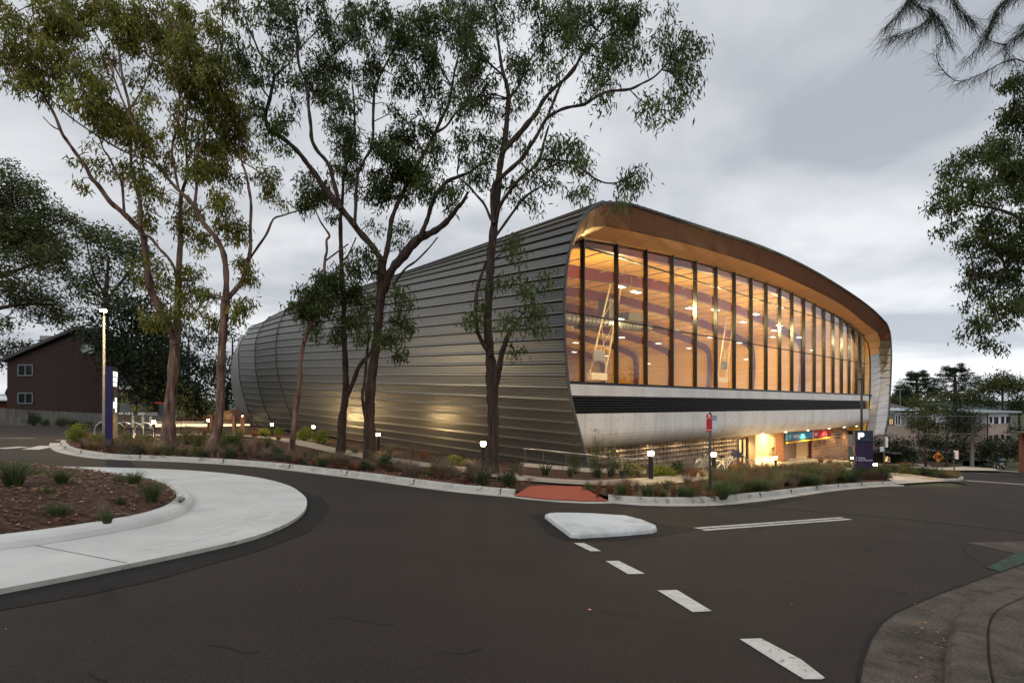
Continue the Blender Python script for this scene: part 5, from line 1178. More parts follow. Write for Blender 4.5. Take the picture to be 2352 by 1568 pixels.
B2 = [(425,90,35,40,1),(450,125,32,35,1),(425,165,45,40,1),(475,175,45,45,1),(525,150,35,40,.9),(475,225,45,40,1),(538,240,45,45,1),(438,205,30,30,.8),(525,290,45,40,.9),(563,325,35,40,.8),(375,338,35,25,.7),(488,338,45,35,.9),(462,375,45,30,.8),(500,80,30,40,.9),(512,15,35,25,.7),(388,383,30,25,.6),(513,463,30,30,.9),(525,508,30,28,.8),(538,538,22,25,.7),(463,405,35,25,.8),(500,393,35,25,.7),(540,405,30,25,.6),(450,705,28,25,.7),(475,680,20,20,.5),(488,743,25,20,.7),(550,605,25,22,.6),(570,650,22,22,.6),(563,718,25,28,.7),(538,730,18,20,.6),(615,393,28,25,.7),(620,443,22,25,.7),(635,473,18,18,.4),(540,543,20,22,.7),(552,630,20,25,.5),(590,410,22,20,.4),(410,250,28,30,.7),(480,280,35,30,.8),(430,310,35,30,.7),(520,350,30,25,.7),(560,690,20,18,.5),(505,700,15,20,.4)]
B5 = [(552,15,35,20,.5),(615,15,30,20,.8),(590,63,25,20,.4),(655,25,35,30,.9),(655,70,35,30,.9),(727,25,40,30,.7),(740,58,35,20,.6),(655,113,30,25,.8),(552,113,35,20,.9),(565,150,30,30,.9),(627,150,22,22,.5),(655,175,25,25,.7),(740,113,35,25,.5),(740,155,40,25,.9),(777,163,35,25,.9),(727,188,35,25,1),(765,213,35,28,1),(790,238,28,22,.9),(790,100,30,15,.7),(827,83,35,20,.9),(877,38,40,35,1),(915,75,40,30,1),(965,62,45,40,1),(965,113,40,25,1),(1015,38,40,35,1),(815,25,28,25,.9),(815,50,30,20,.8),(1065,75,40,35,1),(1077,25,35,28,1),(852,125,28,18,.8),(835,163,25,25,.7),(840,200,25,20,.7),(902,113,30,20,.8),(940,163,30,25,.9),(927,200,28,22,.7),(965,225,28,25,.7),(927,263,25,15,.6),(990,155,30,25,.9),(1002,188,28,22,.9),(927,313,38,28,1.3),(915,363,42,30,1.3),(977,300,25,22,1),(1002,350,25,30,1),(877,338,28,30,1.1),(640,288,28,20,.9),(665,275,22,18,.8),(652,338,15,15,.4),(590,238,25,20,.9),(615,313,25,25,.5),(890,418,45,30,1.2),(927,400,40,28,1.3),(965,393,35,30,1.2),(977,438,30,25,1),(865,450,30,22,1),(940,455,20,20,.6),(860,518,18,15,.4),(920,530,20,22,.6),(915,563,15,15,.5),(1015,430,25,22,.6),(1040,443,22,22,.6),(1040,473,20,15,.5),(835,593,28,22,.9),(852,618,22,20,.8),(901,765,28,28,1),(919,818,18,20,.7),(915,663,18,18,.6),(927,688,22,22,.8),(915,718,20,15,.7),(927,743,25,20,.9),(831,730,25,20,.8),(831,765,25,20,.8),(690,215,25,25,.6),(600,180,25,25,.6),(780,60,30,25,.6),(870,170,25,25,.5),(895,240,20,18,.4),(1030,240,25,25,.7)]
B4 = [(777,275,28,30,.6),(802,300,25,30,.7),(790,338,30,25,.9),(815,363,25,20,.8),(777,505,18,18,.4),(752,455,28,22,.6),(815,618,25,25,.9),(777,668,28,25,.9),(815,668,25,25,.9),(827,705,25,25,.8),(790,738,30,20,.9),(778,772,20,18,.7),(800,395,25,20,.8),(775,395,22,20,.6),(812,430,22,20,.6),(765,630,25,22,.8),(860,690,20,22,.6),(875,660,18,18,.5)]
B3 = [(710,400,20,20,.6),(727,443,35,22,1),(705,468,25,18,.9),(740,655,30,25,1),(705,693,32,28,1),(715,725,30,25,1),(752,705,32,28,1),(680,712,15,15,.6),(725,765,18,20,.6),(732,680,25,20,.9),(765,650,22,20,.8),(695,430,18,18,.7),(750,420,18,15,.5),(700,660,15,14,.5)]
B6 = [(1090,38,30,25,1),(1140,25,35,30,1),(1103,113,25,30,1),(1090,163,30,30,1),(1115,175,20,20,.8),(1095,225,35,25,1),(1128,250,20,20,.8),(1110,313,25,25,.9),(1128,350,28,22,1),(1228,13,40,20,1),(1265,38,40,30,1),(1315,20,40,28,1),(1290,70,35,28,1),(1340,50,40,35,1),(1403,20,45,30,1.1),(1440,50,38,30,1.1),(1415,88,45,30,1.1),(1465,25,25,25,1),(1378,113,35,25,.9),(1440,125,30,22,1),(1390,150,35,25,.9),(1390,188,35,20,.8),(1353,213,28,20,.5),(1378,230,20,12,.5),(1178,13,20,15,.5),(1190,130,30,20,1),(1220,155,28,22,.9),(1260,163,28,22,.9),(1190,175,25,25,.7),(1205,213,25,22,.7),(1260,213,15,15,.5),(1245,120,25,22,.7),(1303,113,25,22,.6),(1250,270,12,12,.5),(1178,250,20,20,.6),(1553,95,28,22,.9),(1578,113,28,25,1),(1540,125,22,22,.8),(1603,115,15,18,.6),(1565,155,28,25,1),(1560,188,28,22,1),(1590,200,18,18,.6),(1553,225,22,22,.8),(1515,225,22,20,.6),(1490,220,10,15,.5),(1510,263,18,15,.6),(1548,263,18,18,.7),(1478,255,8,8,.5),(1527,33,15,12,.3),(1503,83,12,12,.3),(1470,145,12,15,.4),(1470,108,12,12,.5),(1315,325,22,18,.8),(1290,338,28,20,1),(1328,350,15,18,.9),(1265,350,22,22,.9),(1315,370,28,15,.9),(1203,345,22,20,.6),(1110,393,28,22,.8),(1048,430,20,18,.6),(1093,418,22,22,.8),(1186,430,25,25,.8),(1223,405,28,22,.9),(1260,385,28,15,.9),(1273,410,22,15,.8),(1323,387,25,18,.9),(1216,475,14,18,.7),(1223,453,15,12,.6),(1348,383,12,12,.6),(1353,425,18,15,.7),(1313,445,14,12,.7),(1341,450,12,14,.6),(1473,398,18,20,.7),(1436,418,18,18,.5),(1461,443,20,20,.9),(1423,468,18,12,.4),(1448,398,15,15,.3),(1181,543,14,12,.7),(1173,575,22,22,.8),(1196,593,10,12,.5),(1151,643,18,20,.8),(1111,655,15,15,.7),(1248,643,18,15,.9),(1198,655,20,20,.9),(1223,680,22,20,.9),(1228,718,22,22,.8),(1173,718,20,20,.5),(1098,713,22,18,.8),(1091,740,20,15,.6),(1166,743,25,20,.8),(1223,750,20,18,.5),(1235,713,15,14,.6),(1182,800,16,18,.7),(1235,765,16,18,.4),(1077,730,14,16,.6),(1065,120,35,25,.9),(1065,163,35,28,.9),(1065,213,28,25,.8),(1077,250,30,25,.9),(1065,313,28,28,.8),(1077,363,25,22,.7),(1330,85,30,25,.8),(1240,80,30,25,.8),(1170,80,22,22,.5),(1160,300,20,20,.4)]
tree('gum_tree', 'tall pink-barked gum tree with a long leaning limb, beside the street lamp', GP(384, 1030, .1), [
 ([(383,1030,50),(387,990,38),(389,949,31),(397,871,29),(402,794,27),(408,717,20),(410,633,16),(414,560,14),(414,501,13),(416,450,10),(430,395,8),(425,300,6),(430,200,4),(400,90,3)], 1.5),
 ([(402,790,14),(385,745,20),(364,707,20),(345,660,20),(337,600,17),(327,538,16),(311,517,16),(280,487,15),(253,464,14),(225,425,13),(211,411,12),(195,380,11),(179,359,10),(155,325,9),(142,306,9),(128,270,8),(112,240,7),(90,205,5),(60,165,4),(25,130,3)], -2.5, .3),
 ([(324,520,12),(322,470,11),(312,430,10),(303,400,9),(300,330,8),(298,250,8),(285,195,7),(277,150,5),(270,90,4),(262,30,3)], .5, -1),
 ([(327,540,8),(345,545,8),(365,570,8),(385,590,7),(400,615,6),(404,640,6)], .2, -.6),
 ([(285,489,7),(282,440,6),(278,415,6),(262,385,5),(250,360,5),(236,340,4),(225,300,3),(205,240,3)], -3.4, -1.4),
 ([(140,300,4),(120,290,3),(98,268,2)], -2.6, -2.2), ([(112,240,5),(112,180,4),(95,120,3),(110,50,2)], -2, -2.3), ([(298,250,5),(330,200,4),(350,140,4),(365,80,3)], 2, .2), ([(285,195,5),(250,130,4),(215,70,3)], 1, .3)],
 B1, M['leaf_y'], M['bark_s'], k=14, Lf=.27, Wf=.062)
tree('gum_tree', 'forked pink-barked gum tree, second trunk from the left on the mulch bed', GP(482, 1036, .1), [
 ([(482,1036,36),(492,1010,28),(500,987,24),(505,940,22),(507,871,22),(510,794,22),(514,740,22),(519,690,24)], .2),
 ([(519,690,18),(520,650,16),(518,610,16),(511,575,15),(495,545,14),(475,522,13),(455,490,12),(448,475,12),(430,455,11),(411,438,10),(390,415,9),(369,390,8),(352,372,7),(337,350,6),(310,290,5),(290,250,5),(262,180,4),(250,130,3)], -1.5, .2),
 ([(363,385,5),(320,362,5),(275,343,5),(213,305,4),(160,268,4),(113,225,3)], -2.6, -1),
 ([(519,690,14),(535,672,14),(554,649,13),(565,620,12),(572,590,11),(576,560,10),(575,527,9),(577,475,8),(573,440,7),(565,400,6),(555,369,5),(550,330,4),(560,280,3)], 2, .2),
 ([(566,605,6),(590,570,6),(612,538,6),(628,503,5),(650,495,4),(670,488,4),(700,480,3)], 1, 1),
 ([(447,470,9),(452,420,7),(447,390,6),(455,350,5),(470,320,5),(480,280,4),(500,230,3),(510,120,3)], 1.6, -.3),
 ([(411,438,6),(395,350,6),(405,300,5),(412,255,5),(410,200,4),(400,140,3)], .5, -.6), ([(555,370,4),(600,400,3),(620,440,2)], 2.4, 1.8)],
 B2, M['leaf_y'], M['bark_s'], k=14, Lf=.26, Wf=.060)
tree('gum_tree', 'slender crooked gum with low dark foliage, third trunk from the left', GP(669, 1042, .1), [
 ([(669,1042,24),(672,1010,17),(676,976,15),(682,924,14),(688,880,15),(690,836,12),(695,800,13),(705,765,12),(718,745,11),(728,725,9),(742,690,8),(746,650,7),(745,617,7),(747,592,7),(751,575,6),(750,552,6),(757,542,6),(749,528,5),(735,507,4),(720,470,3)], -.8),
 ([(746,600,5),(777,577,4),(800,560,3)], -.2, -.4), ([(718,745,5),(700,720,4),(690,700,3)], -1.2, -.4)],
 B3, M['leaf_g'], M['bark_s'], k=19)
tree('gum_tree', 'straight thin gum with a dark bent side limb, left of the big forked gum', GP(780, 1045, .1), [
 ([(780,1045,32),(784,1020,26),(786,960,24),(794,906,20),(793,836,17),(790,765,15),(789,695,14),(786,650,14),(784,600,13),(783,560,13),(782,501,11),(787,450,9),(790,400,8),(805,350,6),(815,280,5),(810,200,4)], -.6),
 ([(795,915,14),(812,875,13),(824,843,13),(841,822,12),(858,800,8),(868,770,5)], -1.2, -.1), ([(789,690,5),(815,660,4),(830,640,3)], -1, -.3), ([(784,600,5),(800,585,4),(818,545,3)], -.2, -.4)],
 B4, M['leaf_g'], M['bark_d'], k=19)
tree('gum_tree', 'big spreading gum with three heavy limbs, in the middle of the bed', GP(849, 1060, .1), [
 ([(849,1060,44),(849,1020,36),(848.5,976,33),(848.5,930,32),(851,888,31),(857,840,27),(863,800,26),(868,750,25),(873,695,26),(876,650,26),(878,600,26)], .1),
 ([(878,604,20),(867,583,18),(850,560,19),(825,532,18),(805,505,18),(783,480,18),(762,453,17),(740,425,16),(725,401,15),(705,375,13),(688,353,13),(665,330,13),(641,311,13),(622,298,13),(611,279,12),(610,262,11),(620,227,10),(625,200,9),(630,174,8),(615,140,6),(598,126,5),(585,95,5),(572,68,4),(560,30,3)], -2.4, .1),
 ([(783,480,12),(770,430,12),(762,401,11),(750,370,10),(730,348,11),(716,320,11),(714,290,10),(709,250,9),(706,211,9),(700,180,8),(688,155,7),(683,120,7),(684,90,7),(680,50,5),(676,0,4)], .8, -.6),
 ([(700,175,5),(730,160,5),(760,130,5),(790,105,4),(820,80,3)], 1.6, .3),
 ([(882,604,16),(890,570,16),(895,540,15),(899,506,14),(908,480,12),(920,453,12),(935,420,12),(952,390,12),(975,350,10),(999,306,10),(1015,270,9),(1030,240,7),(1038,200,6),(1045,160,5),(1060,100,3)], 1.4, .1),
 ([(999,306,6),(1025,290,6),(1045,262,5),(1075,225,4),(1095,190,3)], 2, 1),
 ([(873,690,20),(885,660,22),(894,633,22),(905,612,24),(920,596,26),(942,568,28),(962,548,26),(985,537,20),(1004,527,18),(1025,510,16),(1041,490,14),(1055,472,12),(1063,464,10),(1075,440,6)], -1.2, 0),
 ([(964,548,16),(975,520,14),(983,500,13),(990,474,13),(1000,450,12),(1015,430,12),(1030,415,12),(1055,405,10),(1080,395,8),(1100,380,6),(1130,370,4)], -.4, -.8),
 ([(814,520,9),(817,474,10),(818,430,10),(822,400,9),(838,365,8),(852,343,8),(857,310,8),(857,280,7),(858,240,7),(862,200,6),(880,160,5),(900,120,4),(930,60,3)], .4, -.5),
 ([(903,655,6),(930,618,6),(955,600,5),(985,570,4),(1005,545,3)], -2, -.2), ([(845,990,12),(838,950,10),(832,910,9),(838,870,8),(842,820,7),(845,790,6),(850,760,5)], -.9, -.1),
 ([(630,174,5),(660,150,4),(690,110,3),(740,60,3)], -1, -2), ([(620,227,5),(600,200,4),(560,130,3)], -3, -2), ([(1038,200,5),(1000,130,4),(970,60,3)], .5, 1.2)],
 B5, M['leaf_g'], M['bark_r'], k=16.5)
tree('gum_tree', 'tall rough-barked gum nearest the glazed corner, branches reaching over the roof edge', GP(1130, 1090, .1), [
 ([(1130,1090,46),(1131,1050,37),(1133,976,33),(1132,930,34),(1130,888,34),(1128,850,32),(1126,818,27),(1121,770,26),(1120,720,25),(1124,660,25),(1126,620,24),(1128,580,24),(1132,545,24),(1137,501,22),(1143,450,20),(1147,395,19),(1152,360,18),(1157,337,18),(1163,290,15),(1168,227,14),(1164,195,12),(1157,174,11),(1150,140,9),(1147,116,8),(1140,60,6),(1135,10,5)], .8),
 ([(1134,512,16),(1131,470,14),(1131,448,14),(1135,425,13),(1142,416,13),(1165,395,13),(1194,369,12),(1215,340,11),(1237,305,10),(1250,280,9),(1270,262,10),(1300,248,9),(1342,240,9),(1370,222,8),(1395,211,8),(1420,208,7),(1448,205,7),(1475,192,5),(1500,179,5),(1520,160,4),(1540,135,3)], -1.6, .2),
 ([(1448,208,3),(1465,225,3),(1485,240,3),(1505,255,2)], -1.5, -1.3), ([(1255,275,8),(1275,225,7),(1290,190,7),(1310,165,6),(1330,140,6),(1345,110,5),(1370,70,4),(1400,30,3)], .2, -.5),
 ([(1158,345,15),(1178,322,16),(1194,306,17),(1215,280,16),(1232,260,14),(1247,232,12),(1270,205,10),(1300,180,9),(1320,160,7),(1340,120,5),(1400,80,3)], 1.4, .4),
 ([(1138,505,12),(1150,470,11),(1170,440,10),(1195,410,10),(1220,390,9),(1240,365,8),(1247,335,7),(1260,290,5)], -1, .2),
 ([(1240,367,5),(1280,368,5),(1316,374,5),(1345,395,5),(1368,411,5),(1390,420,4),(1415,420,4),(1437,411,3),(1460,400,2)], -1.8, -1),
 ([(1137,545,8),(1155,520,8),(1180,485,8),(1200,460,7),(1215,445,6),(1240,430,4),(1262,415,3)], -.8, .2), ([(1128,505,8),(1113,470,7),(1094,448,6),(1075,425,5),(1057,411,4),(1050,395,3)], .6, .2),
 ([(1126,815,15),(1112,793,14),(1098,765,12),(1092,730,12),(1092,700,10),(1097,660,10),(1108,625,9),(1118,600,8)], -.5, 0), ([(1134,905,20),(1140,880,20),(1146,850,18),(1151,820,18),(1158,795,17),(1168,769,14),(1172,765,8)], -.7, 0),
 ([(1165,775,4),(1185,745,4),(1200,720,3),(1225,690,2)], -1, -.7), ([(1132,600,6),(1143,590,4),(1160,575,4),(1175,560,3)], -.6, 0), ([(1168,227,7),(1190,200,6),(1210,150,5),(1250,90,3)], 1.4, .5), ([(1157,174,6),(1110,130,5),(1080,60,3)], 0, .5),
 ([(1195,372,5),(1225,395,3),(1290,370,2)], -1.8, -.6), ([(1342,240,4),(1400,180,3),(1440,120,2)], -.4, -1)],
 B6, M['leaf_g'], M['bark_r'], k=16.5, Lf=.23, Wf=.048)
BR = [(2332,193,25,30,1),(2326,264,30,30,1),(2314,328,30,25,1),(2256,352,45,30,1),(2197,381,25,25,1),(2303,398,50,35,1.1),(2244,422,40,30,1),(2174,422,20,18,.9),(2150,469,18,18,.9),(2197,469,28,25,1),(2186,516,22,20,.8),(2332,445,30,20,.8),(2268,457,30,25,.6),(2256,516,35,25,1),(2326,516,35,28,1),(2221,563,28,22,1),(2291,574,40,28,1),(2344,586,30,25,1),(2256,621,28,25,1),(2315,633,35,28,1),(2227,650,15,15,.9),(2268,668,25,20,1),(2221,691,15,15,.7),(2279,703,30,20,.9),(2326,703,28,20,.8),(2244,738,30,18,.9),(2303,744,25,15,.7),(2221,768,15,14,.8),(2256,785,22,15,.8),(2285,803,10,8,.6),(2390,250,50,60,1),(2400,400,60,60,1),(2390,550,50,60,1),(2380,680,40,50,.8),(2450,300,70,120,.6),(2460,500,70,120,.6)]
tr = Pd(2480, 1100, 17); tr.z = gz(tr.x, tr.y)
tree('gum_tree', 'dense dark-leaved tree leaning in from the right edge of the road', tr, [([(2480,1290,50),(2475,1100,44),(2465,900,40),(2450,700,36),(2440,550,30),(2430,400,20),(2420,250,10),(2400,160,5)], .5),
 ([(2445,600,14),(2390,540,12),(2340,500,10),(2290,480,7),(2230,470,5),(2180,460,3)], -1, .2), ([(2440,520,14),(2380,440,12),(2320,390,8),(2260,360,5),(2210,380,3)], 1, .2), ([(2455,760,14),(2400,730,10),(2340,710,8),(2290,740,5),(2250,770,3)], -.5, .1), ([(2430,350,8),(2370,300,6),(2330,230,4)], .5, .3), ([(2450,660,10),(2380,630,8),(2310,620,6),(2240,640,3)], .8, .2)],
 BR, M['leaf_g'], M['bark_d'], k=33, Lf=.16, Wf=.045, csize=.13)
# needle-leaved branches hanging in at the top right (she-oak beside the camera)
SO = empty('she_oak', Vector((11, 4.5, gz(11, 4.5))), 'she-oak with long drooping needle twigs reaching in at the top right', 'tree')
br = MB()
def P7(x, y, d=0): return Pd(x, y, 6.5+d)
limbs7 = [([(2700,200),(2560,215),(2440,240),(2352,140+3),(2302,145),(2267,164),(2209,187),(2180,176),(2153,141),(2153,105)], .25, 5),
 ([(2700,-60),(2420,-40),(2311,0),(2279,53),(2250,105),(2221,135)], -.1, 5), ([(2480,60),(2352,76),(2310,110),(2330,140)], .2, 3), ([(2311,105),(2268,92),(2267,80)], .3, 3), ([(2500,-120),(2300,-90),(2180,-30),(2092,0),(2138,35),(2098,70),(2040,88)], -.3, 5), ([(2180,-30),(2200,20),(2235,50)], .1, 3), ([(2138,20),(2165,60),(2185,100)], .1, 3), ([(2420,-40),(2380,30),(2350,60)], -.2, 3), ([(2092,-10),(2060,40),(2035,60)], -.2, 3)]
needle_C = []
for pts, d, w in limbs7:
    P = catmull([P7(x, y, d) for x, y in pts], .06); n = len(P)
    br.tube(P, [max(.002, w/2*6.5/FP*(1-.75*i/n)) for i in range(n)], 5)
    for i, p in enumerate(P):
        px = HX+p.x/p.y*FP; py = HY-(p.z-CZ)/p.y*FP
        needle_C.append((np.array(p), np.array((P[min(i+1, n-1)]-P[max(i-1, 0)]).normalized()), py))
br.tube([(11, 4.5, gz(11, 4.5)-.2), (11, 4.7, 3), (10.6, 5.2, 6), (9.4, 6.2, 7.2)], [.25, .2, .14, .05], 10)
for pts, d, w in limbs7:
    if pts[0][0] > 2400 or pts[0][1] < -50:
        q = P7(*pts[0], d); br.tube([(10.75, 5.0, max(3.5, q.z-1.2)), (9.5, 5.8, q.z-.2), q], [.06, .035, .014], 6)
br.build('trunk', M['bark_d'], SO, smooth=True)
Vn = []
for p, dr_, py in needle_C:
    k = 32 if py < 85 else 14
    if (135 < py < 150) : k = 5
    for _ in range(k):
        d = rng.normal(0, .45, 3)+dr_*.9; d[2] -= .65; d /= np.linalg.norm(d); ln = random.uniform(.10, .26)
        w = np.cross(d, rng.normal(0, 1, 3)); w /= np.linalg.norm(w); w *= .0021; q = p+rng.normal(0, .02, 3)
        Vn += [q-w, q+w, q+d*ln+w*.5+np.array([0, 0, -.02]), q+d*ln-w*.5+np.array([0, 0, -.02])]
Vn = np.array(Vn); mesh_quads('needles', Vn, np.ones((len(Vn)//4, 4)), M['leaf_d'], SO)
# the trees behind the houses and fences
def bgtree(label, x, ybase, Y, blobs, m, trunk=None, name='tree', dens=1.7, Lf=.5, Wf=.2, per=34, k=1.6, csize=.7, group='trees behind the houses'):
    b = Pd(x, ybase, Y); b.z = gz(b.x, b.y)
    top = min(q[1] for q in blobs); cxm = sum(q[0] for q in blobs)/len(blobs)
    trunk = trunk or [([(x, HY-(b.z-CZ)/Y*FP, 12), (x+2, (ybase+top)/2+40, 9), (cxm, (ybase+top)/2, 7), (cxm, top+15, 3)], .5)]
    return tree(name, label, b, trunk, blobs, m, M['bark_d'], Lf=Lf, Wf=Wf, dens=dens, per=per, k=k, csize=csize, group=group, twigs=.2, droop=.3, spread=.8)
T = M['leaf_d']
bgtree('massive dark spreading tree at the left edge above the brick house roof', -60, 960, 48, [(15,393,25,22,1),(62,428,40,20,1),(15,443,40,30,1),(88,445,25,20,.9),(50,480,60,30,1),(125,493,35,15,1),(160,508,22,20,1),(62,518,65,25,1),(25,555,45,35,1.1),(100,555,55,35,1.1),(138,580,35,30,1.1),(75,593,70,25,1),(138,618,25,15,.8),(25,655,45,25,1),(88,650,30,18,.7),(62,688,60,22,1),(125,693,30,20,.9),(12,743,18,28,.9),(83,723,30,15,.6),(140,730,45,20,1),(-40,500,60,60,1),(-50,620,60,60,1)], M['leaf_m'],
 [([(-60,980,40),(-60,850,34),(-50,700,28),(-30,600,20),(10,500,12),(30,430,6)], .5), ([(-40,650,16),(40,620,10),(100,600,6),(150,590,3)], -2, 0), ([(-50,720,14),(40,700,9),(120,700,5)], 1, 0), ([(-30,600,12),(60,540,8),(150,505,4)], 2, 0)], k=3.2, Lf=.38, Wf=.12, csize=.45)
bgtree('flat-topped dark pine behind the street lamp', 243, 960, 70, [(225,543,45,18,1),(275,563,45,25,1),(320,580,25,22,1),(195,538,22,14,1),(233,588,20,15,1),(295,593,25,20,.8),(225,618,25,15,1),(175,650,28,18,.8),(213,643,25,20,.8),(300,638,28,22,.9),(275,663,25,15,.7),(188,680,28,14,.7),(238,680,22,20,1),(288,693,30,18,.8),(345,612,18,15,.8)], M['leaf_m'],
 [([(243,960,22),(243,800,18),(243,690,14),(246,640,9),(250,590,5)], .5), ([(243,690,8),(285,640,6),(310,600,4)], -1, 0), ([(243,680,7),(215,630,5),(200,560,3)], 1, 0), ([(243,690,6),(190,660,4),(165,650,3)], 0, 0)], k=1.5)
D1 = [(300,720,45,25,1),(240,740,35,20,1),(360,700,30,20,.8),(330,760,40,25,1),(280,790,40,25,1),(340,820,40,30,1),(300,850,30,25,.8),(215,765,25,16,.8),(250,800,30,30,1),(350,870,30,30,1),(330,900,25,20,.8),(365,760,30,30,1),(265,860,20,25,.6)]
bgtree('dark round-crowned tree over the brick house gable', 310, 960, 58, D1, T, k=1.9)
D0 = [(365,800,30,30,1),(400,840,30,35,1),(380,900,30,30,1),(420,905,30,25,1),(345,850,20,25,.8),(450,930,30,18,1),(300,815,30,20,.7)]
bgtree('dark tree close behind the leftmost gum trunk, hiding the end of the brick house', 385, 962, 57, D0, T, k=2.6)
D2 = [(400,760,40,25,.9),(420,820,40,30,1),(470,780,35,25,.7),(480,850,40,35,1),(440,890,50,30,1),(390,870,35,30,1)]
bgtree('dark tree between the first two gum trunks, beyond the batten screen', 430, 960, 75, D2, T, k=1.3)
D3 = [(520,760,25,20,.6),(530,830,25,25,1),(510,900,30,35,1),(548,880,25,30,1),(560,850,20,22,.7)]
bgtree('dark tree beside the curved rear end of the hall', 520, 960, 82, D3, T, k=1.3)
bgtree('low dark tree behind the left end of the brick house', 10, 950, 85, [(30,800,40,18,1),(5,820,25,25,1),(55,790,20,12,.8)], T, k=1.0)
# east side
def E_(X, Y): return (1984.5+.17575*X, 826.9+.17575*Y)
def eb(L_): return [(*E_(x, y), rx*.17575, ry*.17575, d) for x, y, rx, ry, d in L_]
bgtree('broad two-trunk gum standing on the footpath across the east road', E_(800, 1390)[0], 1071, 56, eb([(700,580,110,90,1),(820,640,120,90,1),(960,640,100,80,1),(650,690,90,60,.8),(520,680,70,50,.5),(780,780,150,90,1),(640,830,90,60,.9),(900,850,130,90,1),(700,900,100,50,.8),(860,930,100,40,.7)]), M['leaf_m'],
 [([(*E_(805,1400),7), (*E_(800,1250),6), (*E_(740,1180),4), (*E_(710,1050),4), (*E_(715,900),3)], 0), ([(*E_(800,1250),4), (*E_(815,1100),3.5), (*E_(800,900),3), (*E_(800,700),2)], .5, 0)], k=3, Lf=.35, Wf=.1, csize=.4, group='trees across the east road')
bgtree('dark gum right of the DIP sign, crown over the pale roof', E_(1085, 1400)[0], 1072, 60, eb([(1130,680,120,70,1),(1250,700,120,80,1),(1370,720,90,70,1),(1150,800,100,80,1),(1300,830,110,80,1),(1420,830,80,60,.9),(1060,870,80,60,.9),(1200,930,110,60,.8),(1350,940,80,60,.7),(1510,880,50,40,.9),(1180,620,80,40,.8)]), T, 
 [([(*E_(1085,1400),6), (*E_(1080,1100),5), (*E_(1100,950),4), (*E_(1180,800),3)], .5), ([(*E_(1080,1050),3), (*E_(1180,980),3), (*E_(1350,800),2)], 0, 0)], k=2.6, Lf=.38, Wf=.11, csize=.42, group='trees across the east road')
for lab, L_, Y, xb, mm, g in [
 ('round olive tree behind the pale two-storey house', [(1800,230,110,80,1),(1650,290,110,90,1),(1820,340,120,90,1),(1950,300,110,80,1),(2060,320,80,80,1),(1600,370,80,60,.8),(1700,420,100,50,.8),(1900,430,80,50,.7)], 95, 1800, 'leaf_m', 1),
 ('low spreading olive tree between the two bunya pines and the pale house', [(1080,460,110,60,1),(1200,480,110,60,1),(1450,470,110,70,1),(1550,520,110,60,1),(1330,540,100,50,1),(950,510,80,40,.8),(820,480,80,40,1),(1700,560,90,50,1)], 100, 1300, 'leaf_m', 1),
 ('orange-tinged tree at the far right edge behind the houses', [(2000,540,90,70,1),(2080,620,80,80,1),(1980,650,60,50,.8),(2060,500,60,50,1)], 98, 2050, 'leaf_m', 1),
 ('small hedge tree by the lit doorway', [(430,1180,110,80,1),(560,1120,90,80,1),(380,1080,80,50,1),(200,1080,90,60,1),(520,1270,100,60,1),(640,1250,100,80,1),(420,1320,80,50,.8)], 62, 450, 'leaf_d', 2),
 ('dark hedge behind the DIP sign', [(900,1100,110,100,1),(960,1250,120,90,1),(780,1050,90,60,1),(1100,1150,90,90,1),(1120,1300,90,80,1),(860,1350,90,50,.9)], 66, 900, 'leaf_d', 2),
 ('dark hedge in front of the pale house, left of the power pole', [(1280,1150,100,90,1),(1300,1280,90,70,.9),(1250,1040,80,50,.7)], 64, 1290, 'leaf_d', 2),
 ('dark green hedge right of the power pole', [(1520,1180,90,90,1),(1500,1270,90,50,1),(1640,1130,100,70,1),(1640,1240,90,70,1),(1560,1090,70,40,.8)], 63, 1520, 'leaf_d', 2),
 ('dark hedge below the lower windows of the pale house', [(1780,1110,90,60,1),(1820,1220,110,90,1),(1960,1100,90,60,1),(1980,1220,90,90,1),(2070,1160,60,100,1),(1750,1290,90,40,1),(2020,900,70,60,.8)], 62, 1800, 'leaf_d', 2),
 ('small round shrub beside the parked motorcycle', [(1640,1400,70,45,1),(1580,1420,40,30,.9)], 56, 1640, 'leaf_d', 3),
 ('dark tree peeping over the brown roof beside the hall jamb', [(420,500,60,25,1),(500,540,40,20,.6),(350,520,30,15,.8)], 110, 420, 'leaf_m', 1)]:
    bgtree(lab, E_(xb, 0)[0], 1060, Y, eb(L_), M[mm], k=2.4 if Y > 90 else 3.6, Lf=.5 if Y > 90 else .36, Wf=.16 if Y > 90 else .12, csize=.6 if Y > 90 else .42, group='trees behind the east houses' if g == 1 else 'hedges across the east road')
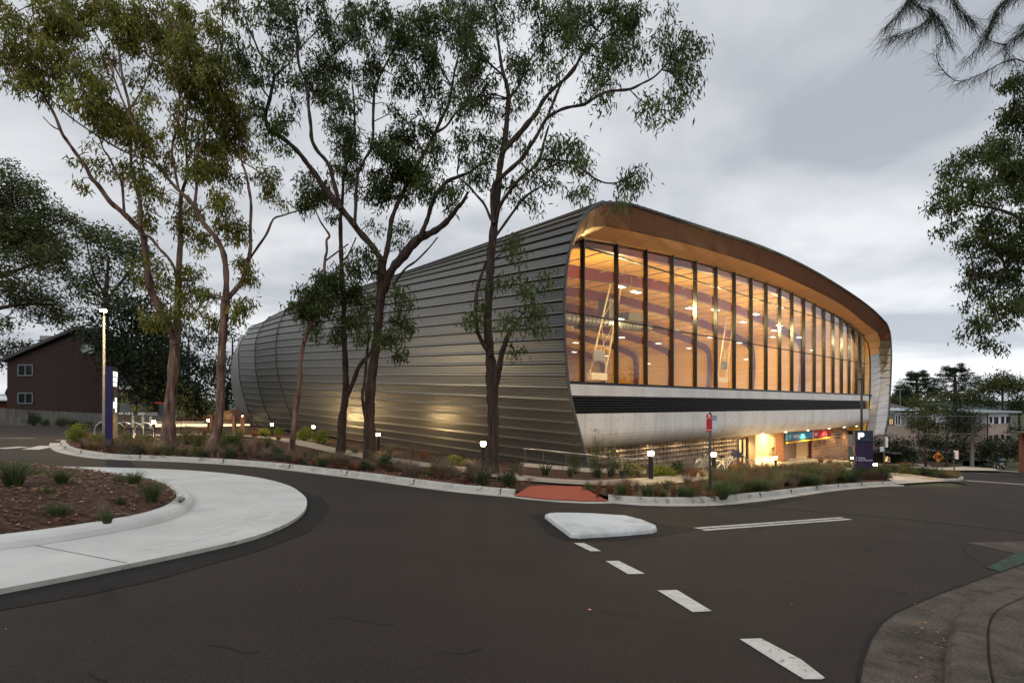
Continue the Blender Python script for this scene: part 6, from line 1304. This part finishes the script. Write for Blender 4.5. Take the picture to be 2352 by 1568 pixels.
# bunya pines: tiers of tufted branches on a straight pole
def bunya(label, xc, top, base, Y, half, seed):
    random.seed(seed); b = Pd(xc, base, Y); b.z = gz(b.x, b.y); root = empty('bunya_pine', b, label, 'tree', 'bunya pines on the skyline')
    mb = MB(); mb.tube([b, Pd(xc, (base+top)/2, Y), Pd(xc, top+4, Y)], [.55, .4, .12], 7); C = []
    sc = Y/FP; H = base-top; tiers = 6
    for i in range(tiers):
        f = (i+.3)/tiers; y = top+2+f*H*.55; R = half*(.38+.75*min(1, f*1.5))*sc
        if f > .8: R *= .9
        for k in range(8):
            a = 2*math.pi*(k+random.random()*.6)/8; rr = R*random.uniform(.6, 1.08)
            p0 = Pd(xc, y+4, Y); p1 = p0+Vector((math.cos(a)*rr*.6, math.sin(a)*rr*.6, -.05*rr)); p2 = p0+Vector((math.cos(a)*rr, math.sin(a)*rr, .18*rr))
            mb.tube([p0, p1, p2], [.14, .08, .05], 4)
            for q in (p2, p1.lerp(p2, .55)): 
                for _ in range(1): C.append(np.array(q)+rng.normal(0, .25, 3)*np.array([1, 1, .5]))
    for _ in range(14): C.append(np.array(Pd(xc, top+4, Y))+rng.normal(0, 1, 3)*np.array([half*.3*sc, half*.3*sc, .5]))
    mb.build('trunk', M['bark_d'], root); V, Tt = leaves(np.array(C), 95, .40, .38, .12, -.2, .9, .12, flat=.5); mesh_quads('crown', V, Tt, T, root)
bunya('smaller bunya pine with open tufted tiers, left of the pair on the skyline', 2106, 855, 960, 130, 36, 3)
bunya('larger bunya pine with layered tufted branches, right of the pair on the skyline', 2194, 843, 965, 122, 50, 5)
bunya('short wide bunya pine low behind the brown roof', 2075, 893, 985, 118, 26, 8)
# trees standing across the road, outside the frame, that show in the glass
for (X, Y, h, lab) in ((42, 22, 13, 'tall gum across the road outside the view, mirrored in the hall glass'), (52, 34, 10, 'smaller gum across the road outside the view, mirrored in the hall glass')):
    b = Vector((X, Y, gz(X, Y))); root = empty('gum_tree', b, lab, 'tree'); mb = MB(); mb.tube([b, b+Vector((.3, 0, h*.5)), b+Vector((0, .4, h*.9))], [.35, .25, .06], 8)
    mb.build('trunk', M['bark_s'], root); C = []
    for i in range(26):
        c = np.array(b)+np.array([rng.normal(0, 2.2), rng.normal(0, 2.2), h*rng.uniform(.45, 1.0)]); C.append(c+rng.normal(0, .8, (16, 3)))
    V, Tt = leaves(np.vstack(C), 20, .35, .4, .12); mesh_quads('crown', V, Tt, M['leaf_g'], root)

# the belt of trees and scrub all round the junction, behind the camera and to both sides: shows only in glass and metal
C = []
def belt(x0, y0, x1, y1, h, n):
    for i in range(n):
        f = rng.uniform(0, 1); x = x0+(x1-x0)*f+rng.normal(0, 2); y = y0+(y1-y0)*f+rng.normal(0, 2); hh = h*(.75+.25*math.sin(f*23)+.15*math.sin(f*61))
        C.append((x, y, gz(x, y)+rng.uniform(0, 1)**.8*hh))
belt(-95, -40, 90, -40, 11, 1500); belt(-95, -40, -88, 38, 12, 900); belt(90, -40, 74, 34, 10, 800)
V, Tt = leaves(np.array(C), 12, 1.0, 1.3, .6, .3, .9); o = mesh_quads('tree_belt', V, Tt, M['leaf_d']); tag(o, 'distant belt of dark trees around the junction, outside the view, mirrored in the hall cladding', 'trees', kind='stuff')
# ------------------------------------------------------------ plants
def quads_mesh(name, V, tint, m):
    o = mesh_quads(name, np.array(V, float), np.array(tint, float), m); return o
def blades(n, h, spread, w, seed, base=.06, curve=.6, seg=3):
    r = np.random.default_rng(seed); V = []; T_ = []
    for i in range(n):
        a = r.uniform(0, 2*math.pi); rr = base*math.sqrt(r.uniform(0, 1)); hh = h*r.uniform(.55, 1.1); out = spread*r.uniform(.1, 1)*h
        d = np.array([math.cos(a), math.sin(a), 0]); p0 = np.array([rr*math.cos(a), rr*math.sin(a), 0]); sd = np.array([-d[1], d[0], 0])*w/2*r.uniform(.6, 1.3)
        tw = r.uniform(-.8, .8); sd = sd*math.cos(tw)+np.array([0, 0, w/2])*math.sin(tw)*.3+d*w/2*math.sin(tw)
        br_ = math.exp(r.normal(0, .25)); pts = []
        for k in range(seg+1):
            t = k/seg; pts.append(p0+d*out*(t**1.8)+np.array([0, 0, hh*(t-curve*.45*t**3)]))
        for k in range(seg):
            w0 = 1-k/seg*.8; w1 = 1-(k+1)/seg*.9; V += [pts[k]-sd*w0, pts[k]+sd*w0, pts[k+1]+sd*w1, pts[k+1]-sd*w1]; T_.append([br_, br_, br_, 1])
    return V, T_
def bush(seed, K=70, n=13, Lf=.10, Wf=.045, flat=.8, sparse=False):
    r = np.random.default_rng(seed); u = r.normal(0, 1, (K, 3)); u /= np.linalg.norm(u, axis=1)[:, None]; u *= (r.uniform(.15, 1, (K, 1))**.5); u[:, 2] = np.abs(u[:, 2])*flat+.12; u[:, :2] *= .5
    lobe = 1+.25*np.sin(np.arctan2(u[:, 1], u[:, 0])*3+seed)[:, None]; C = u*lobe
    V, T_ = leaves(C, n, .07, Lf, Wf, droop=-.5, spread=.9, tintvar=.22); V[:, 2] = np.maximum(V[:, 2], .01); return V, T_, C
M['gr_green'] = leafmat('green tussock', (.060, .085, .030)); M['gr_rust'] = leafmat('rust brown grass', (.20, .095, .045), .35); M['gr_straw'] = leafmat('straw grass', (.22, .17, .085), .35)
M['gr_grey'] = leafmat('grey brown wisps', (.17, .125, .095), .3); M['sh_olive'] = leafmat('olive shrub', (.095, .10, .028)); M['sh_dark'] = leafmat('dark green shrub', (.035, .055, .022)); M['sh_red'] = leafmat('reddish shrub', (.085, .032, .022)); M['sh_grey'] = leafmat('grey green shrub', (.085, .095, .06)); M['flax'] = leafmat('flax blades', (.045, .055, .03), .15); M['sh_lime'] = leafmat('lime green shrub', (.16, .19, .03), .35)
random.seed(21)
PROTO = {}
def gproto(kind):
    if kind in PROTO: return PROTO[kind]
    spec = {'tussock': ('gr_green', 300, 1, .9, .018, .13), 'rust': ('gr_rust', 280, 1, .7, .014, .14), 'straw': ('gr_straw', 280, 1, .75, .014, .14), 'wisp': ('gr_grey', 220, 1, .7, .013, .10), 'flax': ('flax', 34, 1, .8, .075, .1), 'greengrass': ('gr_green', 360, 1, .9, .020, .22)}[kind]
    L_ = []
    for sd in (1, 2, 3):
        V, T_ = blades(spec[1], 1, spec[3], spec[4], sd*7+len(kind), spec[5]); o = quads_mesh('proto', V, T_, M[spec[0]]); L_.append(o.data); bpy.data.objects.remove(o)
    PROTO[kind] = L_; return L_
def bproto(kind):
    if kind in PROTO: return PROTO[kind]
    mk, K, n, Lf, Wf, fl = {'olive': ('sh_olive', 80, 16, .10, .03, .85), 'dark': ('sh_dark', 90, 16, .11, .035, .8), 'red': ('sh_red', 60, 10, .10, .03, .7), 'grey': ('sh_grey', 80, 14, .10, .028, .85), 'lime': ('sh_lime', 90, 15, .12, .04, .8), 'conifer': ('sh_dark', 150, 18, .09, .016, 1.9)}[kind]
    L_ = []
    for sd in (1, 2, 3):
        V, T_, C = bush(sd*5+len(kind), K, n, Lf, Wf, fl); o = quads_mesh('proto', V, T_, M[mk]); st = MB()
        for c in C[:26]: st.tube([(c[0]*.1, c[1]*.1, -.03), (c[0]*.6, c[1]*.6, c[2]*.5), tuple(c)], [.014, .009, .004], 4, cap=False)
        so_ = st.build('proto', M['bark_d']); L_.append((o.data, so_.data)); bpy.data.objects.remove(o); bpy.data.objects.remove(so_)
    PROTO[kind] = L_; return L_
DESC = {'tussock': ('green grass tussock', 'grass_tussock', 'grass tuft'), 'rust': ('rust-brown grass clump', 'grass_tussock', 'grass tuft'), 'straw': ('straw-yellow grass clump', 'grass_tussock', 'grass tuft'), 'wisp': ('wispy grey-brown grass clump', 'grass_tussock', 'grass tuft'), 'flax': ('dark strap-leaved flax', 'flax_plant', 'plant'), 'greengrass': ('soft arching green grass clump', 'grass_tussock', 'grass tuft'),
        'olive': ('olive-green shrub', 'shrub', 'shrub'), 'dark': ('dark green shrub', 'shrub', 'shrub'), 'red': ('reddish twiggy shrub', 'shrub', 'shrub'), 'grey': ('grey-green shrub', 'shrub', 'shrub'), 'lime': ('bright lime-green shrub', 'shrub', 'shrub'), 'conifer': ('tall upright dark shrub', 'shrub', 'shrub')}
MARK = [(60, 'the left edge of the photo'), (180, 'the rounded kerb end'), (255, 'the wayfinding totem'), (353, 'the leftmost bollard'), (384, 'the leftmost gum'), (482, 'the second gum'), (669, 'the slender crooked gum'), (782, 'the straight thin gum'), (849, 'the big spreading gum'), (1130, 'the rough-barked gum'), (1290, 'the red ramp'), (1357, 'the hall corner'), (1484, 'the handrail end'), (1631, 'the bus zone sign'), (1780, 'the forecourt bollard'), (1982, 'the parking totem'), (2031, 'the timed parking sign post'), (2155, 'the DIP sign'), (2352, 'the right edge')]
PL = []
def plant(kind, x, y, hpx, wpx=None, off=.1, where=None, z=None):
    yk_ = np.interp(x, [138, 390, 606, 775, 950, 1180, 1397, 1643, 1900, 2057], [1018, 1058, 1071, 1090, 1113, 1138, 1151, 1154, 1124, 1112])
    if x < 2050 and y > yk_-9: y = yk_-9
    p = GP(x, y, off); PL.append((kind, p, hpx/FP*p.y, (wpx or hpx)/FP*p.y, x, y, where))
W_M = 'in the roundabout'
def mz_(x, y):
    p = GP(x, y, .2)
    for _ in range(6): p = GP(x, y, .14+mound(p.x, p.y))
    return p
for k, x, y, h, w, lab in [('tussock', 32, 1116, 82, 95, 'largest green tussock, arching over the mulch at the far left of the roundabout'), ('tussock', 142, 1109, 42, 60, 'wispy green tussock right of the largest one on the roundabout'), ('tussock', 309, 1113, 40, 56, 'spiky green tussock near the far kerb of the roundabout island'), ('tussock', 350, 1150, 62, 60, 'green tussock near the rounded tip of the roundabout island'),
    ('greengrass', 132, 1190, 50, 50, 'dense mid-green grass clump in the middle of the roundabout island'), ('wisp', 235, 1192, 58, 40, 'thin grey wispy plant near the roundabout kerb'), ('greengrass', 247, 1197, 34, 34, 'small green clump at the roots of the wispy grey plant'), ('dark', 277, 1158, 20, 30, 'small dark green shrub on the roundabout mulch'), ('olive', 108, 1137, 26, 40, 'low pale green shrub behind the dense grass clump'), ('olive', 270, 1103, 14, 26, 'tiny green seedling by the far roundabout kerb'), ('olive', 85, 1090, 16, 44, 'low green seedlings behind the largest tussock'), ('red', 415, 1150, 20, 26, 'small reddish plant at the tip of the roundabout island'), ('dark', 210, 1185, 16, 26, 'tiny dark shrub left of the wispy grey plant')]:
    p = mz_(x, y); PL.append((k, p, h/FP*p.y, w/FP*p.y, x, y, lab))
for a in [('lime', 178, 1024, 46, 46), ('rust', 206, 1017, 34, 24), ('lime', 226, 1025, 32, 40), ('grey', 257, 1028, 36, 34), ('olive', 289, 1024, 34, 40), ('olive', 336, 1026, 34, 40), ('greengrass', 322, 1012, 20, 24), ('grey', 404, 1024, 30, 26), ('olive', 428, 1020, 34, 40), ('olive', 455, 1024, 36, 42), ('wisp', 494, 1050, 40, 26), ('olive', 516, 1030, 34, 40), ('greengrass', 536, 1018, 34, 44), ('dark', 547, 1038, 30, 40), ('wisp', 573, 1046, 44, 36), ('wisp', 595, 1036, 44, 44), ('straw', 552, 1004, 30, 44), ('rust', 470, 1000, 28, 30), ('rust', 585, 1004, 24, 40), ('grey', 632, 1044, 28, 30), ('olive', 613, 1028, 30, 36), ('lime', 606, 1000, 20, 36), ('lime', 640, 998, 16, 30),
          ('lime', 697, 1012, 34, 36), ('lime', 738, 1018, 34, 40), ('dark', 726, 1058, 26, 40), ('wisp', 700, 1052, 36, 30), ('wisp', 757, 1060, 30, 34), ('straw', 815, 1042, 30, 46), ('straw', 893, 1046, 34, 50), ('dark', 887, 1078, 40, 38), ('dark', 915, 1080, 22, 28), ('wisp', 947, 1052, 46, 30), ('rust', 975, 1058, 34, 40), ('grey', 1003, 1076, 30, 38), ('straw', 1080, 1072, 20, 46), ('lime', 1042, 1066, 24, 40), ('lime', 1070, 1068, 16, 36), ('rust', 860, 1050, 26, 26), ('dark', 1109, 1116, 46, 44), ('dark', 1168, 1120, 50, 50), ('wisp', 1196, 1096, 40, 44), ('olive', 1053, 1092, 20, 36), ('red', 1010, 1100, 24, 44), ('red', 960, 1090, 22, 44), ('red', 1060, 1112, 24, 46), ('red', 1095, 1086, 22, 36), ('red', 1215, 1110, 18, 34), ('red', 1140, 1122, 20, 40), ('red', 925, 1098, 16, 36), ('wisp', 800, 1070, 30, 30), ('dark', 640, 1052, 22, 30), ('greengrass', 455, 1040, 20, 26), ('dark', 690, 1066, 18, 26), ('wisp', 660, 1060, 28, 26), ('red', 560, 1058, 16, 30), ('olive', 420, 1046, 14, 26), ('greengrass', 500, 1010, 34, 40), ('rust', 640, 1012, 20, 30), ('wisp', 830, 1076, 24, 30),
          ('flax', 1190, 1084, 38, 60), ('flax', 1253, 1092, 44, 60), ('flax', 1309, 1096, 40, 50), ('flax', 1375, 1098, 46, 56), ('flax', 1432, 1098, 48, 60), ('flax', 1402, 1096, 44, 46), ('conifer', 1370, 1094, 100, 40), ('conifer', 1408, 1093, 88, 40), ('conifer', 1322, 1088, 78, 36), ('olive', 1462, 1096, 36, 46), ('lime', 1516, 1094, 30, 44), ('lime', 1538, 1095, 26, 40), ('dark', 1556, 1090, 36, 40), ('red', 1574, 1096, 30, 36), ('rust', 1592, 1098, 30, 44), ('rust', 1614, 1096, 26, 44), ('olive', 1440, 1094, 34, 36),
          ('rust', 1373, 1140, 46, 24), ('rust', 1401, 1133, 40, 50), ('wisp', 1378, 1126, 36, 30), ('tussock', 1428, 1141, 44, 40), ('rust', 1445, 1143, 50, 40), ('tussock', 1486, 1147, 44, 50), ('rust', 1508, 1140, 44, 44), ('tussock', 1523, 1148, 26, 30), ('rust', 1547, 1148, 48, 30), ('greengrass', 1575, 1150, 40, 60), ('rust', 1600, 1136, 44, 56), ('rust', 1630, 1148, 26, 44), ('olive', 1352, 1124, 20, 34), ('wisp', 1462, 1128, 36, 30), ('greengrass', 1655, 1146, 40, 56), ('red', 1415, 1146, 14, 30)]:
    plant(*a)
random.seed(5)
for i in range(120):     # dense ornamental grasses in front of the entry
    f = i/120; x = 1648+f*280+random.uniform(-8, 8); yk = np.interp(x, [1640, 1736, 1819, 1900, 1960], [1153, 1143, 1133, 1122, 1114]); y = yk-9-random.random()**.8*np.interp(x, [1640, 1700, 1900], [44, 46, 22])
    plant(random.choice(['rust', 'greengrass', 'straw', 'greengrass', 'rust', 'wisp']), x, y, random.uniform(30, 46), random.uniform(44, 62))
for i in range(30):     # dark shrubs at the right end
    x = 1868+i*5.6+random.uniform(-3, 3); y = np.interp(x, [1860, 1960, 2045], [1117, 1108, 1104])-random.random()*14
    plant(random.choice(['dark', 'olive', 'dark', 'red']), x, y, random.uniform(20, 30), random.uniform(30, 40))
for i in range(30):
    f = i/29; x = 2034+f*166; y = np.interp(x, [2030, 2120, 2200], [1086, 1094, 1101])-random.random()*9*(1-.4*f)
    plant(random.choice(['olive', 'dark', 'grey', 'rust', 'dark']) if f < .85 else 'straw', x, y, random.uniform(14, 22), random.uniform(26, 34))
for a in [('rust', 2078, 1074, 18, 34), ('rust', 1885, 1064, 20, 30), ('rust', 1905, 1066, 18, 30), ('straw', 1941, 1072, 22, 26), ('olive', 1952, 1076, 26, 20), ('olive', 2016, 1082, 20, 26), ('rust', 1925, 1070, 16, 26), ('dark', 77, 976, 34, 34), ('dark', 141, 978, 22, 30), ('dark', 168, 979, 18, 26), ('dark', 18, 974, 18, 24), ('dark', 104, 977, 16, 24), ('dark', 200, 981, 16, 30), ('rust', 176, 979, 14, 24), ('dark', 235, 983, 16, 24), ('dark', 280, 985, 14, 24)]: plant(*a)
for path_, lo_, hi_, n_ in ((k1, 8, len(k1)-4, 150), (k2, 2, int(len(k2)*.45), 16)):
    for j in range(n_):
        i = int(lo_+(hi_-lo_)*(j+.5)/n_); a = path_[i-1]; c = path_[i+1]; d = Vector((c[0]-a[0], c[1]-a[1])).normalized(); o_ = .5+2.1*random.random()
        x = path_[i][0]-d.y*o_; y = path_[i][1]+d.x*o_; z = gz(x, y)+.1; px = HX+x/y*FP; py = HY-(z-CZ)/y*FP
        k = random.choice(['wisp', 'wisp', 'red', 'straw', 'grey', 'olive', 'rust', 'red', 'dark']); h_ = random.uniform(.28, .62)*(1.2 if k in ('wisp', 'straw') else .7)
        PL.append((k, Vector((x, y, z)), h_, h_*random.uniform(1.1, 1.7), px, py, None))
# name every plant by its kind and the landmarks it stands between
grp = {}
for i, q in enumerate(PL):
    if q[6]: continue
    a = max([m for m in MARK if m[0] <= q[4]] or [MARK[0]]); c = min([m for m in MARK if m[0] > q[4]] or [MARK[-1]]); kerby = np.interp(q[4], [138, 390, 606, 775, 950, 1180, 1397, 1643, 1900, 2057], [1018, 1058, 1071, 1090, 1113, 1138, 1151, 1154, 1124, 1112])
    row = 'front' if kerby-q[5] < 22 else 'back'
    grp.setdefault((q[0], a[1], c[1], row), []).append((q[4], i))
ORD = ['leftmost', 'second from left', 'third from left', 'fourth from left', 'fifth from left', 'sixth from left', 'seventh from left', 'eighth from left', 'ninth from left', 'tenth from left', 'eleventh from left', 'twelfth from left']
LAB = {}
for (k, a, c, row), L_ in grp.items():
    L_.sort(); rw = 'by the kerb' if row == 'front' else 'in the back row'
    for j, (x, i) in enumerate(L_):
        LAB[i] = f"{DESC[k][0]} {rw}, between {a} and {c}" if len(L_) == 1 else f"{ORD[min(j, 11)]} {DESC[k][0]} {rw}, from {a} to {c}"
for i, (k, p, h, w, x, y, lab) in enumerate(PL):
    d, nm, ct = DESC[k]; l = lab or LAB[i]
    l = ' '.join(l.split()[:16]); rz = random.uniform(0, 6.28); g = {'grass tuft': 'grass clumps in the beds', 'shrub': 'shrubs in the beds', 'plant': 'flax plants by the hall corner'}[ct]
    if k in ('tussock', 'rust', 'straw', 'wisp', 'flax', 'greengrass'):
        o = bpy.data.objects.new(nm, gproto(k)[i % 3]); COL.objects.link(o); sx = w/1.25; sx *= 1.35 if k in ('tussock', 'greengrass') else 1.1; o.scale = (sx, sx, h*1.15)
    else:
        me, st = bproto(k)[i % 3]; o = bpy.data.objects.new(nm, None); COL.objects.link(o)
        zs = 1.0 if k != 'conifer' else .5; o.scale = (w*.95, w*.95, h*zs)
        for n_, m_ in (('foliage', me), ('stems', st)): c_ = bpy.data.objects.new(n_, m_); COL.objects.link(c_); c_.parent = o
    o.location = p-Vector((0, 0, .02)); o.rotation_euler = (0, 0, rz); tag(o, l, ct, g)
# young staked saplings
for x, yb, yt, lab in ((300, 1010, 912, 'staked sapling with yellow-green leaves right of the wayfinding totem'), (415, 1016, 903, 'staked sapling with lit leaves between the two leftmost gums'), (487, 985, 908, 'thin sapling left of the second gum, by the bench wall')):
    p = GP(x, yb, .1); sc = p.y/FP; h = (yb-yt)*sc; r = empty('sapling', p, lab, 'sapling', 'young staked saplings'); b = MB(); b.tube([(0, 0, -.05), (.03, 0, h*.5), (-.02, 0, h*.95)], [.025, .02, .008], 6); b.build('trunk', M['bark_d'], r, wn=False)
    b = MB(); b.tube([(-.35, 0, 0), (-.35, 0, 1.5)], .03, 5); b.build('stake', M['batten'], r, wn=False)
    C = rng.normal(0, 1, (46, 3))*np.array([.42, .42, h*.22])+np.array([0, 0, h*.66]); V, T_ = leaves(C, 12, .10, .11, .055, .3, .8); mesh_quads('leaves', V, T_, M['leaf_y' if x != 487 else 'sh_olive'], r) if False else None
    me_o = mesh_quads('crown', V, T_, M['sh_olive']); me_o.parent = r
# leaf litter and bark chips
def inpoly(x, y, P):
    c = False; j = len(P)-1
    for i in range(len(P)):
        if ((P[i][1] > y) != (P[j][1] > y)) and (x < (P[j][0]-P[i][0])*(y-P[i][1])/(P[j][1]-P[i][1])+P[i][0]): c = not c
        j = i
    return c
def litter(name, pts, lab, base=(.15, .088, .06), sz=(.035, .09)):
    V = []; T_ = []
    for (x, y, z) in pts:
        a = random.uniform(0, 6.28); L_ = random.uniform(*sz); d = np.array([math.cos(a), math.sin(a), random.uniform(-.25, .35)])*L_; w = np.array([-math.sin(a), math.cos(a), random.uniform(-.5, .5)])*L_*.22; p = np.array([x, y, z])
        V += [p, p+d*.45+w, p+d, p+d*.45-w]; b_ = math.exp(random.gauss(0, .5)); T_.append([b_, b_*random.uniform(.7, 1.1), b_*random.uniform(.6, 1.1), 1])
    o = quads_mesh(name, V, T_, leafmat(name, base, .1)); tag(o, lab, 'leaf litter', kind='stuff'); return o
xs_ = [p[0] for p in inn]; ys_ = [p[1] for p in inn]; pts = []
while len(pts) < 5200:
    x = random.uniform(max(min(xs_), -12), max(xs_)); y = random.uniform(min(ys_), max(ys_))
    if inpoly(x, y, inn): pts.append((x, y, gz(x, y)+.15+mound(x, y)+.012))
litter('leaf_litter', pts, 'fallen brown gum leaves over the mulch of the roundabout island')
pts = []
for (path_, n) in ((k1, 8200), (k2, 3800)):
    for _ in range(n):
        i = random.randrange(1, len(path_)-1); a = path_[i-1]; c = path_[i+1]; d = Vector((c[0]-a[0], c[1]-a[1])).normalized(); o_ = .22+random.random()**1.2*2.6
        x = path_[i][0]-d.y*o_+random.uniform(-.2, .2)*d.x; y = path_[i][1]+d.x*o_+random.uniform(-.2, .2)*d.y; pts.append((x, y, gz(x, y)+.10+.03*math.sin(x*1.7)*math.sin(y*1.3)+.015))
litter('leaf_litter', pts, 'fallen red-brown leaves scattered on the mulch bed behind the kerb', (.14, .066, .045), (.05, .12))
pts = []
for _ in range(1500):
    i = int(random.uniform(.25, 1)*(len(apx)-2)); a = apx[i]; c = apx[i+1]; d = Vector((c[0]-a[0], c[1]-a[1])).normalized(); o_ = .03+random.random()**2*.30
    x = a[0]+d.y*o_; y = a[1]-d.x*o_; pts.append((x, y, gz(x, y)+.012))
for _ in range(260):
    i = random.randrange(2, len(allk)-2); a = allk[i]; c = allk[i+1]; d = Vector((c[0]-a[0], c[1]-a[1])).normalized(); o_ = .02+random.random()**2*.5; x = a[0]+d.y*o_; y = a[1]-d.x*o_; pts.append((x, y, gz(x, y)+.02))
for _ in range(160):
    x, y = GP(random.uniform(2100, 2352), random.uniform(1380, 1560))[:2]; pts.append((x, y, gz(x, y)+.015 if inpoly(x, y, A+[(8, 9.6), (9, 2), (3, .6)]) else gz(x, y)+.14))
for _ in range(60):
    x, y = random.uniform(-6, 8), random.uniform(3, 16); pts.append((x, y, gz(x, y)+.008))
litter('leaf_litter', pts, 'thin line of rusty leaf debris along the gutters and apron edge', (.24, .12, .07), (.02, .055))
